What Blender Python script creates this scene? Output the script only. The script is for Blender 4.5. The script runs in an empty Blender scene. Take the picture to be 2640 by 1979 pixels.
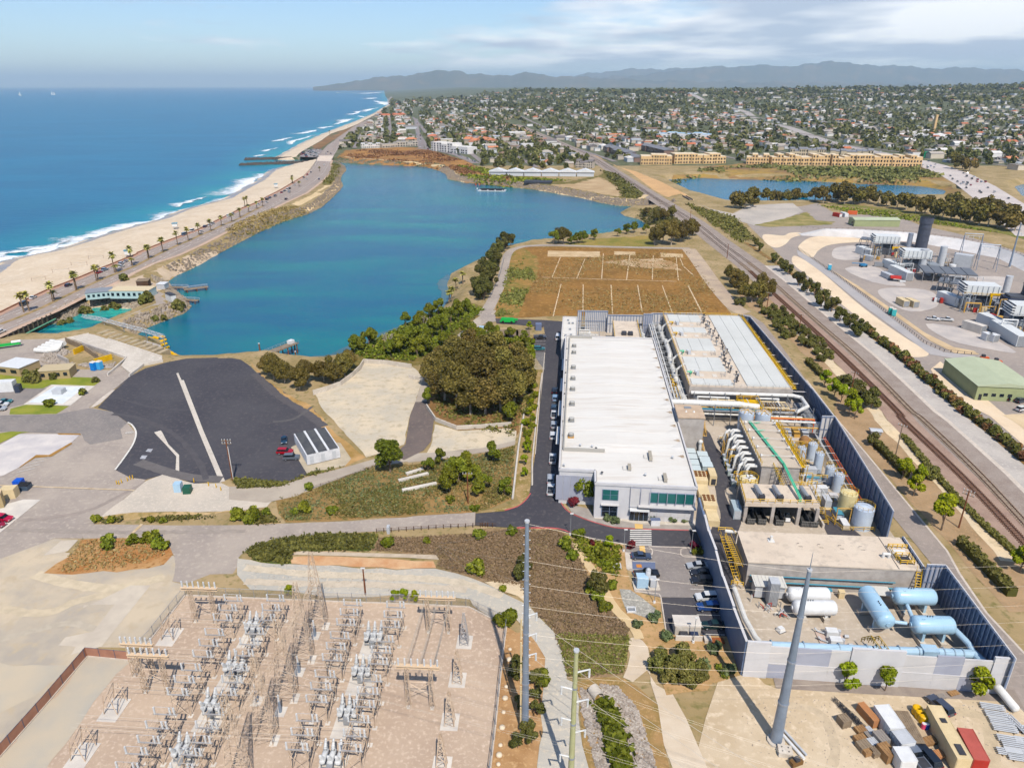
import bpy,bmesh,math,random
import numpy as np
from mathutils import Vector,Matrix
from mathutils.geometry import delaunay_2d_cdt
sc=bpy.context.scene
col=sc.collection
R=math.radians
rnd=random.Random(7)
CAMH=100.0
FPX,CX,CY,HOR=1831.0,1320.0,989.5,221.0
PITCH=math.atan((CY-HOR)/FPX)
cam=bpy.data.cameras.new('camera');camo=bpy.data.objects.new('camera',cam);col.objects.link(camo)
camo.location=(0,0,CAMH);camo.rotation_euler=(math.pi/2-PITCH,0,0)
cam.sensor_width=36.0;cam.lens=FPX/2640*36.0;cam.clip_start=1.0;cam.clip_end=200000
sc.camera=camo
SUN_EL,SUN_AZ=R(53.5),R(13)
sun=bpy.data.lights.new('sun','SUN');sun.energy=4.7;sun.angle=R(.53);sun.color=(1.0,.94,.86)
suno=bpy.data.objects.new('sun',sun);col.objects.link(suno);suno.location=(60,-200,300)
suno.rotation_euler=Vector((-math.sin(SUN_AZ)*math.cos(SUN_EL),math.cos(SUN_AZ)*math.cos(SUN_EL),-math.sin(SUN_EL))).to_track_quat('-Z','Y').to_euler()
world=bpy.data.worlds.new('World');sc.world=world;world.use_nodes=True
nt=world.node_tree;nt.nodes.clear()
def N(t,**k):
 n=nt.nodes.new(t)
 for a,b in k.items():setattr(n,a,b)
 return n
def L(a,b):nt.links.new(a,b)
tc=N('ShaderNodeTexCoord');sx=N('ShaderNodeSeparateXYZ');L(tc.outputs['Generated'],sx.inputs[0])
def M(op,a,b=None,c=None,clamp=False):
 n=N('ShaderNodeMath',operation=op,use_clamp=clamp)
 for i,v in enumerate((a,b,c)):
  if v is None:continue
  if isinstance(v,(int,float)):n.inputs[i].default_value=v
  else:L(v,n.inputs[i])
 return n.outputs[0]
zc=M('MAXIMUM',sx.outputs[2],.004)
cb=N('ShaderNodeCombineXYZ');L(sx.outputs[0],cb.inputs[0]);L(sx.outputs[1],cb.inputs[1]);L(zc,cb.inputs[2])
sky=N('ShaderNodeTexSky',sky_type='NISHITA');sky.sun_disc=False
sky.sun_elevation=SUN_EL;sky.sun_rotation=math.pi-SUN_AZ;sky.altitude=100;sky.air_density=1.0;sky.dust_density=.35;sky.ozone_density=2.5
L(cb.outputs[0],sky.inputs[0])
iz=M('DIVIDE',1.0,M('ADD',zc,.08))
u=M('MULTIPLY',sx.outputs[0],iz);v=M('MULTIPLY',sx.outputs[1],iz)
cu=N('ShaderNodeCombineXYZ');L(M('MULTIPLY',u,.6),cu.inputs[0]);L(M('MULTIPLY',v,.5),cu.inputs[1])
n1=N('ShaderNodeTexNoise');n1.inputs['Scale'].default_value=1.0;n1.inputs['Detail'].default_value=5;n1.inputs['Roughness'].default_value=.58
L(cu.outputs[0],n1.inputs['Vector'])
az=M('DIVIDE',sx.outputs[0],M('MAXIMUM',M('ABSOLUTE',sx.outputs[1]),.2))
inland=M('MULTIPLY',M('SUBTRACT',M('MULTIPLY',zc,-5.0),M('MULTIPLY',az,-1.25)),1.0)
thr=M('ADD',M('MULTIPLY',M('MINIMUM',M('MAXIMUM',inland,-.5),.3),.72),.10)
lowfade=M('MULTIPLY',M('SUBTRACT',zc,.010),45.0,clamp=True)
cl=M('MULTIPLY',M('ADD',n1.outputs[0],M('SUBTRACT',thr,.31)),5.5,clamp=True)
cl=M('MULTIPLY',cl,lowfade)
n2=N('ShaderNodeTexNoise');n2.inputs['Scale'].default_value=1.2;n2.inputs['Detail'].default_value=3;L(cu.outputs[0],n2.inputs['Vector'])
cr=N('ShaderNodeValToRGB');L(n2.outputs[0],cr.inputs[0])
cr.color_ramp.elements[0].position=.40;cr.color_ramp.elements[0].color=(11.5,11.4,11.4,1)
cr.color_ramp.elements[1].position=.58;cr.color_ramp.elements[1].color=(5.2,5.9,7.2,1)
mx=N('ShaderNodeMixRGB');L(M('MULTIPLY',cl,.86),mx.inputs[0]);
tint=N('ShaderNodeMixRGB',blend_type='MULTIPLY');tint.inputs[0].default_value=1;tint.inputs[2].default_value=(.98,1.10,1.28,1);L(sky.outputs[0],tint.inputs[1])
L(tint.outputs[0],mx.inputs[1]);L(cr.outputs[0],mx.inputs[2])
bg=N('ShaderNodeBackground');bg.inputs[1].default_value=.1;L(mx.outputs[0],bg.inputs[0])
wo=N('ShaderNodeOutputWorld');L(bg.outputs[0],wo.inputs[0])
vs=sc.view_settings;vs.view_transform='Standard';vs.look='None';vs.exposure=.13;vs.gamma=1.0;vs.use_curve_mapping=False
cy=sc.cycles;cy.max_bounces=3;cy.diffuse_bounces=1;cy.glossy_bounces=1;cy.transmission_bounces=1;cy.transparent_max_bounces=6;cy.volume_bounces=0
cy.use_denoising=True;cy.sample_clamp_indirect=6;cy.use_adaptive_sampling=True;cy.adaptive_threshold=.04;cy.caustics_reflective=False;cy.caustics_refractive=False
world.cycles.sampling_method='MANUAL';world.cycles.sample_map_resolution=512
_c,_s=math.cos(PITCH),math.sin(PITCH)
def G(x,y,z=.0):
 a=(x-CX)/FPX;b=(CY-y)/FPX
 dx,dy,dz=a,_c+b*_s,-_s+b*_c
 t=(z-CAMH)/dz
 return Vector((dx*t,dy*t,z))
def TL(ox,oy,s):return lambda x,y,z=.0:G(ox+x/s,oy+y/s,z)
D=TL(0,0,.8379)
A0=TL(0,180,3.317);A1=TL(660,180,3.317);A2=TL(1320,180,3.317);A3=TL(1980,180,3.317)
B0=TL(0,640,3.948);B1=TL(540,800,2.572);B2=TL(1240,580,2.989);B3=TL(1940,560,3.16)
C0=TL(0,980,3.317);C1=TL(0,1480,3.323);C2=TL(600,1180,3.317);C3=TL(600,1480,3.323)
E0=TL(1220,1280,3.317);E1=TL(1220,1600,4.374);E2=TL(1380,780,3.07);E3=TL(1660,780,4.364)
F0=TL(1720,1000,3.685);F1=TL(1780,1340,3.317);F2=TL(2000,1380,2.767);F3=TL(1980,980,3.317)
H0=TL(1860,700,5.5275)
def P(f,pts,z=.0):return[f(a,b,z)for a,b in pts]
def srgb(c):
 l=[((v/255)/12.92 if v/255<=.04045 else((v/255+.055)/1.055)**2.4)for v in c];g=l[0]*.25+l[1]*.65+l[2]*.1
 return tuple(max(.001,g+(v-g)*1.16)for v in l)
MAT={}
def mat(name,c1,c2=None,sc1=.15,c3=None,sc2=2.0,rough=.85,metal=.0,bump=.0,bsc=6.0,spec=.3,k=.82,obj_rand=.0,lo=.38,hi=.62,lo2=.52,hi2=.72,stretch=None):
 """photo-ish sRGB colours -> albedo; c2 in broad patches, c3 in small ones"""
 if name in MAT:return MAT[name]
 m=bpy.data.materials.new(name);m.use_nodes=True;t=m.node_tree;b=t.nodes['Principled BSDF']
 f=lambda c:tuple(min(.86,x*k)for x in srgb(c))+(1,)
 b.inputs['Base Color'].default_value=f(c1);b.inputs['Roughness'].default_value=rough;b.inputs['Metallic'].default_value=metal
 b.inputs['Specular IOR Level'].default_value=spec
 out=None
 ge=None
 def pos():
  nonlocal ge
  if ge is None:
   g=t.nodes.new('ShaderNodeNewGeometry');ge=g.outputs['Position']
   if stretch:
    mp=t.nodes.new('ShaderNodeMapping');mp.inputs['Rotation'].default_value=(0,0,stretch[0]);mp.inputs['Scale'].default_value=(stretch[1],stretch[2],1)
    t.links.new(ge,mp.inputs[0]);ge=mp.outputs[0]
  return ge
 def layer(prev,c,s,a,bb,det=4):
  n=t.nodes.new('ShaderNodeTexNoise');n.inputs['Scale'].default_value=s;n.inputs['Detail'].default_value=det;n.inputs['Roughness'].default_value=.62
  t.links.new(pos(),n.inputs['Vector'])
  r=t.nodes.new('ShaderNodeMapRange');r.inputs[1].default_value=a;r.inputs[2].default_value=bb;t.links.new(n.outputs[0],r.inputs[0])
  x=t.nodes.new('ShaderNodeMixRGB');t.links.new(r.outputs[0],x.inputs[0])
  if isinstance(prev,tuple):x.inputs[1].default_value=prev
  else:t.links.new(prev,x.inputs[1])
  x.inputs[2].default_value=f(c);return x.outputs[0]
 if c2:out=layer(f(c1),c2,sc1,lo,hi)
 if c3:out=layer(out if out else f(c1),c3,sc2,lo2,hi2,2)
 if obj_rand:
  oi=t.nodes.new('ShaderNodeObjectInfo');hs=t.nodes.new('ShaderNodeHueSaturation')
  r=t.nodes.new('ShaderNodeMapRange');r.inputs[3].default_value=1-obj_rand;r.inputs[4].default_value=1+obj_rand;t.links.new(oi.outputs['Random'],r.inputs[0]);t.links.new(r.outputs[0],hs.inputs['Value'])
  r2=t.nodes.new('ShaderNodeMapRange');r2.inputs[3].default_value=.5-obj_rand*.07;r2.inputs[4].default_value=.5+obj_rand*.07
  w=t.nodes.new('ShaderNodeMath');w.operation='FRACT';w2=t.nodes.new('ShaderNodeMath');w2.operation='MULTIPLY';w2.inputs[1].default_value=7.31;t.links.new(oi.outputs['Random'],w2.inputs[0]);t.links.new(w2.outputs[0],w.inputs[0])
  t.links.new(w.outputs[0],r2.inputs[0]);t.links.new(r2.outputs[0],hs.inputs['Hue'])
  if out is None:hs.inputs['Color'].default_value=f(c1)
  else:t.links.new(out,hs.inputs['Color'])
  out=hs.outputs[0]
 if out:t.links.new(out,b.inputs['Base Color'])
 if bump:
  n=t.nodes.new('ShaderNodeTexNoise');n.inputs['Scale'].default_value=bsc;n.inputs['Detail'].default_value=2;t.links.new(pos(),n.inputs['Vector'])
  bp=t.nodes.new('ShaderNodeBump');bp.inputs['Strength'].default_value=min(1,bump);bp.inputs['Distance'].default_value=max(.05,bump*.3);t.links.new(n.outputs[0],bp.inputs['Height']);t.links.new(bp.outputs[0],b.inputs['Normal'])
 MAT[name]=m;return m
class MB:
 def __init__(s):s.v=[];s.f=[]
 def add(s,vs,fs):
  o=len(s.v);s.v.extend(tuple(p)for p in vs);s.f.extend(tuple(i+o for i in f)for f in fs);return s
 def box(s,cx,cy,z0,lx,ly,lz,rz=.0,top=1.0):
  c,n=math.cos(rz),math.sin(rz);vs=[]
  for z,k in((z0,1.0),(z0+lz,top)):
   for a,b in((-.5,-.5),(.5,-.5),(.5,.5),(-.5,.5)):
    x,y=a*lx*k,b*ly*k;vs.append((cx+x*c-y*n,cy+x*n+y*c,z))
  return s.add(vs,[(0,3,2,1),(4,5,6,7),(0,1,5,4),(1,2,6,5),(2,3,7,6),(3,0,4,7)])
 def prism(s,poly,z0,z1):
  n=len(poly)
  if sum(poly[i][0]*poly[(i+1)%n][1]-poly[(i+1)%n][0]*poly[i][1]for i in range(n))<0:poly=list(reversed(poly))
  vs=[(p[0],p[1],z0)for p in poly]+[(p[0],p[1],z1)for p in poly]
  return s.add(vs,[tuple(range(n-1,-1,-1)),tuple(range(n,2*n))]+[(i,(i+1)%n,n+(i+1)%n,n+i)for i in range(n)])
 def cyl(s,p0,p1,r0,r1=None,n=8,cap=True):
  r1=r0 if r1 is None else r1;p0,p1=Vector(p0),Vector(p1);d=(p1-p0)
  if d.length<1e-6:return s
  q=d.to_track_quat('Z','Y');vs=[]
  for p,r in((p0,r0),(p1,r1)):
   for i in range(n):
    a=2*math.pi*i/n;vs.append(p+q@Vector((r*math.cos(a),r*math.sin(a),0)))
  fs=[(i,(i+1)%n,n+(i+1)%n,n+i)for i in range(n)]
  if cap:fs+=[tuple(range(n-1,-1,-1)),tuple(range(n,2*n))]
  return s.add(vs,fs)
 def bar(s,p0,p1,w=.1):return s.cyl(p0,p1,w/2,None,4)
 def tube(s,pts,r,n=8):
  for a,b in zip(pts,pts[1:]):s.cyl(a,b,r,None,n)
  for p in pts[1:-1]:s.ball(p,r*1.02,n,max(3,n//2))
  return s
 def ball(s,c,r,n=10,m=6,sz=1.0,z0=-1.0):
  c=Vector(c);vs=[];fs=[]
  for j in range(m+1):
   t=math.pi*j/m;z=max(math.cos(t),z0)
   for i in range(n):
    a=2*math.pi*i/n;vs.append((c.x+r*math.sin(t)*math.cos(a),c.y+r*math.sin(t)*math.sin(a),c.z+r*sz*z))
  for j in range(m):
   for i in range(n):
    fs.append((j*n+i,(j+1)*n+i,(j+1)*n+(i+1)%n,j*n+(i+1)%n))
  return s.add(vs,fs)
 def capsule(s,p0,p1,r,n=16,dome=.55,m=5):
  """vessel with dished ends"""
  p0,p1=Vector(p0),Vector(p1);d=(p1-p0).normalized();q=d.to_track_quat('Z','Y');rings=[]
  for j in range(m+1):
   t=math.pi/2*j/m;rings.append((p0-d*r*dome*math.cos(t),r*math.sin(t)))
  for j in range(m+1):
   t=math.pi/2*j/m;rings.append((p1+d*r*dome*math.sin(t),r*math.cos(t)))
  vs=[];fs=[]
  for p,rr in rings:
   for i in range(n):
    a=2*math.pi*i/n;vs.append(p+q@Vector((max(rr,.001)*math.cos(a),max(rr,.001)*math.sin(a),0)))
  for j in range(len(rings)-1):
   for i in range(n):fs.append((j*n+i,j*n+(i+1)%n,(j+1)*n+(i+1)%n,(j+1)*n+i))
  return s.add(vs,fs)
 def quad(s,a,b,c,d):return s.add([a,b,c,d],[(0,1,2,3)])
 def gable(s,lx,ly,z0,h,over=.4,t=.18):
  """gable roof, ridge along x, with thickness"""
  x,y=lx/2+over,ly/2+over
  vs=[(-x,-y,z0),(x,-y,z0),(x,y,z0),(-x,y,z0),(-x,0,z0+h),(x,0,z0+h),(-x,-y,z0-t),(x,-y,z0-t),(x,y,z0-t),(-x,y,z0-t)]
  return s.add(vs,[(0,1,5,4),(2,3,4,5),(0,4,3),(1,2,5),(0,6,7,1),(1,7,8,2),(2,8,9,3),(3,9,6,0),(6,9,8,7)])
 def hip(s,lx,ly,z0,h,over=.5,t=.18):
  x,y=lx/2+over,ly/2+over;r=max(.3,x-y)
  vs=[(-x,-y,z0),(x,-y,z0),(x,y,z0),(-x,y,z0),(-r,0,z0+h),(r,0,z0+h),(-x,-y,z0-t),(x,-y,z0-t),(x,y,z0-t),(-x,y,z0-t)]
  return s.add(vs,[(0,1,5,4),(2,3,4,5),(0,4,3),(1,2,5),(0,6,7,1),(1,7,8,2),(2,8,9,3),(3,9,6,0),(6,9,8,7)])
 def mesh(s,name,m=None,smooth=False):
  me=bpy.data.meshes.new(name);me.from_pydata(s.v,[],s.f);me.update()
  if m:me.materials.append(m)
  if smooth:me.shade_smooth()
  return me
 def build(s,name,m,parent=None,smooth=False):
  o=bpy.data.objects.new(name,s.mesh(name,m,smooth));col.objects.link(o)
  if parent:o.parent=parent
  return o
def smooth_angle(o,deg=40):
 me=o.data;me.shade_smooth();me.set_sharp_from_angle(angle=R(deg));return o
LABELS={}
def tag(o,label=None,cat=None,group=None,kind=None):
 if label:o['label']=label
 if cat:o['category']=cat
 if group:o['group']=group
 if kind:o['kind']=kind
 if cat:
  LABELS.setdefault(label,[]).append((o.name,group))
 return o
def thing(name,label,cat,loc=(0,0,0),rz=.0,group=None):
 o=bpy.data.objects.new(name,None);col.objects.link(o);o.empty_display_size=.5
 o.location=loc;o.rotation_euler=(0,0,rz);return tag(o,label,cat,group)
def copy_tree(o,loc=None,rz=None,label=None,group=None,parent=None,scale=None):
 c=o.copy();col.objects.link(c);c.parent=parent
 if loc is not None:c.location=loc
 if rz is not None:c.rotation_euler=(0,0,rz)
 if scale is not None:c.scale=scale if hasattr(scale,'__len__')else(scale,)*3
 if label:c['label']=label
 if group:c['group']=group
 if parent is None:LABELS.setdefault(c['label'],[]).append((c.name,c.get('group')))
 for ch in o.children:copy_tree(ch,parent=c)
 return c
def struct(o):o['kind']='structure';return o
def stuff(o,label,cat):return tag(o,label,cat,kind='stuff')
def xy(pts):return[(p[0],p[1])for p in pts]
def catmull(pts,n=6,closed=True):
 out=[];m=len(pts)
 rng=range(m)if closed else range(m-1)
 for i in rng:
  g=(lambda k:pts[k%m])if closed else(lambda k:pts[min(max(k,0),m-1)])
  p0,p1,p2,p3=(Vector(g(i-1)[:2]),Vector(g(i)[:2]),Vector(g(i+1)[:2]),Vector(g(i+2)[:2]))
  for j in range(n):
   t=j/n;out.append(tuple(.5*((2*p1)+(-p0+p2)*t+(2*p0-5*p1+4*p2-p3)*t*t+(-p0+3*p1-3*p2+p3)*t**3)))
 if not closed:out.append(tuple(pts[-1][:2]))
 return out
def in_poly(poly,X,Y):
 X=np.asarray(X);Y=np.asarray(Y);r=np.zeros(X.shape,bool);n=len(poly)
 for i in range(n):
  x0,y0=poly[i][:2];x1,y1=poly[(i+1)%n][:2]
  if y0==y1:continue
  c=((y0>Y)!=(y1>Y))&(X<(x1-x0)*(Y-y0)/(y1-y0)+x0);r^=c
 return r
def dist_line(line,X,Y,closed=False):
 d=np.full(np.shape(X),1e18);n=len(line)
 for i in range(n if closed else n-1):
  x0,y0=line[i][:2];x1,y1=line[(i+1)%n][:2];ex,ey=x1-x0,y1-y0;l2=ex*ex+ey*ey+1e-9
  t=np.clip(((X-x0)*ex+(Y-y0)*ey)/l2,0,1);d=np.minimum(d,(X-x0-t*ex)**2+(Y-y0-t*ey)**2)
 return np.sqrt(d)
def sstep(a,b,x):t=np.clip((x-a)/(b-a),0,1);return t*t*(3-2*t)
def ragged(poly,amt,step,seed=1):
 r=random.Random(seed);out=[];n=len(poly)
 for i in range(n):
  a,b=Vector(poly[i][:2]),Vector(poly[(i+1)%n][:2]);k=max(1,int((b-a).length/step));nrm=Vector((-(b-a).y,(b-a).x));nrm=nrm.normalized()if nrm.length>0 else nrm
  for j in range(k):p=a.lerp(b,j/k)+nrm*r.uniform(-amt,amt)*(1 if j else .3);out.append((p.x,p.y))
 return out
def strip(line,w,w2=None):
 """polygon of width w round a polyline"""
 l=[Vector(p[:2])for p in line];a=[];b=[]
 for i,p in enumerate(l):
  d=(l[min(i+1,len(l)-1)]-l[max(i-1,0)]).normalized();n=Vector((-d.y,d.x));ww=w if w2 is None else w+(w2-w)*i/(len(l)-1)
  a.append(tuple(p+n*ww/2));b.append(tuple(p-n*ww/2))
 return a+b[::-1]
def along(line,step,off=.0,jit=.0,start=.0):
 """points and headings at even steps along a polyline"""
 l=[Vector(p[:2])for p in line];out=[];s=start
 for a,b in zip(l,l[1:]):
  d=b-a;n=d.length;d=d/n if n else d;q=Vector((-d.y,d.x))
  while s<=n:out.append((a+d*(s+rnd.uniform(-jit,jit))+q*off,math.atan2(d.y,d.x)));s+=step
  s-=n
 return out
# the lie of the land
WZ=-5.0
COAST=[Vector((-560,160,0))]+P(D,[(-60,612)],WZ)+P(A0,[(0,1648),(180,1600),(400,1560),(640,1490),(800,1435),(1070,1355),(1340,1285),(1550,1200),(1900,1110),(2060,1020),(2189,955)],WZ)+P(A1,[(100,870),(200,835),(300,815)],WZ)
COASTN=P(A1,[(150,757),(270,690),(400,620),(560,550),(700,495),(860,435),(1000,375),(1080,325),(1130,300),(1122,250),(1100,215),(1098,190),(1080,172)],WZ)
CHANNEL=xy(P(A1,[(150,812),(300,812),(430,799),(520,788),(680,795),(690,780),(660,770),(500,770),(150,768)],WZ))
SEA=xy(COAST+COASTN+[Vector((-9000,60000,0)),Vector((-90000,60000,0)),Vector((-90000,-3000,0)),Vector((-560,-3000,0))])
LAG=xy(P(B0,[(1390,880),(1520,800),(1700,730),(1880,660),(1945,600),(1900,520),(1790,440),(1735,380),(1710,340),(1800,275),(1960,205),(2120,110),(2211,62)],WZ)+P(A1,[(100,1350),(260,1283),(440,1235),(560,1175),(640,1105),(720,1025),(742,990),(722,940),(732,900),(772,858),(760,825),(690,792),(900,805),(1200,818),(1450,828),(1560,858),(1630,895),(1640,935),(1800,965),(2000,985),(2189,1005)],WZ)+P(A2,[(200,1025),(420,1065),(600,1095),(750,1135),(900,1162),(1050,1168),(1180,1165),(1300,1150),(1320,1170),(1200,1188),(1080,1190),(980,1188),(925,1220),(960,1247),(1080,1275),(1140,1312),(1160,1350),(1050,1385),(900,1405),(700,1435),(500,1455)],WZ)+P(B2,[(550,130),(330,150),(230,178),(120,200),(40,240)],WZ)+P(D,[(1040,560),(1005,575),(975,590),(965,615),(975,640),(955,668),(900,695),(840,722),(790,750),(740,770),(700,778),(640,772),(600,762),(540,768),(480,773),(420,775),(385,772),(352,755),(352,735)],WZ))
POND=xy(P(B0,[(-60,1000),(300,858),(520,775),(700,725),(850,645),(940,605),(1100,592),(1300,612),(1390,625),(1360,655),(1180,735),(1050,785),(850,880),(620,918),(450,905),(200,930)],WZ))
INNER=xy(P(A2,[(1330,940),(1600,922),(1800,934),(2189,942)],WZ)+P(A3,[(400,952),(800,977),(1300,992),(1540,1032),(1500,1085),(1000,1095),(400,1135),(0,1142)],WZ)+P(A2,[(1900,1142),(1700,1085),(1560,1052),(1480,1010)],WZ))
BASIN=xy(P(A3,[(2105,1000),(2189,975),(2400,980),(2450,1150),(2200,1110)],WZ))
def rise(X,Y):
 cx=-230-.16*Y
 z=62*sstep(1250,4800,Y)*sstep(100,1500,X-cx)+26*sstep(.25,.7,X/np.maximum(Y,1))*sstep(1500,3600,Y)
 return z+sstep(1100,2200,Y)*sstep(50,600,X-cx)*(9*np.sin(X/310+1.3)*np.cos(Y/420)+5*np.sin(X/130+Y/190))
def height(X,Y):
 X=np.asarray(X,float);Y=np.asarray(Y,float);base=rise(X,Y);f=np.ones(X.shape);wet=np.zeros(X.shape,bool)
 for poly,w in((SEA,38.),(LAG,9.),(POND,7.),(INNER,14.),(CHANNEL,7.),(BASIN,10.)):
  i=in_poly(poly,X,Y);d=dist_line(poly,X,Y,True);f=np.where(i,-np.minimum(d/25.,.8),np.minimum(f,np.minimum(d/w,1.)));wet|=i
 f=np.where(wet,np.minimum(f,0)-.05,f)
 return np.where(f>0,WZ+(base-WZ)*f,WZ+f*5)
def hz(x,y):return float(height(np.array([x]),np.array([y]))[0])
def fan(rows,cols,zf=None):
 Y,A=np.meshgrid(np.array(rows),np.array(cols),indexing='ij');X=np.clip(A*(Y+30),-90000,90000)
 return X,Y
def grid_mesh(name,X,Y,Z,keep=None,mats=(),mi=None):
 n,m=X.shape;v=np.stack([X,Y,Z],-1).reshape(-1,3);i=np.arange(n*m).reshape(n,m)
 q=np.stack([i[:-1,:-1],i[:-1,1:],i[1:,1:],i[1:,:-1]],-1).reshape(-1,4)
 if keep is not None:q=q[keep.reshape(-1)]
 me=bpy.data.meshes.new(name);me.vertices.add(len(v));me.vertices.foreach_set('co',v.ravel());me.loops.add(q.size);me.loops.foreach_set('vertex_index',q.ravel());me.polygons.add(len(q));me.polygons.foreach_set('loop_start',np.arange(0,q.size,4))
 for x in mats:me.materials.append(x)
 if mi is not None:me.polygons.foreach_set('material_index',(mi.reshape(-1)if keep is None else mi.reshape(-1)[keep.reshape(-1)]).astype(np.int32))
 me.update(calc_edges=True);me.validate();me.shade_smooth()
 o=bpy.data.objects.new(name,me);col.objects.link(o);return o
rows=np.concatenate([np.linspace(10,58,10),np.geomspace(62,1400,420),np.geomspace(1420,60000,90)]);cols=np.concatenate([np.linspace(-3.5,-.98,14),np.linspace(-.95,.95,460),np.linspace(.98,3.5,14)])
GX,GY=fan(rows,cols);GZ=height(GX,GY)
SOIL=mat('dry_soil',(178,156,122),(150,132,94),.06,(120,114,72),.5,rough=.95,bump=.3,bsc=3)
TOWNSOIL=mat('town_soil',(104,106,78),(78,86,58),.03,(140,132,116),.1,rough=.95)
mi=((GY[:-1,:-1]>1000+.0*GX[:-1,:-1])&(GX[:-1,:-1]>-230-.16*GY[:-1,:-1])).astype(int)
struct(grid_mesh('ground',GX,GY,GZ,mats=(SOIL,TOWNSOIL),mi=mi))
PN=0
def patch(name,pts,m,lvl=1,rag=.0,step=3.0,drape=.0,smooth=0,seed=1,kind='structure',off=.03,z=None):
 poly=xy(pts)
 if smooth:poly=catmull(poly,smooth)
 if rag:poly=ragged(poly,rag,step,seed)
 vs=[Vector(p)for p in poly];n=len(vs)
 if drape:
  poly2=ragged(poly,0,drape);vs=[Vector(p)for p in poly2];n=len(vs)
  a=np.array(poly2);x0,y0=a.min(0);x1,y1=a.max(0)
  gx,gy=np.meshgrid(np.arange(x0,x1,drape),np.arange(y0,y1,drape));gx=gx.ravel();gy=gy.ravel()
  k=in_poly(poly2,gx,gy)&(dist_line(poly2,gx,gy,True)>drape*.4)
  vs+=[Vector((p,q))for p,q in zip(gx[k],gy[k])]
 r=delaunay_2d_cdt(vs,[(i,(i+1)%n)for i in range(n)],[],1,1e-4)
 o3=r[0];zz=height([p.x for p in o3],[p.y for p in o3])if drape else np.zeros(len(o3))+(z or .0)
 global PN;PN+=1
 me=bpy.data.meshes.new(name);me.from_pydata([(p.x,p.y,h+off*lvl+PN*.0002)for p,h in zip(o3,zz)],[],[tuple(f)for f in r[2]]);me.materials.append(m)
 bm=bmesh.new();bm.from_mesh(me);bmesh.ops.recalc_face_normals(bm,faces=bm.faces)
 if bm.faces and sum(f.normal.z for f in bm.faces)<0:bmesh.ops.reverse_faces(bm,faces=bm.faces)
 bm.to_mesh(me);bm.free()
 o=bpy.data.objects.new(name,me);col.objects.link(o);o['kind']=kind;return o
def water(name,deep,shallow,attr=False,wave=.35,wsc=.25,rough=.12,patchc=None,psc=.004):
 m=bpy.data.materials.new(name);m.use_nodes=True;t=m.node_tree;b=t.nodes['Principled BSDF']
 f=lambda c:tuple(x*.82 for x in srgb(c))+(1,)
 b.inputs['Roughness'].default_value=rough;b.inputs['IOR'].default_value=1.33;b.inputs['Specular IOR Level'].default_value=.24
 g=t.nodes.new('ShaderNodeNewGeometry');x=t.nodes.new('ShaderNodeMixRGB');x.inputs[1].default_value=f(shallow);x.inputs[2].default_value=f(deep)
 if attr:
  at=t.nodes.new('ShaderNodeAttribute');at.attribute_name='depth'
  nn=t.nodes.new('ShaderNodeTexNoise');nn.inputs['Scale'].default_value=.012;nn.inputs['Detail'].default_value=4;t.links.new(g.outputs[0],nn.inputs['Vector'])
  ad=t.nodes.new('ShaderNodeMath');ad.operation='MULTIPLY_ADD';ad.inputs[1].default_value=.5;t.links.new(nn.outputs[0],ad.inputs[0]);t.links.new(at.outputs['Fac'],ad.inputs[2])
  sb=t.nodes.new('ShaderNodeMath');sb.operation='SUBTRACT';sb.inputs[1].default_value=.25;sb.use_clamp=True;t.links.new(ad.outputs[0],sb.inputs[0]);t.links.new(sb.outputs[0],x.inputs[0])
 else:x.inputs[0].default_value=1
 out=x.outputs[0]
 mp=t.nodes.new('ShaderNodeMapping');mp.inputs['Rotation'].default_value=(0,0,R(-25));mp.inputs['Scale'].default_value=(1,3.2,1);t.links.new(g.outputs[0],mp.inputs[0])
 if patchc:
  n=t.nodes.new('ShaderNodeTexNoise');n.inputs['Scale'].default_value=psc;n.inputs['Detail'].default_value=7;n.inputs['Roughness'].default_value=.6;t.links.new(mp.outputs[0],n.inputs['Vector'])
  r=t.nodes.new('ShaderNodeMapRange');r.inputs[1].default_value=.42;r.inputs[2].default_value=.66;t.links.new(n.outputs[0],r.inputs[0])
  y=t.nodes.new('ShaderNodeMixRGB');t.links.new(r.outputs[0],y.inputs[0]);t.links.new(out,y.inputs[1]);y.inputs[2].default_value=f(patchc);out=y.outputs[0]
 t.links.new(out,b.inputs['Base Color'])
 n=t.nodes.new('ShaderNodeTexNoise');n.inputs['Scale'].default_value=wsc;n.inputs['Detail'].default_value=6;n.inputs['Roughness'].default_value=.65;t.links.new(mp.outputs[0],n.inputs['Vector'])
 bp=t.nodes.new('ShaderNodeBump');bp.inputs['Strength'].default_value=wave;bp.inputs['Distance'].default_value=.8;t.links.new(n.outputs[0],bp.inputs['Height']);t.links.new(bp.outputs[0],b.inputs['Normal'])
 return m
SEAM=water('sea_water',(0,98,132),(34,150,154),True,.7,.06,.30,(0,114,146),.0035)
LAGM=water('lagoon_water',(0,94,122),(30,120,130),False,.28,.35,.12,(6,120,122),.008)
rows2=np.concatenate([np.geomspace(120,2500,200),np.geomspace(2550,60000,60)]);cols2=np.linspace(-2.2,.05,200)
SX,SY=fan(rows2,cols2);ins=in_poly(SEA,SX,SY);ds=dist_line(xy(COAST+COASTN),SX,SY);sgn=np.where(ins,ds,-ds)
keep=np.maximum.reduce([sgn[:-1,:-1],sgn[1:,:-1],sgn[:-1,1:],sgn[1:,1:]])>-25
so=struct(grid_mesh('sea',SX,SY,np.full(SX.shape,WZ),keep=keep,mats=(SEAM,)))
at=so.data.attributes.new('depth','FLOAT','POINT');at.data.foreach_set('value',np.clip((sgn.ravel()-5)/95,0,1)**.7)
chan=patch('channel_water',[Vector(p)for p in CHANNEL],LAGM,0,z=WZ+.02)
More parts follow.
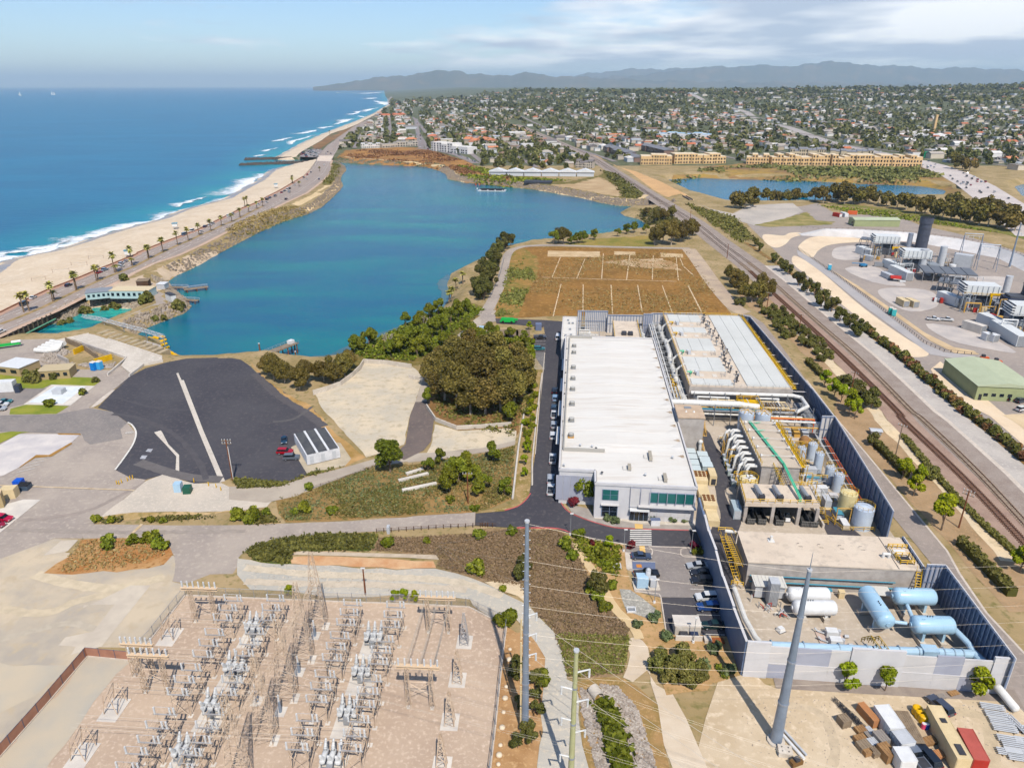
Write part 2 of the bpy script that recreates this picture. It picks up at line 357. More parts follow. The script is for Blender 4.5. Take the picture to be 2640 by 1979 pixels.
patch('lagoon_water',[Vector(p)for p in ragged(LAG,0,6)],LAGM,0,z=WZ)
patch('pond_water',[Vector(p)for p in POND],water('pond_water',(4,112,128),(30,120,130),False,.4,.5,.12,(84,190,168),.03),0,z=WZ)
patch('inner_lagoon_water',[Vector(p)for p in INNER],water('inner_water',(34,110,138),(30,120,130),False,.25,.3,.12),0,z=WZ)
patch('basin_water',[Vector(p)for p in BASIN],water('basin_water',(84,118,140),(30,120,130),False,.25,.3,.12),0,z=WZ)
def foam_mat():
 m=bpy.data.materials.new('sea_foam');m.use_nodes=True;t=m.node_tree;b=t.nodes['Principled BSDF'];b.inputs['Base Color'].default_value=(.72,.76,.78,1);b.inputs['Roughness'].default_value=.9
 g=t.nodes.new('ShaderNodeNewGeometry');mp=t.nodes.new('ShaderNodeMapping');mp.inputs['Rotation'].default_value=(0,0,R(-40));mp.inputs['Scale'].default_value=(1,2.2,1);t.links.new(g.outputs[0],mp.inputs[0])
 n=t.nodes.new('ShaderNodeTexNoise');n.inputs['Scale'].default_value=.14;n.inputs['Detail'].default_value=8;n.inputs['Roughness'].default_value=.7;t.links.new(mp.outputs[0],n.inputs['Vector'])
 at=t.nodes.new('ShaderNodeAttribute');at.attribute_name='dens'
 a=t.nodes.new('ShaderNodeMath');a.operation='ADD';t.links.new(n.outputs[0],a.inputs[0]);t.links.new(at.outputs['Fac'],a.inputs[1])
 r=t.nodes.new('ShaderNodeMapRange');r.inputs[1].default_value=.74;r.inputs[2].default_value=1.04;t.links.new(a.outputs[0],r.inputs[0])
 t.links.new(r.outputs[0],b.inputs['Alpha']);return m
FOAM=foam_mat()
def breaker(line,w,dens=.6,off=.0,seed=0):
 """a foaming wave front along a line, its crest towards the beach, fading seaward"""
 l=catmull(line,8,False);X=[];Y=[];Z=[];Dn=[];k=9;r=random.Random(seed);ph=r.uniform(0,9)
 for i,p in enumerate(l):
  a,b=Vector(l[max(i-1,0)]),Vector(l[min(i+1,len(l)-1)]);d=(b-a).normalized();n=Vector((-d.y,d.x));e=math.sin(math.pi*min(1,max(0,i/(len(l)-1))))**.35
  ww=w*1.6*(.7+.45*math.sin(i*.37+ph)*math.sin(i*.11+ph*2));wob=2.2*math.sin(i*.9+ph)+1.3*math.sin(i*2.1)
  for j in range(k):
   t=j/(k-1);q=Vector(p)+n*(off+wob+ww*t);X.append(q.x);Y.append(q.y);Z.append(WZ+.06+.55*e*math.exp(-((t-.12)/.1)**2));Dn.append((dens if j else .1)*e*(1-t)**.8)
 n=len(l);X=np.array(X).reshape(n,k);o=grid_mesh('breaking_wave',X,np.array(Y).reshape(n,k),np.array(Z).reshape(n,k),mats=(FOAM,))
 a=o.data.attributes.new('dens','FLOAT','POINT');a.data.foreach_set('value',np.array(Dn));o['kind']='structure';return o
cl_=xy(COAST[1:])
breaker(cl_[:6],26,.85,-3,1);breaker(cl_[4:9],24,.8,-2,2);breaker(cl_[6:14],9,.6,-4,5)
breaker(xy(P(A0,[(0,1610),(140,1570),(420,1530),(700,1440)],WZ)),14,.7,0,3)
breaker(xy(P(A0,[(1500,1180),(1620,1140),(1700,1110),(1830,1085)],WZ)),12,.75,0,4)
breaker(xy(P(A0,[(1960,1080),(2080,1000),(2189,930)]+[(2260,885)],WZ)),34,.75,-6,6)
for i,(pts,w)in enumerate((([(100,700),(190,665)],16),([(0,745),(60,735),(110,725)],18),([(150,615),(230,605),(325,578)],26),([(290,645),(380,600),(540,555)],14),([(400,550),(480,535),(545,515)],34),([(570,505),(640,490),(700,482)],26),([(690,470),(780,445),(860,418)],40),([(840,385),(880,370),(915,352)],50),([(860,395),(905,410)],30),([(950,360),(1000,340),(1060,322)],45),([(990,265),(1040,285),(1090,305)],90),([(1000,250),(1060,240)],140),([(960,205),(1040,200),(1100,192)],220),([(1000,290),(1050,296)],80))):
 breaker(xy(P(A1,pts,WZ)),w,.8,0,10+i)
SAND=mat('beach_sand',(220,203,180),(208,189,164),.05,(228,213,192),.35,rough=.95,bump=.15,bsc=1.2)
WETSAND=mat('wet_sand',(150,146,146),(176,160,142),.04,rough=.35,spec=.5)
OLDASPH=mat('old_asphalt',(178,166,154),(160,149,140),.07,(188,176,162),.9,rough=.95,bump=.06,bsc=9)
GREYASPH=mat('grey_asphalt',(146,138,132),(132,126,122),.12,(158,150,142),1.1,rough=.95,bump=.05,bsc=9)
NEWASPH=mat('new_asphalt',(80,78,81),(70,68,73),.05,(94,90,90),.8,rough=.9,bump=.06,bsc=9)
DKASPH=mat('dark_asphalt',(82,78,80),(74,71,74),.15,(94,89,88),1.5,rough=.92)
CONC=mat('concrete',(214,204,190),(198,188,174),.12,(222,214,202),.9,rough=.9,bump=.03)
PALECONC=mat('pale_concrete',(226,218,206),(206,198,188),.18,rough=.9)
CREAM=mat('cream_shotcrete',(236,216,188),(222,200,172),.05,(228,210,186),.5,rough=.95,bump=.05)
WHITESLOPE=mat('white_shotcrete',(226,222,218),(200,198,196),.05,(214,208,202),.4,rough=.95,bump=.05)
TAN=mat('tan_gravel',(198,177,156),(182,161,142),.06,(214,194,174),1.4,rough=.95,bump=.25,bsc=5)
GREYGRAVEL=mat('grey_gravel',(198,190,176),(182,178,168),.05,(212,200,180),1.2,rough=.95,bump=.25,bsc=5)
LTGRAVEL=mat('light_gravel',(208,196,180),(194,184,170),.07,(218,206,190),1.2,rough=.95,bump=.25,bsc=5)
PALEDIRT=mat('pale_dirt',(228,206,172),(212,196,170),.06,(200,180,148),.45,rough=.95,bump=.2,bsc=3)
YDIRT=mat('yard_dirt',(212,194,168),(196,176,148),.08,(224,206,180),.7,rough=.95,bump=.25,bsc=3)
BROWN=mat('brown_dry_grass',(150,112,66),(128,96,54),.05,(172,138,88),.45,rough=.98,bump=.5,bsc=3)
ORANGE=mat('rusty_scrub',(170,122,78),(186,142,98),.12,(140,104,60),.8,rough=.98,bump=.5,bsc=3)
PURPLE=mat('dry_heath',(150,126,98),(128,112,80),.1,(172,148,120),1.2,rough=.98,bump=.6,bsc=3)
OLIVE=mat('olive_scrub',(120,106,62),(96,96,52),.09,(160,132,88),.7,rough=.98,bump=.6,bsc=3)
GREENGC=mat('green_groundcover',(104,112,60),(88,100,50),.1,(126,120,72),.9,rough=.98,bump=.6,bsc=3)
MULCH=mat('bark_mulch',(178,152,122),(158,134,104),.15,(186,152,118),1.4,rough=.98,bump=.4,bsc=4)
PATHC=mat('path_dirt',(222,198,160),(208,184,146),.1,rough=.95)
BALLAST=mat('ballast',(162,150,140),(148,134,124),.2,(172,160,148),2.2,rough=.98,bump=.4,bsc=4)
RBALLAST=mat('rusty_ballast',(170,146,130),(154,130,116),.2,(178,156,140),2.2,rough=.98,bump=.4,bsc=4)
BLOCKSLOPE=mat('grey_block_slope',(198,190,180),(182,174,166),.12,(206,198,188),1.2,rough=.95,bump=.1)
WHITEP=mat('white_paint',(236,232,224),(214,210,200),1.2,rough=.8)
YELLOWP=mat('yellow_road_paint',(214,176,80),rough=.8)
REDP=mat('red_kerb_paint',(206,110,110),(190,100,98),.8,rough=.8)
BLUEP=mat('blue_road_paint',(110,120,144),rough=.8)
KERBC=mat('kerb_concrete',(216,204,190),(200,188,174),.6,rough=.9)
W_EDGE=P(B0,[(-300,800),(0,660),(200,560),(330,500),(480,430),(700,345),(850,285),(1000,220),(1200,140),(1400,60)])+P(A0,[(1170,1570),(1400,1478),(1690,1370),(1900,1270),(2060,1190),(2189,1140)])+P(A1,[(100,1085),(200,1035),(300,975),(400,915),(450,865),(485,820),(505,790),(525,750)])
MEDIAN=P(B0,[(-300,890),(0,775),(200,700),(430,605),(620,510),(850,400),(1090,295),(1380,180)])+P(A0,[(1270,1620),(1390,1560),(1520,1500),(1610,1465),(1710,1415),(1800,1380),(1890,1335),(1980,1300),(2060,1265),(2130,1225)])+P(A1,[(60,1165),(150,1120),(300,1040),(430,955),(520,880),(560,820),(580,770),(600,740),(640,690),(690,625),(722,590)])
E_EDGE=P(B0,[(-300,1010),(0,880),(60,850),(300,740),(540,640),(850,485),(1130,365),(1200,330),(1340,250)])+P(A0,[(1290,1658),(1500,1590),(1700,1500),(1900,1400),(2050,1330),(2189,1270)])+P(A1,[(180,1165),(420,1055),(560,950),(620,890),(640,840),(632,800),(640,775),(665,735),(700,680),(745,610),(765,575)])
N_EDGE=P(A1,[(525,750),(560,700),(610,645),(680,600),(705,575)])
NROAD=P(A1,[(705,590),(800,530),(900,470),(1010,380),(1090,320),(1130,285),(1160,230)])
def seaward(line,d):
 l=[Vector(p[:2])for p in line];out=[]
 for i,p in enumerate(l):
  t=(l[min(i+1,len(l)-1)]-l[max(i-1,0)]).normalized();out.append(p+Vector((-t.y,t.x))*d)
 return out
patch('beach_sand',[Vector((-560,160,0))]+seaward(COAST[1:],3)+W_EDGE[::-1],SAND,13,drape=6.0)
patch('wet_sand',seaward(COAST[1:],4)+seaward(COAST[1:],-11)[::-1],WETSAND,14,drape=6.0,rag=.8)
patch('beach_sand',seaward(COASTN[:10],6)+P(A1,[(1150,300),(1090,332),(1000,390),(880,462),(760,512),(640,545),(560,605),(480,652),(400,695),(340,740),(160,757)]),SAND,13,drape=12.0)
patch('wet_sand',seaward(COASTN[:10],8)+seaward(COASTN[:10],-9)[::-1],WETSAND,14,drape=12.0)
COASTASPH=mat('coast_road_asphalt',(166,152,142),(152,140,132),.08,(176,162,150),1,rough=.95)
ROADZ=3
patch('coast_road',W_EDGE+N_EDGE[1:]+E_EDGE[::-1],COASTASPH,ROADZ)
patch('coast_road',strip(NROAD,24),COASTASPH,2,drape=14.)
patch('median_strip',strip(MEDIAN[1:-10],2.6),mat('median_soil',(176,150,116),(130,116,76),.2,rough=.95),ROADZ+1)
patch('footpath',strip(seaward(W_EDGE[:-3],-1.5),2.6),mat('red_footpath',(190,156,136),(178,146,128),.2,rough=.9),ROADZ+1)
patch('footpath',strip(seaward(E_EDGE[:-4],-1.6),3.0),mat('tan_footpath',(206,178,156),(190,166,146),.2,rough=.9),ROADZ+1)
def dashes(name,line,L_,gap,w,m,lvl,off=.0,parent=None):
 mb=MB()
 for p,a in along(line,L_+gap,off):mb.box(p.x,p.y,.03*lvl,L_,w,.004,a)
 return struct(mb.build(name,m))
for o_ in(4.9,-4.9):dashes('lane_markings',MEDIAN,3,8,.35,WHITEP,ROADZ+1,o_)
for o_ in(8.4,-8.4):dashes('lane_markings',MEDIAN,11,.01,.2,WHITEP,ROADZ+1,o_)
patch('bridge_deck',P(A1,[(520,780),(535,735),(665,735),(640,785)]),mat('bridge_concrete',(226,208,190),(212,196,180),.1,rough=.9),ROADZ+1)
patch('sand_path',P(A1,[(300,1150),(440,1180),(560,1100),(680,1010),(720,960),(640,915),(590,990),(480,1070)]),PATHC,1,rag=1.2,drape=6.0)
patch('sand_path',P(B0,[(1230,345),(1500,255),(1860,90),(2211,-40),(2211,20),(1900,140),(1600,290),(1540,330)]),mat('path_grit',(206,186,162),(190,170,146),.1,rough=.95),1,rag=1.,drape=6.0)
patch('shore_scrub',P(A1,[(-200,1330),(100,1190),(300,1160),(450,1180),(380,1210),(200,1260),(0,1350),(-180,1400)]),OLIVE,1,rag=1.5,drape=6.0)
patch('shore_scrub',P(A1,[(560,960),(630,900),(650,800),(720,810),(690,900),(640,985),(580,990)]),OLIVE,2,rag=1.5,drape=6.0)
patch('bluff_scrub',P(A1,[(700,745),(760,690),(1100,660),(1400,665),(1560,705),(1800,780),(2000,880),(2189,900),(2189,990),(1800,945),(1690,900),(1630,845),(1450,810),(1150,790),(850,775)]),mat('bluff_scrub',(150,112,74),(176,130,80),.035,(112,100,62),.12,rough=.98),2,rag=3.,drape=10.)
patch('bluff_scrub',P(A2,[(0,880),(100,900),(480,960),(760,900),(850,820),(1100,1000),(1170,1080),(1100,1110),(950,1105),(700,1060),(430,1010),(0,970)]),OLIVE,2,rag=3.,drape=10.)
patch('bare_dirt',P(A2,[(330,985),(540,975),(740,915),(900,1000),(940,1060),(900,1085),(600,1030)]),mat('bare_dirt',(196,172,138),(176,150,116),.04,rough=.95),3,rag=3.,drape=10.)
SHOREPATH=P(A1,[(760,745),(900,757),(1150,775),(1450,795),(1580,815),(1660,845),(1700,895),(1790,930),(2000,955),(2189,975)])+P(A2,[(120,985),(330,1000),(470,1035),(750,1078),(950,1108),(1090,1108),(1150,1070)])
patch('shore_path',strip(SHOREPATH,5.5),PATHC,4,drape=6.)
# inland ground
patch('service_road',P(B0,[(-400,1150),(40,1000),(200,930),(560,920),(560,960),(700,1230),(1140,1240),(1230,1190),(1350,1300),(1150,1440),(905,1620)])+P(C0,[(770,235),(960,270),(1090,365),(1160,450),(1140,560),(990,768),(1110,830),(1250,850),(880,1170),(800,1230),(1500,1240)])+P(C2,[(0,575),(400,562),(1000,540),(1600,495),(2075,465),(2070,580),(1350,620),(830,650),(480,680),(250,730),(100,800),(50,850),(60,900),(0,990)])+P(C1,[(1800,0),(1600,80),(1480,60)])+P(C0,[(1490,1500),(1420,1400),(1270,1350),(460,1352),(100,1500),(-500,1700),(-500,600)]),OLDASPH,1)
patch('asphalt_lot',P(C0,[(835,236),(985,82),(1090,0)])+P(B0,[(1160,1440),(1320,1305),(1480,1222),(1700,1160),(1900,1122),(2211,1112)])+P(B1,[(60,318),(150,316),(210,328),(270,370),(340,440),(450,512),(560,582),(680,642),(745,720),(782,765),(660,850),(540,908),(590,990),(650,1088),(490,1145),(330,1130),(150,1108)])+P(C0,[(1930,855),(1660,885),(1420,800),(1250,850),(1110,830),(990,768),(1080,640),(1140,540),(1162,450),(1130,390),(1090,362),(960,270)]),NEWASPH,2)
patch('service_road',P(C0,[(-300,330),(0,300),(480,292),(760,240),(960,270),(1090,365),(1030,420),(1050,500),(770,550),(720,515),(700,460),(0,440),(-300,470)]),GREYASPH,2)
patch('pavement',P(C0,[(770,235),(800,232),(860,200),(985,82),(960,84),(880,140)]),KERBC,3)
patch('drain_strip',P(C0,[(1530,0),(1572,0),(1735,420),(1925,862),(1880,875),(1700,440)]),CONC,3)
patch('drain_strip',P(B0,[(1795,1275),(1815,1268),(1990,1665),(1955,1665)]),CONC,3)
patch('drain_strip',P(C0,[(1318,447),(1375,430),(1390,450),(1440,548),(1532,640),(1534,862),(1497,862),(1508,652),(1425,560)]),CONC,3)
for q in([(1245,610),(1265,588),(1310,588),(1290,615)],[(1195,672),(1215,643),(1262,645),(1240,675)]):
 a=P(C0,q);patch('hatched_box',a,mat('box_paint',(196,196,198),(150,150,155),2.0,rough=.8),3)
patch('gravel_yard',P(C0,[(840,1190),(1250,862),(1420,797),(1660,885),(1890,880)])+P(C2,[(0,260),(200,300),(345,355),(290,420),(0,470)])+P(C0,[(2100,1112),(1700,1130),(1150,1130),(900,1165)]),LTGRAVEL,3,rag=.4)
patch('weedy_verge',P(C0,[(800,1225),(900,1165),(1150,1130),(1700,1130),(2189,1112),(2189,1235)])+P(C2,[(400,560),(300,430),(120,460)]),mat('verge',(206,178,138),(166,142,96),.12,(120,112,64),.6,rough=.98,bump=.4),3,rag=.5)
patch('service_road',P(B1,[(130,1170),(480,1160),(650,1105),(900,1042),(1100,985),(1240,952),(1330,1000),(1100,1042),(920,1092),(700,1180),(580,1232),(380,1275),(130,1255)]),mat('lane_asphalt',(188,176,160),(172,160,146),.1,rough=.95),4)
patch('service_road',P(B1,[(1240,952),(1460,945),(1800,915),(2030,865),(2025,893),(1850,937),(1500,992),(1320,1010)]),mat('lane_asphalt',(0,0,0)),4)
patch('service_road',P(B1,[(1365,610),(1440,605),(1490,720),(1470,870),(1420,930),(1290,995),(1225,955),(1300,890),(1330,700)]),mat('brown_asphalt',(118,106,100),(106,96,92),.1,(130,118,108),.8,rough=.95),5)
patch('service_road',P(B1,[(1365,610),(1440,605),(1480,480),(1530,330),(1620,230),(1740,130),(1890,60),(1900,0),(1850,0),(1760,60),(1650,160),(1560,250),(1460,340),(1410,470)]),mat('lane_asphalt',(0,0,0)),3)
patch('concrete_pad',P(B1,[(690,540),(870,490),(1000,400),(1025,335),(1340,372),(1420,440),(1370,600),(1330,700),(1290,890),(1040,975),(960,880),(740,640)]),mat('pad_concrete',(218,202,176),(198,188,170),.09,(186,172,148),.4,rough=.95,bump=.15),3,rag=.3)
patch('concrete_pad',P(B1,[(1495,755),(1650,800),(1980,782),(2038,800),(2022,880),(1800,915),(1440,945),(1480,860)]),mat('pad_concrete',(0,0,0)),3,rag=.3)
patch('dirt_bank',P(B1,[(250,320),(340,440),(560,580),(690,645),(790,770),(1040,975),(900,1035),(850,930),(740,780),(640,660),(520,590),(420,500),(330,400)]),mat('bank_dirt',(196,160,116),(156,128,80),.12,rough=.98,bump=.3),2,rag=.6)
patch('concrete_apron',P(B1,[(540,908),(660,850),(870,880),(940,985),(900,1030),(650,1088),(590,990)]),mat('apron',(200,186,164),(180,168,146),.2,rough=.95),3)
patch('wood_floor',P(B1,[(1430,605),(1500,440),(1560,260),(1750,130),(2100,150),(2160,400),(2150,640),(2020,860),(1960,780),(1650,795),(1500,700)]),mat('leaf_litter',(142,108,74),(120,94,60),.15,(160,130,92),.9,rough=.98,bump=.3),1)
patch('bluff_soil',P(B1,[(900,250),(1150,120),(1400,20),(1700,-60),(1900,0),(1700,120),(1500,300),(1440,350),(1340,370),(1030,335),(880,470)]),OLIVE,1,drape=4.0)
patch('slope_scrub',P(C2,[(370,352),(680,275),(1000,152),(1230,45)])+P(B1,[(1320,1022),(1850,945),(2028,895),(2010,1250)])+P(C2,[(2189,440),(2080,462),(1600,492),(1000,532),(460,552),(390,480)]),mat('slope_scrub',(144,120,80),(170,136,94),.06,(98,100,56),.35,rough=.98,bump=.5),2,rag=.5)
patch('green_bank',P(C2,[(100,800),(250,730),(480,680),(830,650),(1230,660),(1240,690),(1180,795),(520,798),(480,850),(500,905),(400,918),(200,890)]),GREENGC,3,rag=.5)
patch('heath_slope',P(C2,[(1180,795),(1250,685),(2075,650)])+P(E0,[(20,275),(300,275),(720,282),(840,340),(920,560),(1010,720),(1170,960),(1345,1130),(1300,1240),(1330,1330),(1285,1520),(1050,1560),(800,1555),(760,1330),(690,1150),(540,1000),(470,900),(440,800)])+P(C2,[(2400,1180),(2100,1080),(1880,985),(1730,940),(1765,870),(1740,835)]),PURPLE,2,rag=.6)
patch('dirt_bank',P(E0,[(100,730),(380,720),(450,800),(470,930),(380,850),(200,790)]),PALEDIRT,3,rag=.5)
patch('gravel_track',P(C2,[(45,860),(250,900),(500,910),(900,925),(1400,960),(1730,945),(1900,985),(2189,1085)])+P(E0,[(300,850),(470,930),(545,1010),(690,1150),(760,1330),(800,1560)])+P(E1,[(1150,700),(1200,900),(1230,1400),(1340,1800),(700,1800),(745,1400),(780,1250),(780,900),(800,640),(810,420),(720,250),(600,100)])+P(E0,[(330,1010),(200,1060),(0,930)])+P(C2,[(2030,1210),(1600,1165),(800,1200),(400,1135),(150,1130),(40,1000)]),GREYGRAVEL,3,rag=.4)
patch('gutter_slab',P(C2,[(480,835),(560,798),(1740,832),(1765,872),(1480,855),(560,830)]),mat('gutter',(206,190,168),(188,172,152),.3,rough=.95),4)
patch('rusty_bank',P(C2,[(490,850),(900,845),(1400,870),(1720,885),(1740,940),(1400,955),(900,920),(500,905)]),mat('rusty_bank',(196,148,110),(216,182,146),.15,rough=.98),4,rag=.4)
patch('dirt_lot',P(C0,[(-500,1700),(100,1490),(460,1355),(660,1360),(560,1470),(1490,1500)])+P(C1,[(1480,60),(1600,90),(1580,180),(1290,560),(1150,640),(740,620),(0,1480),(-500,2100),(-700,400)]),mat('dirt_lot',(206,190,166),(178,168,154),.07,(192,176,152),.35,rough=.96,bump=.2),1,rag=.4)
patch('rusty_mound',P(C0,[(690,1365),(1100,1350),(1400,1380),(1485,1490),(1400,1580),(1000,1640),(500,1660),(380,1650),(600,1500)]),mat('rusty_mound',(172,124,82),(190,152,110),.12,(140,100,58),.9,rough=.98,bump=.4),2,rag=.6)
patch('concrete_slab',P(C1,[(1120,95),(1290,95),(870,620),(610,690),(650,620),(500,610),(560,540),(800,490),(980,260),(720,265),(710,290)]),mat('slab',(210,198,180),(196,184,168),.2,rough=.95),2)
patch('concrete_slab',P(C0,[(370,1500),(520,1375),(670,1365),(580,1460)]),mat('slab',(0,0,0)),2)
patch('grey_gravel',P(C1,[(-300,770),(560,780),(600,830),(300,1050),(0,1180),(-300,1250)]),mat('blue_gravel',(182,176,164),(200,186,164),.06,rough=.98,bump=.3),2,rag=.8)
patch('lawn',P(B0,[(-200,1240),(60,1275),(240,1310),(430,1290),(960,1320),(1005,1365),(950,1405),(520,1388),(430,1430),(180,1425),(-200,1375)]),mat('lawn',(150,150,74),(120,132,58),.15,rough=.98,bump=.4),2,rag=.3)
patch('parking_lot',P(B0,[(-300,1480),(180,1430),(470,1425),(230,1590),(-300,1700)]),GREYASPH,2)
patch('white_slab',P(B0,[(240,1592),(530,1388),(965,1402),(720,1600)]),PALECONC,3)
patch('white_slab',P(B0,[(290,1570),(560,1405),(870,1412),(640,1585)]),mat('pool_slab',(234,236,234),(216,222,224),.3,rough=.8),4)
patch('lawn',P(C0,[(80,292),(90,245),(240,205),(590,222),(480,290)]),mat('lawn',(0,0,0)),2,rag=.2)
patch('concrete_pad',P(C0,[(-300,560),(0,555),(160,462),(690,462),(610,535),(420,640),(310,640),(165,745),(30,815),(-300,880)]),mat('worn_pad',(222,214,206),(196,190,188),.1,rough=.95),3)
patch('planting_strip',P(C0,[(165,745),(310,640),(420,640),(610,533),(618,545),(440,655),(300,665),(170,748)]),mat('strip_soil',(176,136,84),(150,116,70),.3,rough=.98),4)
patch('planting_strip',P(C0,[(490,455),(690,458),(690,470),(500,468)]),mat('strip_soil',(0,0,0)),4)
patch('planting_strip',P(C0,[(-300,560),(0,540),(180,455),(260,445),(100,440),(-300,500)]),mat('lawn',(0,0,0)),4)
patch('white_pavement',P(C0,[(-300,1160),(200,1020),(350,1022),(0,1305),(-300,1500)]),PALECONC,3)
patch('field',P(B2,[(228,190),(330,170),(560,168),(1600,192),(1720,350),(1925,690),(1650,682),(640,700),(100,722),(115,640),(190,415),(205,300)]),BROWN,2,rag=.5)
patch('field_bank',P(B2,[(228,190),(330,180),(440,250),(440,400),(340,540),(290,700),(100,722),(115,640),(190,415),(205,300)]),mat('field_bank',(154,122,74),(116,112,58),.07,(180,140,96),.3,rough=.98,bump=.4),3,rag=.8)
for q in([(515,200),(915,205),(920,248),(512,245)],[(1025,205),(1190,208),(1190,237),(1027,230)],[(1380,215),(1555,225),(1558,252),(1387,248)]):
 patch('concrete_pad',P(B2,q),mat('field_pad',(210,186,152),(190,164,128),.15,rough=.95),3,rag=.25)
patch('bare_dirt',P(B2,[(940,290),(1080,268),(1150,262),(1400,258),(1480,290),(1550,352),(1340,337),(1180,325),(1080,312)]),mat('field_bare',(200,176,146),(168,134,94),.12,rough=.98),3,rag=1.5)
LINEM=mat('bleached_strip',(224,204,176),(196,172,138),.4,rough=.9)
for a,b in(((612,250),(548,405)),((802,260),(738,412)),((943,220),(930,415)),((1147,230),(1122,425)),((1328,235),(1320,422)),((1504,243),(1521,427)),((470,404),(970,420)),((970,420),(1505,436)),((617,457),(556,705)),((788,460),(785,662)),((1002,462),(1014,684)),((1207,462),(1242,672)),((1396,465),(1472,672)),((1597,470),(1700,672)),((1535,260),(1560,320)),((1560,320),(1640,392)),((180,400),(415,392))):
 patch('line_strip',strip([B2(*a),B2(*b)],.5 if b[0]-a[0]<100 else .7),LINEM,4)
patch('field_path',strip(catmull(xy(P(B2,[(20,700),(80,600),(160,430),(185,300),(215,215),(280,178),(380,162),(600,158),(1100,172),(1610,182)])),5,False),6.0,4.5),OLDASPH,4)
patch('field_path',P(B2,[(0,690),(110,690),(115,745),(0,760)]),OLDASPH,4)
patch('field_path',strip(catmull(xy(P(B2,[(1600,185),(1680,290),(1800,460),(1960,640),(2050,680)])),5,False),9.0,8.0),mat('path_old',(196,176,152),(176,158,140),.1,rough=.95),4)
patch('north_grass',P(B2,[(640,150),(820,110),(1330,80),(1330,165),(1000,165),(620,158)]),mat('north_grass',(160,138,84),(122,120,62),.06,rough=.98),2,rag=1.)
RL1=P(A2,[(0,450),(200,535),(450,640),(700,755),(1200,1075),(1560,1300),(1790,1480)])+P(B3,[(0,395),(190,555),(390,735),(600,920),(830,1120),(1060,1345),(1290,1580)])+P(F3,[(1320,340),(1760,760),(2189,1220),(2400,1450)])
RL2=P(B3,[(-20,440),(180,630),(390,820),(600,1015),(830,1235),(1180,1585)])+P(F3,[(1160,350),(1660,830),(2189,1390),(2350,1570)])
RL0=P(A2,[(700,770),(1160,1062),(1500,1292),(1730,1475)])+P(B3,[(-20,440)])
def off(line,d):return seaward(line,d)
patch('railway_bed',off(RL1,8)+off(RL1,-10)[::-1],BALLAST,2)
patch('railway_bed',off(RL2[1:],4)+off(RL2[1:],-5)[::-1],RBALLAST,3)
patch('sand_bank',off(RL2[2:],-5)+off(RL2[2:],-9)[::-1],PALEDIRT,2,rag=.5)
patch('drain_channel',off(RL1[7:],7.2)+off(RL1[7:],8.6)[::-1],KERBC,3)
patch('block_slope',off(RL1[7:],8.6)+off(RL1[7:],15.5)[::-1],BLOCKSLOPE,3)
patch('bush_strip',off(RL1[6:],15.5)+off(RL1[6:],18.5)[::-1],mat('bush_soil',(150,118,80),(124,104,64),.3,rough=.98),4,rag=.4)
patch('dirt_track',P(A2,[(0,460),(250,545),(480,640),(690,720),(900,830),(1060,870),(1280,960),(1480,1060),(1560,1120),(1440,1060),(1330,1090),(1230,1040),(1000,870),(700,735),(400,620),(0,490)]),mat('dirt_track',(212,174,130),(196,160,120),.05,rough=.97),1,rag=.8)
patch('hedge_soil',P(H0,[(380,500),(700,700),(1000,1000),(1300,1300),(1660,1660)])+P(F3,[(560,330),(740,500),(1200,1020),(1500,1340),(1760,1658),(2060,1980),(2300,1980),(2189,1520),(1660,1020),(1100,480),(900,260),(760,130)])+P(H0,[(1600,1300),(1200,880),(760,420),(560,300),(250,330)]),MULCH,1,rag=.4)
patch('perimeter_road',P(H0,[(240,600),(420,620),(600,740),(800,990),(1290,1658),(1240,1658)])+P(F3,[(330,0),(560,300),(850,640),(1180,1040),(1530,1460),(1640,1658)])+P(F2,[(1500,550),(1771,840),(2100,1200),(2100,1500),(1560,1100)])+P(F2,[(1215,330)])+P(F3,[(1080,1180)])+P(F0,[(1600,400),(1380,120)]),mat('perimeter_asphalt',(164,152,142),(152,141,132),.15,(172,160,150),1.1,rough=.95),2)
patch('kerb',strip(P(F3,[(330,0),(560,300),(850,640),(1180,1040),(1530,1460),(1640,1658)])+P(F2,[(1500,550),(1771,840),(2000,1090)]),.5),KERBC,3)
PPG=mat('terrace_asphalt',(168,156,146),(156,146,138),.05,(178,166,154),.6,rough=.95)
patch('terrace',P(A3,[(-180,1250),(60,1180),(300,1165),(420,1140),(560,1220),(700,1240),(1100,1240),(1300,1330),(1620,1400),(2300,1600)])+[G(2900,900),G(2900,1350)]+P(F3,[(2189,760),(1900,560),(1400,70)])+P(B3,[(1600,1500),(1300,1230),(900,880),(600,640),(300,380),(60,160),(-40,60)]),PPG,1)
patch('terrace',P(A2,[(1560,1130),(1700,1190),(1890,1230),(2030,1160),(2400,1140)])+P(A3,[(300,1210),(150,1270),(-120,1330),(-300,1280)]),mat('terrace_pale',(196,186,174),(180,172,162),.05,rough=.95),2)
patch('cream_slope',P(B3,[(340,315),(440,360),(600,480),(880,720),(1180,940),(1390,1070),(1435,1105),(1410,1135),(1290,1140),(1230,1110),(1000,930),(700,690),(500,520),(330,380)]),CREAM,3,smooth=4)
patch('grey_ramp',P(B3,[(360,265),(470,330),(700,490),(900,640),(1200,870),(1400,1030),(1560,1100),(1830,1130),(1700,1160),(1450,1120),(1200,940),(900,720),(620,490),(440,360),(370,310)]),mat('ramp_grey',(184,178,174),(172,168,166),.08,rough=.95),4)
patch('cream_slope',P(B3,[(80,160),(110,140),(250,150),(300,130),(380,125),(400,145),(320,170),(270,220),(210,248),(150,240),(100,200)]),CREAM,3,smooth=4)
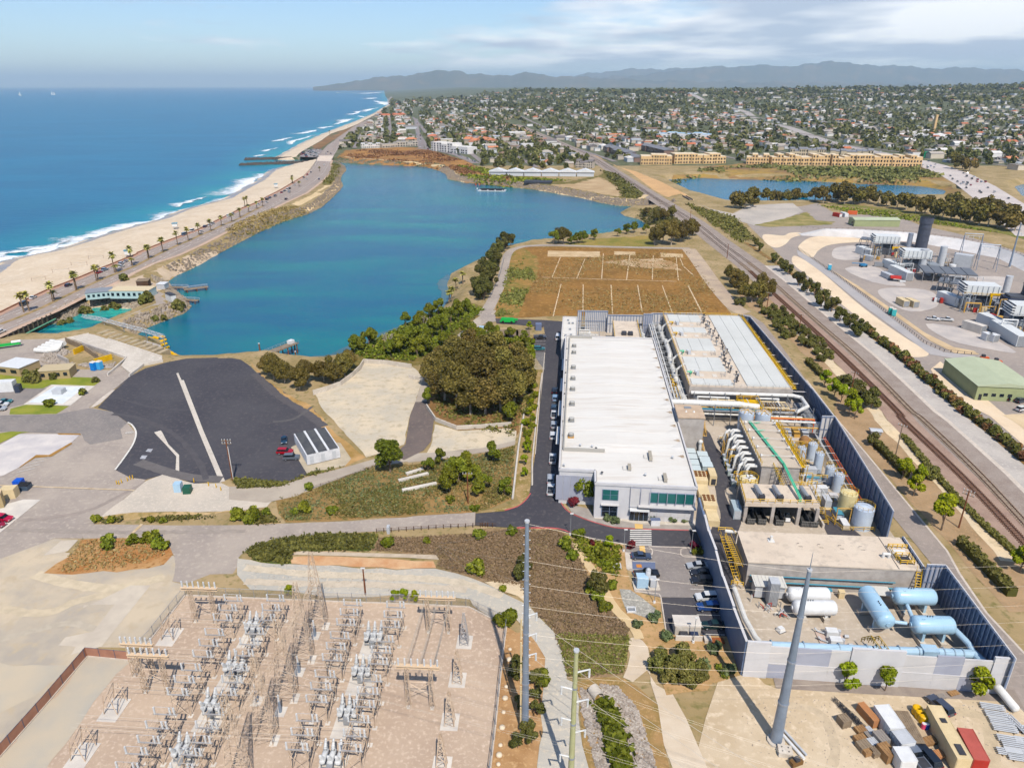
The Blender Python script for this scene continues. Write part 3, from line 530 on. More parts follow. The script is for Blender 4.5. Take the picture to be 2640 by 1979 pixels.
patch('cream_slope',P(B3,[(375,262),(400,210),(480,165),(640,152),(860,172),(1000,185),(1000,200),(860,205),(640,225),(540,270),(480,330)]),CREAM,4,smooth=4)
patch('grit_border',P(B3,[(640,430),(880,600),(1200,830),(1450,1010),(1650,1110),(1850,1120),(1800,1090),(1640,1060),(1400,940),(1150,760),(860,560)]),mat('grit_border',(214,190,156),(196,172,140),.1,rough=.97),5)
for q in([(650,280),(700,245),(860,235),(900,330),(760,350),(660,330)],[(750,420),(990,400),(1130,480),(1250,560),(980,530)],[(1020,600),(1150,575),(1400,590),(1500,640),(1500,730),(1290,770),(1100,690)],[(1410,870),(1700,900),(1900,960),(2150,1100),(1950,1080),(1600,1000)],[(1800,490),(2060,490),(2110,560),(2000,600)]):
 patch('concrete_pad',P(B3,q),mat('yard_pad',(206,196,186),(186,178,172),.1,rough=.95),3,smooth=3)
patch('cream_apron',P(B3,[(1450,1240),(1530,1175),(1600,1230),(1880,1460),(2010,1570)])+P(F3,[(2189,420),(2189,560),(1900,310),(1760,240),(1420,0)])+P(B3,[(1480,1290)]),CREAM,3)
patch('dirt_lot',P(F3,[(2000,300),(2189,290),(2500,300),(2500,600),(2189,420)]),mat('pp_dirt',(222,200,168),(206,184,152),.1,rough=.97),4,rag=.4)
patch('pp_green',P(A3,[(150,1270),(330,1215),(420,1290),(580,1300),(540,1325),(0,1345),(-120,1330)]),mat('pp_green',(166,150,106),(118,116,64),.08,rough=.98,bump=.4),3,rag=1.)
patch('pp_green',P(A3,[(420,1140),(900,1190),(1300,1260),(1500,1330),(2000,1400),(2300,1480),(2300,1420),(1900,1330),(1200,1210),(700,1150)]),mat('grass_green',(112,116,60),(140,128,80),.06,rough=.98,bump=.4),3,rag=1.)
patch('far_shore',P(A2,[(1330,935),(1380,890),(1620,880),(1640,830),(2000,800),(2189,810)])+P(A3,[(400,830),(1300,830),(1480,900),(1600,1000),(1680,1050),(1560,1040),(1300,985),(800,968),(400,940),(0,925)])+P(A2,[(1800,925),(1500,915)]),mat('far_shore',(136,108,82),(166,138,82),.02,(96,92,62),.06,rough=.98),3,rag=3,step=10,drape=14.)
FWL=P(A3,[(1280,780),(1430,810),(1700,860),(1900,950),(2020,1040),(2189,1160),(2400,1340)]);FWR=P(A3,[(1380,850),(1480,880),(1680,1050),(1900,1150),(2060,1200),(2300,1420)])
FREEWAY=P(A3,[(1240,775),(1400,815),(1600,890),(1790,990),(1950,1100),(2100,1200),(2400,1440)])
patch('freeway',off(FREEWAY,17)+off(FREEWAY,-20)[::-1],mat('freeway_concrete',(208,198,190),(196,186,180),.03,rough=.95),4)
FRN=P(A3,[(1240,775),(1100,735),(900,700),(600,640),(300,560),(60,490)])+P(A2,[(2189,475),(2000,410),(1700,355),(1500,320)])
patch('freeway',strip(FRN,24),mat('far_freeway',(176,168,162),rough=.95),3,drape=16.)
patch('town_street',P(A1,[(1385,668),(1440,668),(1400,540),(1385,420),(1350,420),(1365,540)]),mat('street_asphalt',(150,140,136),(138,130,128),.04,rough=.95),3,drape=16.)
patch('town_street',strip(P(A1,[(1385,672),(1560,690),(1720,730),(1840,780),(1880,800)]),12),mat('street_asphalt',(0,0,0)),4)
patch('beach_car_park',P(A1,[(370,745),(400,705),(490,675),(575,690),(520,750)]),mat('street_asphalt',(0,0,0)),3)
patch('coast_bluff',P(A1,[(520,700),(600,640),(690,585),(860,470),(1000,392),(880,465),(760,515),(640,548),(560,608),(480,655)]),mat('coast_bluff',(120,92,66),(150,118,82),.04,rough=.98),2,drape=14.)
patch('line_strip',strip(P(C0,[(-200,890),(0,900),(1150,942)]),.4),LINEM,4)
mb=MB()
for k in range(4):a,b=C0(150+k*50,790-k*35),C0(300+k*40,755-k*32);c=(a+b)/2;mb.box(c.x,c.y,.2,(b-a).length,.18,.004,math.atan2(b.y-a.y,b.x-a.x))
struct(mb.build('bay_lines',WHITEP))
patch('line_strip',strip(catmull(xy(P(C0,[(985,768),(1080,640),(1142,540),(1164,450),(1132,388),(1092,362)])),4,False),.5),WHITEP,5);patch('line_strip',strip(P(C0,[(1090,1352),(1215,1232)]),.8),LINEM,4)
tx=bpy.data.curves.new('road_lettering','FONT');tx.body='KEEP';tx.size=1.1;tx.materials.append(WHITEP);to=bpy.data.objects.new('road_lettering',tx);col.objects.link(to);p=C0(1066,466);to.location=(p.x,p.y,.3);to.scale=(1,2,1);to.rotation_euler=(0,0,R(10));struct(to)
for i,(f,pts,w,c)in enumerate(((C0,[(1180,700),(1300,740),(1420,780),(1620,830),(1900,850)],3.4,(112,107,105)),(C0,[(960,290),(1200,330),(1500,470),(1700,700),(1760,850)],1.6,(90,87,89)),(B1,[(300,420),(450,560),(640,680),(760,770)],3.0,(96,92,93)),(B1,[(680,640),(560,720),(420,740)],1.2,(104,100,99)),(C0,[(1000,150),(1300,230),(1600,260)],1.0,(88,85,88)),(C1,[(300,0),(600,80),(1000,120),(1400,20)],2.6,(214,198,172)),(C1,[(0,300),(400,330),(700,220),(1200,130)],2.2,(210,194,168)),(C1,[(0,560),(300,480),(600,420),(900,500)],1.8,(196,184,166)),(C0,[(200,1200),(700,1130),(1000,1000),(1250,870)],1.4,(164,152,142)),(C0,[(0,1280),(500,1290),(1200,1300),(2100,1290)],1.5,(166,155,145)),(C2,[(100,940),(600,990),(1300,1020),(1900,1060),(2300,1180)],2.2,(214,200,178)),(C2,[(100,1060),(700,1080),(1300,1090),(2000,1130)],2.0,(210,196,176)),(F2,[(0,1200),(300,1260),(420,1500),(380,1700)],1.6,(206,188,162)),(F2,[(1250,1250),(1480,1300),(1540,1500),(1560,1700)],2.0,(206,188,160)))):
 patch('tyre_track',strip(catmull(xy(P(f,pts)),6,False),w),mat('track%d'%i,c,tuple(int(v*.93)for v in c),.5,rough=.95),3.35 if f is C2 else 2.4 if f in(B1,F2)or i in(0,1,4)else 1.4,rag=.35,step=1.0,seed=i)
# shared paints, rails, trucks of parts
WHITEROOF=mat('white_membrane_roof',(228,224,216),(220,214,204),.10,(214,206,195),.35,rough=.8,stretch=(R(5),.25,2.2),lo=.42,hi=.75)
GREYROOF=mat('pale_grey_roof',(214,214,208),(206,206,200),.1,rough=.8)
TANROOF=mat('tan_concrete_roof',(222,207,188),(212,196,177),.12,(194,180,164),.5,rough=.9)
CONCWALL=mat('streaked_concrete',(190,182,174),(170,162,154),.5,rough=.9)
PANELW=mat('pale_lavender_panel',(217,215,214),(209,207,207),.3,rough=.6)
PANELG=mat('grey_metal_panel',(176,178,188),(168,170,181),.3,rough=.5)
PANELP=mat('light_grey_panel',(216,212,209),(207,204,201),.3,rough=.6)
BLUEWALL=mat('blue_grey_screen',(112,126,148),(100,114,138),.4,rough=.5)
BLUEFRAME=mat('blue_grey_steel',(134,146,168),rough=.5,metal=.2)
WHITEM=mat('white_steel',(232,232,230),(222,222,220),.8,rough=.45)
GREYM=mat('grey_steel',(168,170,172),(156,158,160),.8,rough=.5,metal=.3)
LGREYM=mat('light_grey_steel',(200,202,204),(190,192,194),.8,rough=.5)
GALV=mat('galvanised_steel',(176,184,196),(162,170,182),.7,rough=.45,metal=.5)
DARKM=mat('dark_steel',(72,72,76),(60,60,64),.8,rough=.6)
BLACKM=mat('black_rubber',(38,38,40),rough=.8)
YEL=mat('yellow_steel',(226,184,62),(210,168,54),.8,rough=.5)
BUFF=mat('buff_steel',(206,166,100),rough=.6)
PIPEW=mat('white_pipe',(232,230,224),(216,214,208),.8,rough=.4)
PIPEB=mat('pale_blue_pipe',(184,210,226),(174,200,218),.5,rough=.35)
BLUEV=mat('pale_blue_vessel',(180,210,228),(174,204,222),.3,rough=.3)
TEALD=mat('teal_steel',(90,150,168),rough=.5)
GREENP=mat('green_pipe',(96,190,150),(110,200,164),.5,rough=.4)
ORANGEP=mat('orange_pipe',(214,110,74),rough=.5)
REDM=mat('red_steel',(180,62,56),(166,56,50),.6,rough=.5)
REDBOX=mat('faded_red_steel',(184,100,90),(172,92,82),.5,rough=.6)
BEIGE=mat('beige_steel',(228,208,170),(216,196,158),.4,rough=.6)
CREAMT=mat('cream_fibreglass',(232,218,172),(222,206,160),.5,rough=.4)
BLUETANK=mat('blue_white_tank',(206,216,226),(196,206,218),.4,rough=.4)
RUSTT=mat('rust_tank',(176,134,92),(160,118,80),.5,rough=.6)
SAGE=mat('sage_metal_roof',(190,196,168),(182,188,160),.2,rough=.6)
SAGEW=mat('sage_metal_wall',(166,172,132),(158,164,126),.3,rough=.6)
WOODG=mat('weathered_wood',(150,134,114),(130,114,96),.8,rough=.9)
WOODB=mat('brown_pole_wood',(132,84,58),(112,72,50),1.2,rough=.9)
GREENPOLE=mat('green_grey_pole',(186,186,148),(172,172,134),.6,rough=.7)
STEELPOLE=mat('blue_steel_pole',(150,162,178),(138,150,166),.5,rough=.45,metal=.35)
LATT=mat('weathered_lattice',(214,194,172),(190,168,146),.5,rough=.7)
LATTG=mat('galvanised_lattice',(190,186,182),(168,164,162),.5,rough=.6,metal=.2)
PORC=mat('grey_porcelain',(226,226,224),(206,208,208),1.0,rough=.3)
WIREM=mat('aluminium_wire',(206,196,180),rough=.5,metal=.3)
def glass_mat(name,c,rough=.12):
 m=bpy.data.materials.new(name);m.use_nodes=True;b=m.node_tree.nodes['Principled BSDF'];b.inputs['Base Color'].default_value=tuple(x*.8 for x in srgb(c))+(1,);b.inputs['Roughness'].default_value=rough;b.inputs['Metallic'].default_value=.35;b.inputs['Specular IOR Level'].default_value=.7;return m
GLASST=glass_mat('teal_glass',(66,128,124));GLASSD=glass_mat('dark_glass',(38,48,58));GLASSC=glass_mat('car_glass',(34,40,48))
PA=R(-5.3);PO=Vector((42.5,99.7));pc,ps=math.cos(PA),math.sin(PA)
def PL(x,y,z=.0):return Vector((PO.x+x*pc-y*ps,PO.y+x*ps+y*pc,z))
def pthing(name,label,cat,x,y,z=.0,rz=.0,group=None):return thing(name,label,cat,PL(x,y,z),PA+rz,group)
def rail(mb,pts,h=1.1,w=.07,step=2.0,mid=True):
 for a,b in zip(pts,pts[1:]):
  a,b=Vector(a),Vector(b);n=max(1,int((b-a).length/step))
  up=Vector((0,0,h));mb.bar(a+up,b+up,w)
  if mid:mb.bar(a+up*.55,b+up*.55,w*.8)
  for i in range(n+1):p=a.lerp(b,i/n);mb.bar(p,p+up,w)
 return mb
def stairs(mb,a,b,w=.9,n=8):
 a,b=Vector(a),Vector(b);d=b-a;s=Vector((-d.y,d.x,0)).normalized()*w/2
 for k in(-1,1):mb.bar(a+s*k,b+s*k,.14);mb.bar(a+s*k+Vector((0,0,1)),b+s*k+Vector((0,0,1)),.07)
 for i in range(1,n+1):
  p=a.lerp(b,i/n);mb.bar(p-s,p+s,.16)
 return mb
def tank(name,label,x,y,r,h,m,group=None,dome=True,rails=YEL,z=.0,f=pthing):
 t=f(name,label,'tank',x,y,z,0,group)
 mb=MB();mb.cyl((0,0,0),(0,0,h),r,None,24)
 smooth_angle(mb.build('shell',m,t))
 c=MB();c.cyl((0,0,h),(0,0,h+r*.22),r*1.01,r*.12,24);c.cyl((r*.4,r*.2,h),(r*.4,r*.2,h+.5),.28,None,10);smooth_angle(c.build('roof',m,t),30)
 l=MB()
 for s in(-.22,.22):l.bar((r+.12,s,0),(r+.12,s,h+1),.07)
 for i in range(int(h/.45)):l.bar((r+.12,-.22,.4+i*.45),(r+.12,.22,.4+i*.45),.05)
 l.build('ladder',rails,t)
 ra=MB();n=12;rail(ra,[(r*.97*math.cos(2*math.pi*i/n),r*.97*math.sin(2*math.pi*i/n),h)for i in range(n+1)],1.0,.08,3);ra.build('railing',rails,t)
 for k in range(1,4):MB().cyl((0,0,h*k/4-.06),(0,0,h*k/4+.06),r*1.012,None,24).build('hoop',m,t)
 return t
ORD=['first','second','third','fourth','fifth','sixth','seventh','eighth','ninth','tenth','eleventh','twelfth','thirteenth','fourteenth','fifteenth','sixteenth','seventeenth','eighteenth','nineteenth','twentieth']+['twenty-'+x for x in('first','second','third','fourth','fifth','sixth','seventh','eighth','ninth')]+['thirtieth']+['thirty-'+x for x in('first','second','third','fourth','fifth','sixth','seventh','eighth','ninth')]+['fortieth']+['forty-'+x for x in('first','second','third','fourth','fifth','sixth','seventh','eighth','ninth')]
# the plant compound
def pp(pts):return[PL(a,b)for a,b in pts]
patch('plant_yard',pp([(0,0),(45,-1),(45,25),(45.5,97),(45,118),(41,199),(-38,199),(-38,160),(-2,160),(-2,48),(-1,40)]),mat('plant_concrete',(200,186,168),(184,170,152),.12,(208,196,180),.8,rough=.92),1)
patch('plant_lane',pp([(8,104),(10,100),(10.5,90),(13,82),(12,70),(8.5,66),(8.5,58),(10,52),(8,46),(5.5,37.5),(3,25),(0,25),(1.5,46),(5,52),(5.5,60),(6.2,68),(6.4,82),(7,92),(5.5,104)]),NEWASPH,3,smooth=3)
patch('plant_lane',pp([(29,37.5),(41,37.5),(33,60),(30,60)]),DKASPH,3)
patch('west_road',P(B2,[(480,750),(645,745)])+pp([(-35.8,160),(-35.8,60)])+P(E2,[(200,1590)])+P(E0,[(750,55),(830,140),(1000,210),(1200,265),(1400,275),(1840,290),(1910,310),(1960,440),(1500,432),(1230,402),(1060,380),(860,330),(700,272),(300,266),(15,248),(20,145),(270,125),(380,90),(450,30),(480,-20)])+P(E2,[(0,1200),(50,600),(68,540)])+P(B2,[(492,985),(500,900)]),NEWASPH,3)
patch('bay_parking',P(B2,[(405,1000),(405,845),(500,840),(500,985),(490,1120)]),DKASPH,4)
patch('north_yard',P(B2,[(110,722),(500,735),(640,745),(500,752),(480,790),(280,770),(120,760)]),DKASPH,4)
patch('planted_bank',P(B2,[(340,850),(405,850),(405,1000),(480,1120),(455,1380)])+P(E2,[(0,1200)])+P(E0,[(480,-20),(380,88),(270,122),(20,140)])+P(B1,[(2060,1280),(2020,1200),(2060,700),(2130,350),(2110,160)]),mat('bank_mulch',(176,150,112),(136,122,74),.2,(196,170,136),1.,rough=.98),1)
patch('parking_lot',P(E0,[(1300,412),(1960,442),(2010,560),(2080,800),(2060,868),(1600,862),(1390,812),(1370,640),(1310,620),(1300,480)]),mat('lot_grey',(150,142,136),(140,132,127),.2,(160,152,144),1.2,rough=.95),4)
patch('parking_lot',P(E0,[(1605,865),(2085,865),(2260,1340),(2189,1290),(1700,1175),(1650,1165)]),NEWASPH,4)
patch('accessible_bay',P(E0,[(1360,560),(1555,565),(1558,628),(1362,622)]),BLUEP,5)
patch('pavement',P(E0,[(1300,478),(1350,480),(1362,625),(1315,618)]),CONC,5)
patch('pavement',P(E0,[(1380,235),(1450,240),(1450,280),(1385,278)]),mat('tactile',(226,190,130),rough=.9),5)
patch('pavement',P(E0,[(1420,425),(1465,425),(1475,490),(1425,480)]),mat('tactile',(0,0,0)),5)
patch('forecourt',P(E0,[(800,60),(1000,110),(1040,190),(1700,235),(1900,250),(1910,305),(1840,288),(1400,272),(1200,262),(1000,207),(840,140)]),mat('forecourt_gravel',(176,168,158),(160,152,144),.4,rough=.95),4)
patch('forecourt',P(E0,[(1030,170),(1700,180),(1900,205),(1900,250),(1480,240),(1390,235),(1250,205),(1040,190)]),CONC,5)
mb=MB()
for p,a in along(P(E0,[(1432,290),(1432,420)]),.86):mb.box(p.x,p.y,.175,5.2,.42,.004,0)
struct(mb.build('zebra_crossing',WHITEP))
mb=MB()
for a,b in(((1800,590),(1990,590)),((1840,655),(2010,660)),((1850,722),(2040,722)),((1855,793),(2045,800)),((1870,862),(2060,870)),((1890,935),(2080,940)),((1910,1013),(2120,1020)),((1930,1095),(2140,1100)),((1950,1178),(2150,1186)),((1362,558),(1556,562)),((1362,628),(1560,632))):
 p,q=E0(*a),E0(*b);c=(p+q)/2;d=q-p;mb.box(c.x,c.y,.2,d.length,.14,.004,math.atan2(d.y,d.x))
for k in range(16):
 a,b=B2(408,985+k*8.5+0),B2(492,985+k*8.5);c=(a+b)/2;mb.box(c.x,c.y,.2,(b-a).length,.22,.004,0)
for k in range(6):
 a,b=B2(410,850+k*24),B2(498,850+k*24);c=(a+b)/2;mb.box(c.x,c.y,.2,(b-a).length,.14,.004,0)
struct(mb.build('bay_lines',WHITEP))
mb=MB();c=E0(1418,597);mb.box(c.x,c.y,.21,1.2,1.2,.004);struct(mb.build('accessible_symbol_panel',mat('orange_symbol',(206,142,84),rough=.8)))
def kerb(name,line,m,w=.25,h=.14):
 l=[Vector(p[:2])for p in line];mb=MB()
 for a,b in zip(l,l[1:]):
  c=(a+b)/2;d=b-a;mb.box(c.x,c.y,0,d.length+.05,w,h+.06,math.atan2(d.y,d.x))
 return struct(mb.build(name,m))
kerb('red_kerb',catmull(xy(P(E0,[(748,50),(790,110),(860,155),(1000,210),(1200,265),(1385,278)])),3,False),REDP)
kerb('red_kerb',P(E0,[(1450,280),(1840,290)]),REDP);kerb('red_kerb',catmull(xy(P(E0,[(300,266),(500,268),(720,274),(860,322)])),3,False),REDP)
kerb('red_kerb',catmull(xy(P(E0,[(270,118),(380,85),(450,30),(490,-25)])),3,False),REDP)
kerb('kerb',P(E0,[(860,322),(1060,376),(1230,398),(1310,410)]),KERBC);kerb('kerb',P(E0,[(1500,428),(1960,440)]),KERBC)
kerb('kerb',P(E0,[(1300,478),(1315,620),(1365,640),(1385,812),(1590,835),(1605,865),(1650,1165),(1700,1172)]),KERBC)
kerb('kerb',catmull(xy(P(E0,[(1500,430),(1530,460),(1525,500),(1480,490)])),3,False),KERBC);kerb('kerb',catmull(xy(P(E0,[(1960,440),(1800,445),(1775,470),(1800,515),(1990,520)])),3,False),KERBC)
kerb('kerb',P(B2,[(492,985),(455,1375)])+P(E2,[(50,600),(0,1200)]),KERBC)
HB=10.0
t=pthing('process_building','long white-roofed process building with lavender panel front','building',0,0)
outline=[(-36.5,160),(-35.7,55.5),(-26.7,55.5),(-26.7,49.4),(-2.2,49.4),(-2.8,160)]
MB().prism(outline,0,HB-.35).build('wall',PANELW,t)
rf=MB();NX,NY=10,30
inner=[(-36.1,159.6),(-35.3,55.9),(-26.3,55.9),(-26.3,49.8),(-2.6,49.8),(-3.2,159.6)]
rf.prism(inner,HB-.3,HB-.05);roof=rf.build('roof',WHITEROOF,t)
rr=MB()
rr.add([(-34,66,HB-.045),(-6.5,66,HB-.045),(-6.5,158,HB-.045),(-34,158,HB-.045),(-20.5,70,HB+.42),(-20.5,154,HB+.42)],[(0,1,4),(1,2,5,4),(2,3,5),(3,0,4,5)]);rr.build('roof_crown',WHITEROOF,roof)
for i,(a,b)in enumerate(zip(outline,outline[1:]+outline[:1])):
 m=MB();dx,dy=b[0]-a[0],b[1]-a[1];m.box((a[0]+b[0])/2,(a[1]+b[1])/2,HB-.34,math.hypot(dx,dy)+.2,.42,.75,math.atan2(dy,dx));m.build('parapet',PANELP if i not in(1,2,3)else PANELW,t)
for k in range(10):
 y=70+k*9.2;m=MB();m.add([(-3.3,y-3.8,HB-.04),(-3.3,y+3.8,HB-.04),(-6.4,y,HB-.04),(-3.3,y,HB+.34)],[(0,3,2),(1,2,3),(0,1,3)]);m.build('cricket',WHITEROOF,roof)
 s=MB();s.box(-3.65,y-4.6,HB-.03,.8,1.5,.02);s.add([(-3.4,y-5.4,HB-.02),(-3.4,y-3.9,HB-.02),(-5.0,y-4.5,HB-.02)],[(0,1,2)]);s.build('scupper',mat('scupper_stain',(150,130,108),(196,180,160),1.2,rough=.9),roof)
for k in range(11):y=70+k*8.4;m=MB();m.bar((-33,y,HB-.03),(-20.5,y,HB+.41),.1).bar((-20.5,y,HB+.41),(-7.5,y,HB-.03),.1);m.build('membrane_seam',mat('seam',(229,223,213),rough=.9),roof)
cu=MB();cu.box(-34.9,112,HB-.05,.35,92,1.0);cu.box(-29.5,65.8,HB-.05,11,.35,1.0);cu.box(-30.6,158.4,HB-.05,8.5,.5,.9);cu.build('roof_curb',mat('curb_grey',(176,172,164),rough=.8),t)
for y in(75,84,94,104,113,122,134,146):MB().box(-35.7,y,HB-.03,.5,.9,.05).build('drain',DARKM,roof)
f=MB();f.box(-22.9,49.3,.9,4.0,.16,2.9).box(-22.9,49.3,5.6,4.0,.16,2.9).box(-9.1,49.3,5.4,13.0,.16,2.9).box(-15.6,49.2,0,4.6,.3,3.4);f.build('window_frame',BLUEFRAME,t)
for i in range(2):
 for z in(1.0,2.45,5.7,7.15):MB().box(-23.85+i*1.9,49.2,z,1.75,.06,1.32).build('window_pane',GLASST if z>5 else GLASSD,t)
for i in range(6):MB().box(-14.5+i*2.15,49.2,5.55,1.95,.06,2.6).build('window_pane',GLASST,t)
for i in range(4):MB().box(-17.3+i*1.14,49.02,.1,1.0,.06,2.9).build('door_pane',GLASSD,t)
for i in range(7):MB().box(-15.55+i*2.15,49.05,5.2,.14,.5,3.3).build('mullion',PANELG,t)
cn=MB();cn.box(-9,48.7,4.55,14,1.4,.22);cn.build('canopy',PANELP,t);cn=MB();cn.box(-15.6,48.6,3.5,4.8,1.6,.25);cn.build('entrance_canopy',WHITEM,t);MB().box(-22.9,49.0,4.3,4.4,.9,.18).build('canopy',PANELP,t)
MB().box(-15.6,49.25,3.9,5.0,.35,5.6).build('entrance_fascia',PANELG,t);MB().box(-16.9,49.05,4.1,2.2,.1,5.2).build('fascia_panel',PANELP,t);MB().box(-14.4,49.05,4.1,2.2,.1,5.2).build('fascia_panel',PANELP,t)
for i in range(6):
 for z in(.2,1.6,3.0):
  MB().box(-12.1+i*1.72+.0,49.33,z,1.68,.1,1.32).build('cladding_panel',PANELP if(i+int(z))%2 else PANELW,t)
for i in range(5):MB().box(-35.6+i*1.85,55.42,1.2,1.75,.1,7.2).build('cladding_panel',PANELG,t)
for k in range(9):
 MB().box(-35.85-.0077*(10+k*10.3)-.1,66+k*10.3,.8+(k%3)*.6,.2,7.5 if k%2 else 3.2,4.6).build('cladding_panel',PANELG if k%2 else PANELP,t)
for k in range(4):MB().box(-36.9,82+k*19,6.2,.8,11,.25).build('side_canopy',WHITEM,t)
for i,y in enumerate((74,84,95.5,107,116,126,141,148)):
 q=pthing('roof_fan','grey drum exhaust fan, %s from the front curb on the white roof'%ORD[i]if i else 'rust-stained drum exhaust fan nearest the front curb on the white roof','fan',-33.1,y,HB-.04,0,'drum fans along the roof edge')
 m=MB();m.box(0,0,0,1.7,1.7,.35);m.build('curb',GREYM if i else mat('rust_curb',(196,150,90),rough=.8),q);m=MB();m.cyl((0,0,.35),(0,0,1.15),.75,.8,16);m.build('drum',mat('fan_drum',(150,148,142),rough=.6),q);m=MB();m.cyl((0,0,1.15),(0,0,1.3),.66,.5,16);m.build('cap',mat('fan_cap',(186,184,178),rough=.6),q)
for i,(x,y,n,lb)in enumerate(((-12.2,64.5,4,'row of four grey condenser units mid-roof with pipework'),(-9.5,53.5,3,'row of three condenser units near the front right of the white roof'),(-18.0,58,2,'pair of dark condenser units near the front of the white roof'))):
 q=pthing('condenser_row',lb,'air conditioner',x,y,HB-.04)
 for k in range(n):
  m=MB();m.box(0,(k-n/2)*1.05,.15,.8,.85,.95);m.build('condenser',mat('condenser',(176,168,154),rough=.7),q);m=MB();m.cyl((.41,(k-n/2)*1.05,.6),(.44,(k-n/2)*1.05,.6),.3,None,12);m.build('grille',DARKM,q)
 m=MB();m.box(0,-.5,0,.9,n*1.1,.14);m.tube([(-.5,-1,.1),(-1.6,-1.2,.1),(-1.6,.6,.1)],.06,5);m.build('skid',GREYM,q)
for i,(x,y)in enumerate(((-30.5,68.5),(-27.3,68),(-26.3,66.9),(-14.2,54.2),(-6.4,64),(-25,54),(-34.6,57.2))):
 q=pthing('roof_vent',('squat vent hood by the low roof curb','tall pipe vent with cable on the white roof','dark round vent at the end of the roof curb','small vent left of the front condensers','beige flat hatch near the right roof edge','dark vent cap at the front parapet corner','small drain vent at the front left roof corner')[i],'vent',x,y,HB-.04)
 m=MB();m.cyl((0,0,0),(0,0,.7),.22,None,10);m.build('stack',GREYM,q);m=MB();m.cyl((0,0,.65),(0,0,.85),.38,.2,10);m.build('cowl',DARKM if i in(2,5)else LGREYM,q)
t=pthing('annex_building','narrow white-roofed annex at the rear corner of the process building','building',0,0)
MB().prism([(-38.2,160.5),(-32.2,160.5),(-32.2,188.5),(-38.2,188.5)],0,8.6).build('wall',PANELW,t)
MB().prism([(-37.9,160.8),(-32.5,160.8),(-32.5,188.2),(-37.9,188.2)],8.6,8.75).build('roof',WHITEROOF,t)
for a,b in(((-38.2,160.5),(-38.2,188.5)),((-38.2,188.5),(-32.2,188.5)),((-32.2,188.5),(-32.2,160.5))):
 m=MB();m.box((a[0]+b[0])/2,(a[1]+b[1])/2,8.6,math.hypot(b[0]-a[0],b[1]-a[1])+.3,.3,.6,math.atan2(b[1]-a[1],b[0]-a[0]));m.build('parapet',PANELP,t)
for x,y in((-35.5,180),(-34,180),(-36,184),(-35,172),(-34.5,165),(-36.6,164)):MB().box(x,y,8.75,.9,1.1,.5).build('hatch',GREYM,t)
t=pthing('pump_house','tan flat-roofed concrete pump house in the rear yard','building',0,0)
MB().prism([(-17.2,163),(-7.3,163),(-7.3,185.4),(-17.2,185.4)],0,8.4).build('wall',CONCWALL,t);MB().prism([(-17.5,162.7),(-7,162.7),(-7,185.7),(-17.5,185.7)],8.4,8.75).build('roof',TANROOF,t)
for x in(-13.5,-11):MB().box(x,168,8.75,1.9,2.6,1.1).build('roof_unit',DARKM,t)
m=MB();rail(m,[(-17.3,163,8.75),(-17.3,185.4,8.75)],1.1,.12);rail(m,[(-7.2,163,8.75),(-7.2,185.4,8.75)],1.1,.12);m.build('railing',YEL,t)
def screen(label,x0,y0,x1,y1,h,n,m=PANELP,frame=BLUEFRAME,gaps=(),z0=.0,back=True):
 """a steel screen wall of separate panels on posts"""
 t=pthing('screen_wall',label,'wall',x0,y0,0,math.atan2(y1-y0,x1-x0));L_=math.hypot(x1-x0,y1-y0);w=L_/n
 mm=MB().box(w/2,0,0,w-.05,.12,h-z0).mesh('panel',m)
 for i in range(n):
  if i in gaps:continue
  o=bpy.data.objects.new('panel',mm);col.objects.link(o);o.parent=t;o.location=(i*w,0,z0)
 p=MB()
 for i in range(0,n+1,max(1,n//12)):p.box(i*w,-.2 if back else .2,0,.22,.28,h+.05)
 p.box(L_/2,-.17 if back else .17,h-.3,L_,.16,.25);p.box(L_/2,-.17 if back else .17,h*.5,L_,.14,.2)
 p.build('post_frame',frame,t);c=MB();c.box(L_/2,0,h+.003,L_,.22,.12);c.build('coping',PANELP,t)
 return t
screen('ribbed pale screen wall behind the rear yard by the tall pipes',-32,196.5,-19,197.2,9.5,16,PANELP,gaps=(2,3))
screen('stepped pale screen wall behind the tan pump house',-19,195.8,-4,196.4,8.2,12,PANELP)
screen('pale screen wall section next to the roofed filters',0,198.5,22,200.6,8.6,16,PANELP)
screen('grey rear gate screen in the corner of the rear yard',-4,192,-.2,192.4,10.2,4,PANELG)
t=pthing('pipe_manifold','rows of white vertical pipes with yellow stairs in the rear yard','pipework',0,0)
for k in range(9):m=MB();m.tube([(-31,163+k*3.2,0),(-31,163+k*3.2,3.2),(-27,163+k*3.2,3.2),(-26,163+k*3.2,1.2),(-23,163+k*3.2,1.2)],.38,8);m.build('pipe',PIPEW,t)
m=MB();rail(m,[(-22,162,3),(-22,178,3)],1.2,.14);rail(m,[(-20.5,162,3),(-20.5,178,3)],1.2,.14);m.box(-21.2,170,2.85,1.5,16,.12);m.build('walkway',YEL,t)
for y in(164,168,172,176,180):m=MB();m.tube([(-4.5,y,0),(-4.5,y,5),(-6,y,5),(-6,y,8.5)],.4,8);m.build('pipe',PIPEW,t)
m=MB()
for k in range(7):m.bar((-31.5,162+k*4.5,0),(-31.5,162+k*4.5,6),.25);m.bar((-31.5,162+k*4.5,6),(-23,162+k*4.5,6),.2)
m.bar((-31.5,162,6),(-31.5,189,6),.25);m.bar((-23,162,6),(-23,189,6),.25);m.build('frame',GREYM,t)
HF=8.0
t=pthing('filter_basin','broad filter basin building with pale roof panels and yellow rails','building',0,0)
MB().prism([(5.6,118.6),(39.2,119.4),(38,200),(5.0,199.6)],0,HF-.2).build('wall',CONCWALL,t)
MB().prism([(5.8,118.9),(39,119.7),(37.8,199.7),(5.2,199.3)],HF-.2,HF).build('deck',TANROOF,t)
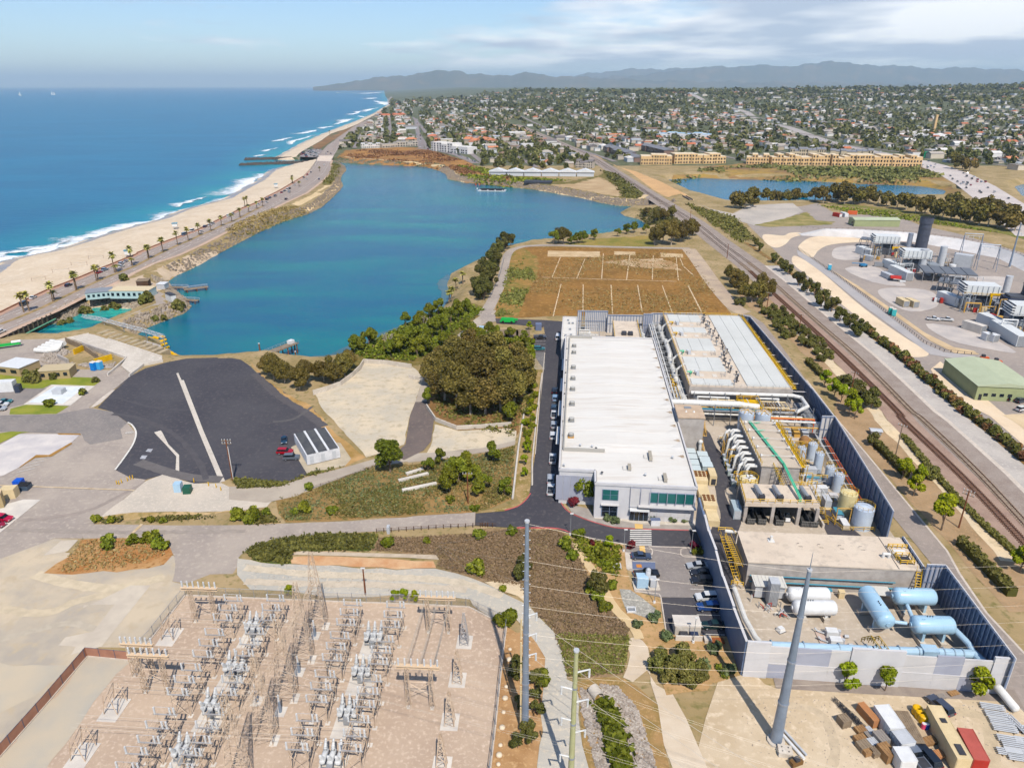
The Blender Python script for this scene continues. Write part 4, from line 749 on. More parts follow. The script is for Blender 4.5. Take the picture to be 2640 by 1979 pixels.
for y0,y1 in((120,125.2),(132.6,146.2),(153.4,167.4),(174.8,181.4),(188.8,198.6)):
 n=3
 for i in range(n):MB().prism([(6.6+i*4.5,y0),(11.0+i*4.5,y0),(11.0+i*4.5,y1),(6.6+i*4.5,y1)],HF,HF+.28).build('roof_panel',GREYROOF,t)
for i in range(3):
 MB().prism([(24.6+i*4.6,120.3),(29.1+i*4.6,120.3),(28.9+i*4.6,199),(24.4+i*4.6,199)],HF,HF+.3).build('roof_panel',GREYROOF,t)
for k in range(36):
 y=121+k*2.15;s=rnd.uniform(.8,1.2);x=21.9+rnd.uniform(-1.5,1.7)
 m=MB();m.cyl((x,y,HF),(x,y,HF+1.5*s),.16,None,6);m.cyl((x,y,HF+.6),(x+.9*rnd.choice((-1,1)),y,HF+.7),.14,None,6);m.box(x,y,HF+1.5*s,.6,.6,.4,rnd.uniform(0,3));m.build('valve_actuator',DARKM if k%3 else GREYM,t)
for y0 in(128.8,149.8,171,185):
 for x in(11,15.4):MB().box(x,y0,HF,1.5,2.6,.1).build('hatch',PALECONC,t)
 m=MB();m.box(9.6,y0,HF,1.0,1.6,1.2);m.ball((9,y0+.9,HF+1.1),.55,8,5);m.build('blower',LGREYM,t)
 m=MB();rail(m,[(7,y0-1.5,HF),(7.4,y0+1.6,HF)],1.2,.16);m.tube([(6,y0,HF+1.2),(7.6,y0,HF+1.2),(7.6,y0+1.2,HF)],.25,6);m.build('green_valve' if y0<160 else 'yellow_valve',GREENP if y0<160 else YEL,t)
 m=MB();rail(m,[(17.6,y0-.8,HF),(19,y0-.8,HF),(19,y0+1,HF),(17.6,y0+1,HF)],1.2,.1,1.4);m.build('hatch_rail',GREYM,t)
m=MB();rail(m,[(5.4,119,HF),(5.0,199,HF),(37.6,199.6,HF)],1.1,.13,2.4);rail(m,[(38.6,199.6,HF),(39.9,119.4,HF)],1.1,.15,1.6);rail(m,[(37.7,199.6,HF),(38.9,119.4,HF)],1.1,.15,1.6);m.build('railing',YEL,t)
MB().prism([(38.9,119.5),(40.3,119.5),(39.1,199.5),(37.7,199.5)],HF-.15,HF-.03).build('walkway',YEL,t)
m=MB();rail(m,[(5.8,118.7,HF),(38.8,119.3,HF)],1.1,.09,2.0);m.build('south_railing',GREYM,t)
t=pthing('pipe_gallery','gallery of fat white pipes and grey racks beside the process building','pipework',0,0)
m=MB();m.tube([(3.6,197,3.2),(3.6,176,3.2),(3.9,174,4.4),(3.9,158,4.4),(3.6,156,3.4),(3.6,136,3.4),(4.4,134,2.8),(4.4,118,2.8)],1.05,14);m.build('main_pipe',PIPEW,t)
m=MB();m.tube([(3.4,128,3.2),(2.2,126,3.2),(2.2,108,3.2),(2.2,105,.5)],1.2,14);m.build('main_pipe',PIPEW,t)
for k,x in enumerate((-1.3,-.5,.3)):m=MB();m.tube([(x,196,5.4+.2*k),(x,110,5.4+.2*k)],.26,8);m.build('pipe',PIPEW if k!=1 else LGREYM,t)
for y in range(112,198,6):
 m=MB();m.bar((-1.9,y,0),(-1.9,y,6.5),.24);m.bar((1.2,y,0),(1.2,y,6.5),.24);m.bar((-1.9,y,5.0),(5,y,5.0),.2);m.bar((-1.9,y,6.5),(1.2,y,6.5),.2);m.build('rack_frame',GREYM,t)
for y in(187,168,149,138):m=MB();m.tube([(3.8,y,4),(3.8,y,6.2),(5.2,y,7.6),(6.5,y,HF+.6)],.42,8);m.build('riser',PIPEW,t)
m=MB();rail(m,[(1.4,136,4),(1.4,104,4)],1.2,.16);rail(m,[(2.5,128,4),(2.5,104,4)],1.2,.16);m.box(1.9,119,3.85,1.1,32,.12);m.build('walkway',YEL,t)
MB().box(-.4,150,.12,3.2,88,.06).build('trench_cover',DARKM,t)
t=pthing('pipe_rack','cross rack of white orange and grey pipes below the filter basin','pipework',0,0)
m=MB();m.tube([(-2,108.3,6.6),(20,108.3,6.6),(22,108.3,6.2),(26,107.6,6.2)],1.0,14);m.build('main_pipe',PIPEW,t)
m=MB();m.tube([(6,117.5,6.2),(39,118,6.2),(41.5,117,6.0),(41.5,110,6.0),(38,109.5,4)],.6,10);m.build('pipe',PIPEW,t)
for k,(x0,x1,y,z,mt)in enumerate(((8,18,115.6,5.6,PIPEW),(27,34,116,5.6,PIPEW),(6,40,113.5,3.2,LGREYM),(6,40,112.4,3.4,BUFF),(8,38,111.2,3.0,PIPEW),(8,38,110.4,3.3,GREYM),(4,26,106.7,5.4,TEALD),(4,26,106.2,5.0,GREYM),(20,42,104.6,4.2,BUFF),(20,42,103.6,4.4,ORANGEP),(28,42,99,5.6,PIPEW),(28,42,97.6,4.4,BUFF),(6,40,109.4,2.4,PIPEW),(10,40,114.5,2.2,PIPEW))):
 m=MB();m.tube([(x0,y,0),(x0,y,z),(x1,y,z),(x1,y,.2)],.34 if mt is PIPEW else .22,8);m.build('pipe',mt,t)
for k in range(10):m=MB();m.tube([(8+k*3.2,116.5,0),(8+k*3.2,116.5,3+k%3),(8+k*3.2,112,3+k%3)],.24,6);m.build('drop_pipe',(PIPEW,LGREYM,PIPEW,GREYM)[k%4],t)
for x in range(2,44,5):
 m=MB();m.bar((x,105.6,0),(x,105.6,7.4),.26);m.bar((x,116.8,0),(x,116.8,6.8),.26);m.bar((x,105.6,6),(x,116.8,6),.2);m.bar((x,105.6,4),(x,116.8,4),.18);m.build('rack_frame',GREYM,t)
for x0 in(12,28):
 m=MB()
 for yy in(110.2,115):m.bar((x0,yy,5),(x0+8,yy,5),.5)
 for xx in(x0,x0+6.6,x0+8):m.bar((xx,110.2,5),(xx,115,5),.5)
 m.build('grating_frame',BEIGE,t);m=MB()
 for i in range(6):m.bar((x0+.6+i,110.6,4.6),(x0+.6+i,114.6,4.6),.45)
 m.build('grating',mat('grating_brown',(120,96,60),rough=.8),t)
m=MB();rail(m,[(20.5,109,5.2),(20.5,116,5.2),(27.5,116,5.2),(27.5,109,5.2)],1.2,.2);m.box(24,112.5,5.0,7,7,.15);m.build('platform',YEL,t)
for i,(x,y)in enumerate(((41.7,117.5),(42.2,113.2),(42.4,109),(42.2,105.2))):
 q=pthing('electrical_cabinet','grey cabinet %s by the blue screen wall'%('farthest of four','second of four from the filters','third of four from the filters','low nearest of four')[i],'cabinet',x,y)
 MB().box(0,0,.15,3.6,3.4,2.9 if i<3 else 2.2).build('body',LGREYM,q);MB().box(0,0,3.05 if i<3 else 2.35,3.8,3.6,.14).build('roof',GREYM,q);MB().box(-.6,-1.72,.4,1,.06,2).build('door',GREYM,q)
t=pthing('concrete_tower','windowless concrete block tower beside the white roof','tower',0,0)
MB().prism([(-2.4,85.4),(5,85.4),(5,94),(-2.4,94)],0,11.8).build('wall',CONCWALL,t);MB().prism([(-2.6,85.2),(5.2,85.2),(5.2,94.2),(-2.6,94.2)],11.8,12.15).build('roof',mat('tower_roof',(206,184,160),(190,168,146),.4,rough=.9),t)
for x in(.2,2.4):m=MB();m.cyl((x,89,12.15),(x,89,12.6),.35,.1,10);m.build('vent',PIPEW,t)
MB().box(1,92,12.16,2,1.4,.12).build('hatch',GREYM,t)
m=MB();rail(m,[(5.8,94,9),(5.8,86,6),(5.8,94,3),(5.8,86,.3)],1.1,.14,1.5);stairs(m,(5.8,94,9),(5.8,86,6));stairs(m,(5.8,86,6),(5.8,94,3));stairs(m,(5.8,94,3),(5.8,86,0));m.build('stair',BUFF,t)
m=MB();m.cyl((4.4,84.6,0),(4.4,84.6,4.6),.45,.45,12);m.ball((4.4,84.6,4.8),.7,12,8);m.build('ball_vent',PIPEW,t)
for i,(x,y)in enumerate(((1.2,82.6),(1.2,79.2),(1.2,75.8),(1.2,72.6),(4.6,81),(4.8,77.8),(5,74.8))):
 q=pthing('air_handler','grey-green air handler, %s of seven between building and lane'%ORD[i],'air handler',x,y,0,0,'air handlers beside the plant lane')
 MB().box(0,0,.2,3.2 if i<4 else 2.8,2.5,2.6).build('body',mat('air_handler',(190,200,200),(180,190,190),.5,rough=.5),q);MB().box(0,0,2.8,3.4 if i<4 else 3.0,2.8,.16,0,.96).build('lid',mat('air_handler_lid',(204,214,214),rough=.5),q);MB().box(.2,-1.28,.5,1,.06,1.6).build('panel',GREYM,q)
for i,(x,y)in enumerate(((2.2,68.6),(2.6,56.4))):
 q=pthing('chiller',('beige chiller with eight fans nearest the air handlers','beige chiller with nine fans beside the leaning screen wall')[i],'chiller',x,y)
 MB().box(0,0,.3,3.4,5.4,2.4).build('body',BEIGE,q);MB().box(0,-5.6,.1,2.8,5.4,1.7).build('pump_box',BEIGE,q)
 for a in range(3):
  for b in range(3):m=MB();m.cyl((-1.05+a*1.05,-.2+b*1.05,2.7),(-1.05+a*1.05,-.2+b*1.05,2.85),.45,None,12);m.build('fan',mat('fan_brown',(120,84,56),rough=.7),q)
q=pthing('generator','tall beige generator enclosure beside the plant lane','generator',5.6,70.2);MB().box(0,0,.2,1.9,4.6,2.9).build('enclosure',BEIGE,q);MB().box(-1.15,1.2,.6,.4,1.4,1.6).build('radiator',mat('gen_orange',(214,146,80),rough=.6),q);MB().box(.1,-2.32,.4,1.2,.06,1.8).build('door',DARKM,q)
t=pthing('treatment_basin','tall concrete treatment basin with yellow rails and green pipe','basin',0,0)
MB().prism([(17.2,66),(27,66),(26.6,93),(16.9,93)],0,7.8).build('wall',CONCWALL,t);MB().prism([(16.9,65.7),(27.3,65.7),(26.9,93.3),(16.6,93.3)],7.8,8.1).build('deck',mat('basin_deck',(206,192,174),(196,182,164),.3,rough=.9),t)
m=MB();rail(m,[(16.8,93,8.1),(17.1,66,8.1)],1.1,.15,1.8);rail(m,[(27.1,66,8.1),(26.7,93,8.1)],1.1,.15,1.8);rail(m,[(28.3,66,8.1),(27.9,93,8.1)],1.1,.15,1.8);m.build('railing',YEL,t)
MB().prism([(27.1,66),(28.4,66),(28.0,93),(26.7,93)],7.9,8.02).build('walkway',YEL,t)
for k in range(5):
 y=70+k*5.1;m=MB();m.bar((17.4,y,9.0),(26.6,y,9.0),.12);m.bar((17.6,y,8.1),(17.6,y,9.1),.12);m.bar((26.3,y,8.1),(26.3,y,9.1),.12);m.build('header',GREYM,t)
 for s in(-1,1):c=MB();c.cyl((22+s*4.4,y,9.0),(22+s*3.7,y,9.0),.42,.06,10);c.build('horn',WHITEM,t)
 m=MB()
 for q in range(3):m.tube([(20.6,y+1.4,8.3),(21.4+q*.3,y+1+q*.3,8.3),(22.6,y+1.6,8.3)],.09,5)
 m.build('hose',GREENP,t)
m=MB();m.tube([(19.2,92,8.5),(22.6,66.5,8.6),(23.0,58,7.6),(23.3,52.4,6.8),(23.3,51.9,.6)],.2,8);m.tube([(19.7,92,8.5),(23.0,66.5,8.6),(23.4,58,7.6),(23.7,52.4,6.8),(23.7,51.9,.6)],.16,6);m.build('green_pipe',GREENP,t)
m=MB();stairs(m,(20.5,66,8),(22.4,58,3.8),1.1,12);rail(m,[(20,66,8),(21.8,58,4)],1.1,.12);m.build('stair',YEL,t)
m=MB();stairs(m,(22.0,66,8),(23.8,57,3.8),1.1,12);m.build('stair',DARKM,t)
for k in range(14):
 y=68+k*1.75;m=MB();m.tube([(16.6,y,6.6-(k%2)*.5),(14.6,y,6.6-(k%2)*.5),(14.0,y-.3,5.6),(13.9,y-.3,1.2)],.36,8);m.build('elbow_pipe',PIPEW,t)
for k in range(5):m=MB();m.tube([(12.2,70+k*5,.6),(12.8,71+k*5,5.0),(14,72+k*5,5.4)],.42,8);m.build('inlet_pipe',PIPEW,t)
m=MB()
for k in range(9):m.bar((13,67+k*3.2,0),(13,67+k*3.2,4.4),.2);m.bar((13,67+k*3.2,4.4),(16.8,67+k*3.2,4.4),.18);m.bar((11.4,67+k*3.2,0),(13,67+k*3.2,4.4),.15)
m.bar((13,67,4.4),(13,93,4.4),.2);m.bar((13,67,2.2),(13,93,2.2),.2);m.build('pipe_frame',DARKM,t)
for i in range(6):q=pthing('valve_cabinet','small grey-green cabinet, %s of six along the basin pipes from the deck'%ORD[i],'cabinet',11.2+.25*(i%2),68.6+i*2.9,0,0,'cabinets along the basin pipes');MB().box(0,0,.1,1.1,1.3,1.5).build('body',mat('cab_green',(176,188,184),rough=.5),q);MB().box(.0,0,1.6,1.25,1.45,.1).build('lid',LGREYM,q)
t=pthing('sludge_deck','raised concrete deck on columns over parked black bins','deck',0,0)
MB().prism([(10,50.5),(28,51.4),(28.2,60),(10.6,60)],4.9,5.9).build('slab',TANROOF,t)
for x in(10.5,17,23.2,27.6):
 for y in(51.2,59.2):MB().box(x,y,0,.8,.8,4.9).build('column',CONCWALL,t)
MB().prism([(10.6,60),(28.2,60),(28.2,60.4),(10.6,60.4)],0,4.9).build('back_wall',CONCWALL,t)
m=MB();rail(m,[(10.6,59.8,5.9),(10,50.6,5.9),(28,51.5,5.9),(28.2,60,5.9),(23,60,5.9)],1.1,.14,1.8);rail(m,[(10.2,62.5,5.2),(10,60,5.2),(15,60,5.2)],1.1,.14,1.5);m.build('railing',YEL,t)
for i,(x,y)in enumerate(((14.2,54.6),(18.7,54.8),(25.4,55))):q=pthing('screw_press','grey sludge press %s on the raised concrete deck'%('leftmost of three','in the middle of three','rightmost of three beside the green pipe')[i],'machine',x,y,5.9);m=MB();m.cyl((0,-1.9,.9),(-.6,2.2,1.3),.55,.55,12);m.build('drum',GREYM,q);MB().box(.1,-2.1,0,1.3,1.2,1.3).build('motor',DARKM,q);MB().box(-.3,.8,0,.9,3,.5).build('skid',LGREYM,q)
q=pthing('round_clarifier','round cream clarifier ringed by yellow rails','clarifier',13.4,62.8);m=MB();m.cyl((0,0,0),(0,0,5.6),2.4,None,20);smooth_angle(m.build('shell',CREAMT,q));m=MB();rail(m,[(2.4*math.cos(i*.5236),2.4*math.sin(i*.5236),5.6)for i in range(13)],1.1,.16,2);m.build('railing',YEL,q);m=MB();m.box(0,0,5.6,3.6,.5,.35).box(0,0,5.6,.5,3.6,.35);m.cyl((.8,.8,5.6),(.8,.8,6.3),.4,None,8);m.build('bridge',WHITEM,q)
for i,x in enumerate((11.9,14.6,18.8,25.0,27.2)):
 q=pthing('roll_off_bin','black ribbed roll-off bin %s under the concrete deck'%('first from the lane','second from the lane','in the middle','beside the green pipe','farthest from the lane')[i],'bin',x if i<4 else 27.0,52.6);w=1.9
 if i==3:q.location=PL(24.9,52.6)
 b=MB();b.box(0,0,.3,w,5.2,.12).box(-w/2,0,.3,.1,5.2,1.5).box(w/2,0,.3,.1,5.2,1.5).box(0,-2.6,.3,w,.1,1.4).box(0,2.6,.3,w,.1,1.5);b.build('shell',mat('bin_black',(66,66,66),rough=.7),q);b=MB();b.box(0,-2.68,1.68,w+.15,.12,.12).box(0,-2.68,.9,w,.1,.1)
 for k in range(5):b.box(-w/2+.2+k*.38,-2.68,.3,.08,.08,1.4)
 b.build('rib',mat('bin_rib',(130,128,124),rough=.7),q)
q=pthing('small_loader','small white loader parked between the bins under the deck','loader',21.2,52.9);MB().box(0,0,.4,1.2,2.6,.8,0,.9).build('body',WHITEM,q);MB().box(0,-.3,1.2,1.0,1.1,.9,0,.85).build('cab',GLASSD,q)
for sx_ in(-.6,.6):
 for sy in(-.8,.8):m=MB();m.cyl((sx_-.12,sy,.4),(sx_+.12,sy,.4),.4,None,12);m.build('wheel',BLACKM,q)
q=pthing('grey_container','tall grey-green container standing beside the deck and lane','container',9.0,54.4);MB().box(0,0,.1,2.0,5,2.7).build('body',mat('cab_green2',(176,190,196),rough=.5),q);MB().box(0,-2.53,.3,1.6,.06,2.2).build('door',LGREYM,q)
for i,(x,y,r,h)in enumerate(((19.8,98.2,2.25,8.8),(24.7,97.9,2.25,8.8))):
 t=tank('storage_tank',('pale blue round tank behind the basin, left of the pair','pale blue round tank behind the basin, right of the pair')[i],x,y,r,h,BLUETANK,'pair of pale blue tanks');m=MB()
 for k in range(6):m.bar((0,0,h+.7),(2.4*math.cos(k*1.047),2.4*math.sin(k*1.047),h+.2),.2)
 m.build('roof_beam',BUFF,t)
q=pthing('rust_tank','rust-brown horizontal tank with yellow rails in the chemical yard','tank',36.5,91.5);m=MB();m.capsule((0,-2,2.2),(0,2,2.2),1.6,16);smooth_angle(m.build('shell',RUSTT,q));MB().box(0,-1.4,0,2.2,.5,1).box(0,1.4,0,2.2,.5,1).build('saddle',CONCWALL,q);m=MB();rail(m,[(-2,-3,.4),(2.2,-3,.4),(2.2,3,.4)],1.1,.14);m.build('railing',YEL,q)
for i,(x,y,r,h,mt,lb)in enumerate(((38.6,51.6,2.3,5.6,BLUETANK,'broad silver-blue tank at the near end of the tank row'),(36.9,57.6,2.1,6.0,CREAMT,'broad cream tank second from the near end of the row'),(38.3,68.6,1.35,5,BLUETANK,'slim white tank behind the cream tank'),(37.4,72.8,1.3,4.8,BLUETANK,'white tank in the middle of the tank row'),(36.0,78.4,1.2,6,BLUETANK,'tall silver tank with caged ladder mid-row'),(36.4,85.6,1.35,5.2,BLUETANK,'white tank with yellow crown near the rusty tank'),(33.0,84.2,1.2,4.6,BLUETANK,'white tank left at the far end of the tank row'))):
 tank('chemical_tank',lb,x,y,r,h,mt)
for i,(x,y,sx_,sy,h)in enumerate(((30.5,95,2,2,2.2),(33,93.6,1.6,2.4,1.8),(31.5,90,2.4,2,2.0),(30.2,82.5,2.2,2,2.2),(31.6,79,2,1.6,1.6),(33.2,76.2,3.4,2,2.2),(33.2,72.5,4,1.2,1.4),(33.8,66.8,2.4,1.8,1.8),(31.6,66,2.2,3.6,1.7),(33,60.5,1.6,3.2,2.2),(34.6,56,1.6,3.6,1.2),(34.6,51.5,1.5,3.2,1.1),(35.8,64,2,1.6,1.3),(38.6,62.5,2,2,1.7),(30.3,86.4,1.6,1.6,1.4),(31.2,73.4,1.6,1.2,1.2))):
 q=pthing('dosing_skid','small pale dosing skid, %s from the far end beside the tank row'%ORD[i],'skid',x,y,0,0,'dosing skids beside the tank row');MB().box(0,0,.2,sx_,sy,h).build('cabinet',(WHITEM,LGREYM,BLUETANK,LGREYM)[i%4],q);MB().box(0,0,0,sx_+.5,sy+.5,.2).build('plinth',BEIGE,q);MB().box(0,0,h+.2,sx_+.1,sy+.1,.1).build('lid',(PANELP,WHITEM,TEALD,LGREYM)[(i*3)%4],q)
t=pthing('chemical_pipework','orange and grey pipe lines along the blue screen wall','pipework',0,0)
m=MB();m.tube([(42.4,95,2.6),(40.9,66,2.6),(40.6,60,2.6)],.14,6);m.tube([(42.8,95,2.8),(41.3,60,2.8)],.12,6);m.build('orange_line',ORANGEP,t)
for k in range(5):m=MB();m.tube([(41.8-k*.35,97,1.6+.35*k),(39.9-k*.25,52,1.6+.35*k)],.1,5);m.build('grey_line',GREYM if k%2 else PIPEW,t)
m=MB()
for k in range(11):m.bar((42.6-k*.17,97-k*4.3,0),(42.6-k*.17,97-k*4.3,3.2),.16);m.bar((42.6-k*.17,97-k*4.3,3.2),(39.8-k*.17,97-k*4.3,3.2),.14)
m.build('rack_post',GREYM,t)
m=MB();rail(m,[(29.3,95,.4),(29.6,66,.4),(30,56,.4),(33.4,49,.4)],1.1,.14,2);rail(m,[(33.4,49,.4),(41,49.3,.4)],1.1,.14,2);rail(m,[(34.5,88.5,3.2),(38,88.5,3.2),(38,84,3.2)],1.1,.14,1.5);m.build('railing',YEL,t)
for k in range(10):m=MB();m.tube([(31+rnd.uniform(0,5),64+k*3,.4),(31+rnd.uniform(0,5),64.5+k*3,1+rnd.random()),(36,65+k*3,1.4)],.14,5);m.build('hose_line',PIPEW if k%2 else GREYM,t)
m=MB();m.prism([(29,50),(29.5,50),(29.2,66),(28.8,66)],0,1.2);m.build('bund_wall',CONC,t)
for k in range(4):m=MB();m.prism([(30.2+k*2.6,99.6),(32+k*2.6,99.6),(32+k*2.6,103.4),(30.2+k*2.6,103.4)],0,1.6);m.build('open_tray',(ORANGEP,LGREYM,BUFF,LGREYM)[k],t)
HL=6.8
t=pthing('clearwell_building','long low tan-roofed concrete building behind the vessels','building',0,0)
MB().prism([(5.5,25.6),(41,26),(41,37.4),(5.5,36.6)],0,HL-.3).build('wall',CONCWALL,t);MB().prism([(5.3,25.4),(41.2,25.8),(41.2,37.6),(5.3,36.8)],HL-.3,HL).build('roof',TANROOF,t)
MB().box(36.3,31.5,HL,.14,11.4,.05).build('roof_joint',DARKM,t)
m=MB();rail(m,[(36.8,33.4,HL),(40.8,33.4,HL)],1.0,.22,1.0);rail(m,[(37.2,30.4,HL),(40,30.4,HL),(40,27.6,HL),(37.2,27.6,HL),(37.2,30.4,HL)],1.0,.22,1.0);rail(m,[(36.8,33.4,HL),(36.8,29,HL)],1.,.16);m.build('railing',YEL,t)
MB().box(38.6,29,HL,2.6,2.6,.1).build('hatch',DARKM,t);MB().box(38.5,31.9,HL,3,1.6,.12).build('white_hatch',WHITEM,t)
m=MB();stairs(m,(40.4,26,HL),(40.0,23.4,.2),1,12);m.build('stair',YEL,t)
m=MB();m.tube([(34.4,29.6,HL),(34.4,29.6,HL+1),(35.6,29.6,HL+1),(35.6,29.6,HL)],.32,8);m.build('gooseneck',PIPEW,t)
m=MB();m.box(12,33.6,HL,1.4,1.2,.12);m.cyl((12,33.6,HL),(12,33.6,HL+1.3),.38,.3,10);m.build('vent',PIPEW,t)
for k in range(4):m=MB();m.bar((17.5+k*4.4,33.2,HL+.05),(17.5+k*4.4,32.0,HL+.9),.1);m.bar((17.5+k*4.4,32.0,HL+.05),(18.4+k*4.4,32.0,HL+.05),.1);m.build('davit',DARKM,t)
m=MB();m.tube([(6,25.1,3.6),(36,25.4,3.6)],.12,6);m.tube([(6,24.9,2.2),(36,25.2,2.2)],.16,6);m.build('service_pipe',TEALD,t)
q=pthing('pipe_bridge_stair','yellow access stair between the blue wall and low building','stair',0,0);m=MB();stairs(m,(2.4,38,5.0),(4.0,26,1.0),1.2,16);stairs(m,(4,26,5),(3.4,37,5),1.2,16);rail(m,[(1.6,39,5),(4.6,39,5),(5.2,37,5)],1.1,.18,1.2);rail(m,[(2.4,25,1),(4.8,24.5,1)],1.1,.18,1.2);m.build('flight',YEL,q);m=MB();m.tube([(3,38.5,5.5),(5.5,38.2,5.5)],.4,8);m.build('elbow',PIPEW,q)
def vessel(label,a,b,r,z,m,legs,cat='tank',name='pressure_vessel'):
 a,b=Vector(a),Vector(b);c=(a+b)/2;d=b-a;ang=math.atan2(d.y,d.x);L_=d.length
 t=pthing(name,label,cat,c.x,c.y,0,ang)
 s=MB();s.capsule((-L_/2,0,z),(L_/2,0,z),r,24);smooth_angle(s.build('shell',m,t))
 for x in(-L_*.3,L_*.3):MB().box(x,0,.9,.5,r*1.5,z-r*.75-.9).build('saddle',m,t);MB().box(x,0,0,1.1,r*2.2,.95).build('plinth',CONC,t)
 for x in(-L_*.5,-L_*.17,L_*.17,L_*.5):MB().cyl((x-.05,0,z),(x+.05,0,z),r*1.008,None,24).build('weld_ring',m,t)
 n=MB();n.cyl((-L_/2-r*.62,0,z),(-L_/2-r*.45,0,z),.42,None,12);n.build('manway',m,t)
 l=MB()
 for s_ in(-.22,.22):l.bar((-L_*.36+s_,-r-.05,z-.6),(-L_*.36+s_,-r*.25,z+r+.05),.06)
 for k in range(5):l.bar((-L_*.36-.22,-r*(1-.17*k)-.03,z-.4+k*r*.3),(-L_*.36+.22,-r*(1-.17*k)-.03,z-.4+k*r*.3),.05)
 l.build('ladder',TEALD if m is BLUEV else GREYM,t)
 k=MB()
 for i in range(3):k.cyl((-L_*.2+i*.5,.2,z+r-.05),(-L_*.2+i*.5,.2,z+r+.3),.09,None,6)
 k.build('nozzle',DARKM,t);return t
vessel('pale blue vessel lying lengthwise left of its two companions',(29.2,12.6),(28.6,21),1.75,4.0,BLUEV,2)
vessel('pale blue vessel farthest back near the grey screen corner',(34.4,20.6),(41.2,20.9),1.75,4.0,BLUEV,2)
vessel('pale blue vessel nearest the front wall and blue pipe',(34.6,12.2),(41.0,12.6),1.75,4.0,BLUEV,2)
vessel('white horizontal tank at the back of the white pair',(13.6,20.9),(20.8,21.4),1.55,2.6,WHITEM,2,name='white_tank')
vessel('white horizontal tank at the front of the white pair',(13.6,16.8),(20.9,17.4),1.55,2.6,WHITEM,2,name='white_tank')
q=pthing('header_pipe','long pale blue header pipe running along the front wall','pipe',0,0)
m=MB();m.tube([(4.4,5.6,2.4),(24.5,6.2,2.4)],.82,14);m.build('pipe',PIPEB,q);m=MB();m.tube([(24.8,6.2,2.4),(33.6,6.6,2.4)],.82,14);m.build('pipe',PIPEB,q);m=MB();m.tube([(36.4,6.7,2.4),(43.2,6.9,2.4),(44.0,4.2,2.4),(44.0,1.2,2.0)],.82,14);m.build('pipe',PIPEB,q)
m=MB();m.tube([(41.8,12.4,3.4),(43.2,9,2.8),(43.2,6.9,2.4)],.6,12);m.build('branch',PIPEB,q);m=MB();m.tube([(30.6,12.6,4),(33.0,12.4,4)],.35,10);m.tube([(36,19.5,3),(35.6,14,2.4)],.4,10);m.build('link',PIPEB,q)
MB().box(35,6.6,1.5,2.8,2.0,1.9).build('meter_box',PIPEB,q)
for x in(6,12,18.5,23.6,25.6,29.5,33,37.6,39.4,41):m=MB();m.cyl((x-.1,5.75+(x-4)*.031,2.4),(x+.1,5.75+(x-4)*.031,2.4),.98,None,14);m.build('flange',mat('flange_grey',(150,170,186),rough=.5),q)
for x in range(7,43,4):MB().box(x,6.1+(x-7)*.02,0,.5,1.6,1.6).build('support',CONC,q)
for x in(7.5,10,13.5,16.5,19,22):m=MB();m.tube([(x,5.4,2.4),(x,4.2,2.4),(x,4.0,1.2)],.3,8);m.build('stub',PIPEB,q)
m=MB();m.tube([(4.4,5.6,2.4),(3.6,8,2.2),(2.7,13,2.2),(2.4,22,2.2),(2.6,24,1.2)],.55,10);m.build('white_branch',PIPEW,q)
m=MB();rail(m,[(24.0,9.6,1.2),(24.6,7.6,3.6),(25.2,3.6,3.6),(25.4,2.2,2)],1.0,.16,1);rail(m,[(25.4,9.6,1.2),(26,7.6,3.6),(26.6,3.6,3.6),(26.8,2.2,2)],1.0,.16,1);m.build('crossover_stair',YEL,q)
q=pthing('cooling_tower','slim ribbed grey vaporiser tower beside the white tanks','tower',9.8,20.6);MB().box(0,0,.5,1.9,2.2,5.6).build('body',LGREYM,q)
for k in range(7):MB().box(-.85+k*.28,-1.14,.6,.1,.12,5.4).build('fin',GREYM,q)
m=MB()
for a in(-.9,.9):
 for b in(-1,1):m.bar((a,b,0),(a,b,.6),.16)
m.build('leg',GREYM,q)
q=pthing('ribbed_shed','grey shed with ribbed pale roof behind the vaporiser tower','shed',9.6,23.3)
MB().box(0,0,.6,6.0,3,3).build('wall',LGREYM,q);MB().box(0,0,3.6,6.6,3.8,.18).build('roof',mat('shed_roof',(214,212,204),rough=.6),q)
for k in range(8):MB().box(-2.9+k*.83,0,3.78,.1,3.8,.07).build('rib',PANELP,q)
q=pthing('lean_to','pale lean-to canopy behind the lengthwise blue vessel','canopy',32.4,23.6);MB().box(0,0,2.6,4,3,.16).build('roof',mat('shed_roof',(0,0,0)),q);m=MB()
for a in(-1.8,1.8):
 for b in(-1.3,1.3):m.bar((a,b,0),(a,b,2.6),.16)
m.build('post',GREYM,q)
q=pthing('pump_skid','pair of white pump sets with pipe stubs mid-yard','pump',19.3,10.6)
for dy in(1.4,-1.0):MB().box(0,dy,.3,2.2,1.5,1.3).build('cabinet',WHITEM,q);m=MB();m.cyl((1.4,dy,.3),(1.4,dy,1.6),.35,None,10);m.build('motor',LGREYM,q);m=MB();m.tube([(-1.3,dy,.6),(-2.4,dy+.6,.6),(-3,dy+1,1)],.18,6);m.cyl((2.4,dy-.3,.5),(3.2,dy-.3,.5),.35,None,10);m.build('pipe',LGREYM,q)
MB().box(-.3,.2,0,5,4.4,.28).build('plinth',mat('plinth_pink',(206,184,170),rough=.9),q)
for i,(x,y,lb)in enumerate(((22.4,24.2,'small blue-topped cabinet against the low building'),(25,24,'small tan cabinet against the low building'))):q=pthing('yard_cabinet',lb,'cabinet',x,y);MB().box(0,0,0,1.1,.9,1.7).build('body',LGREYM if i==0 else BEIGE,q);MB().box(0,0,1.7,1.25,1.1,.12).build('lid',TEALD if i==0 else BEIGE,q)
q=pthing('valve_cluster','tangle of small pipes and valves between vaporiser and white tanks','pipework',0,0)
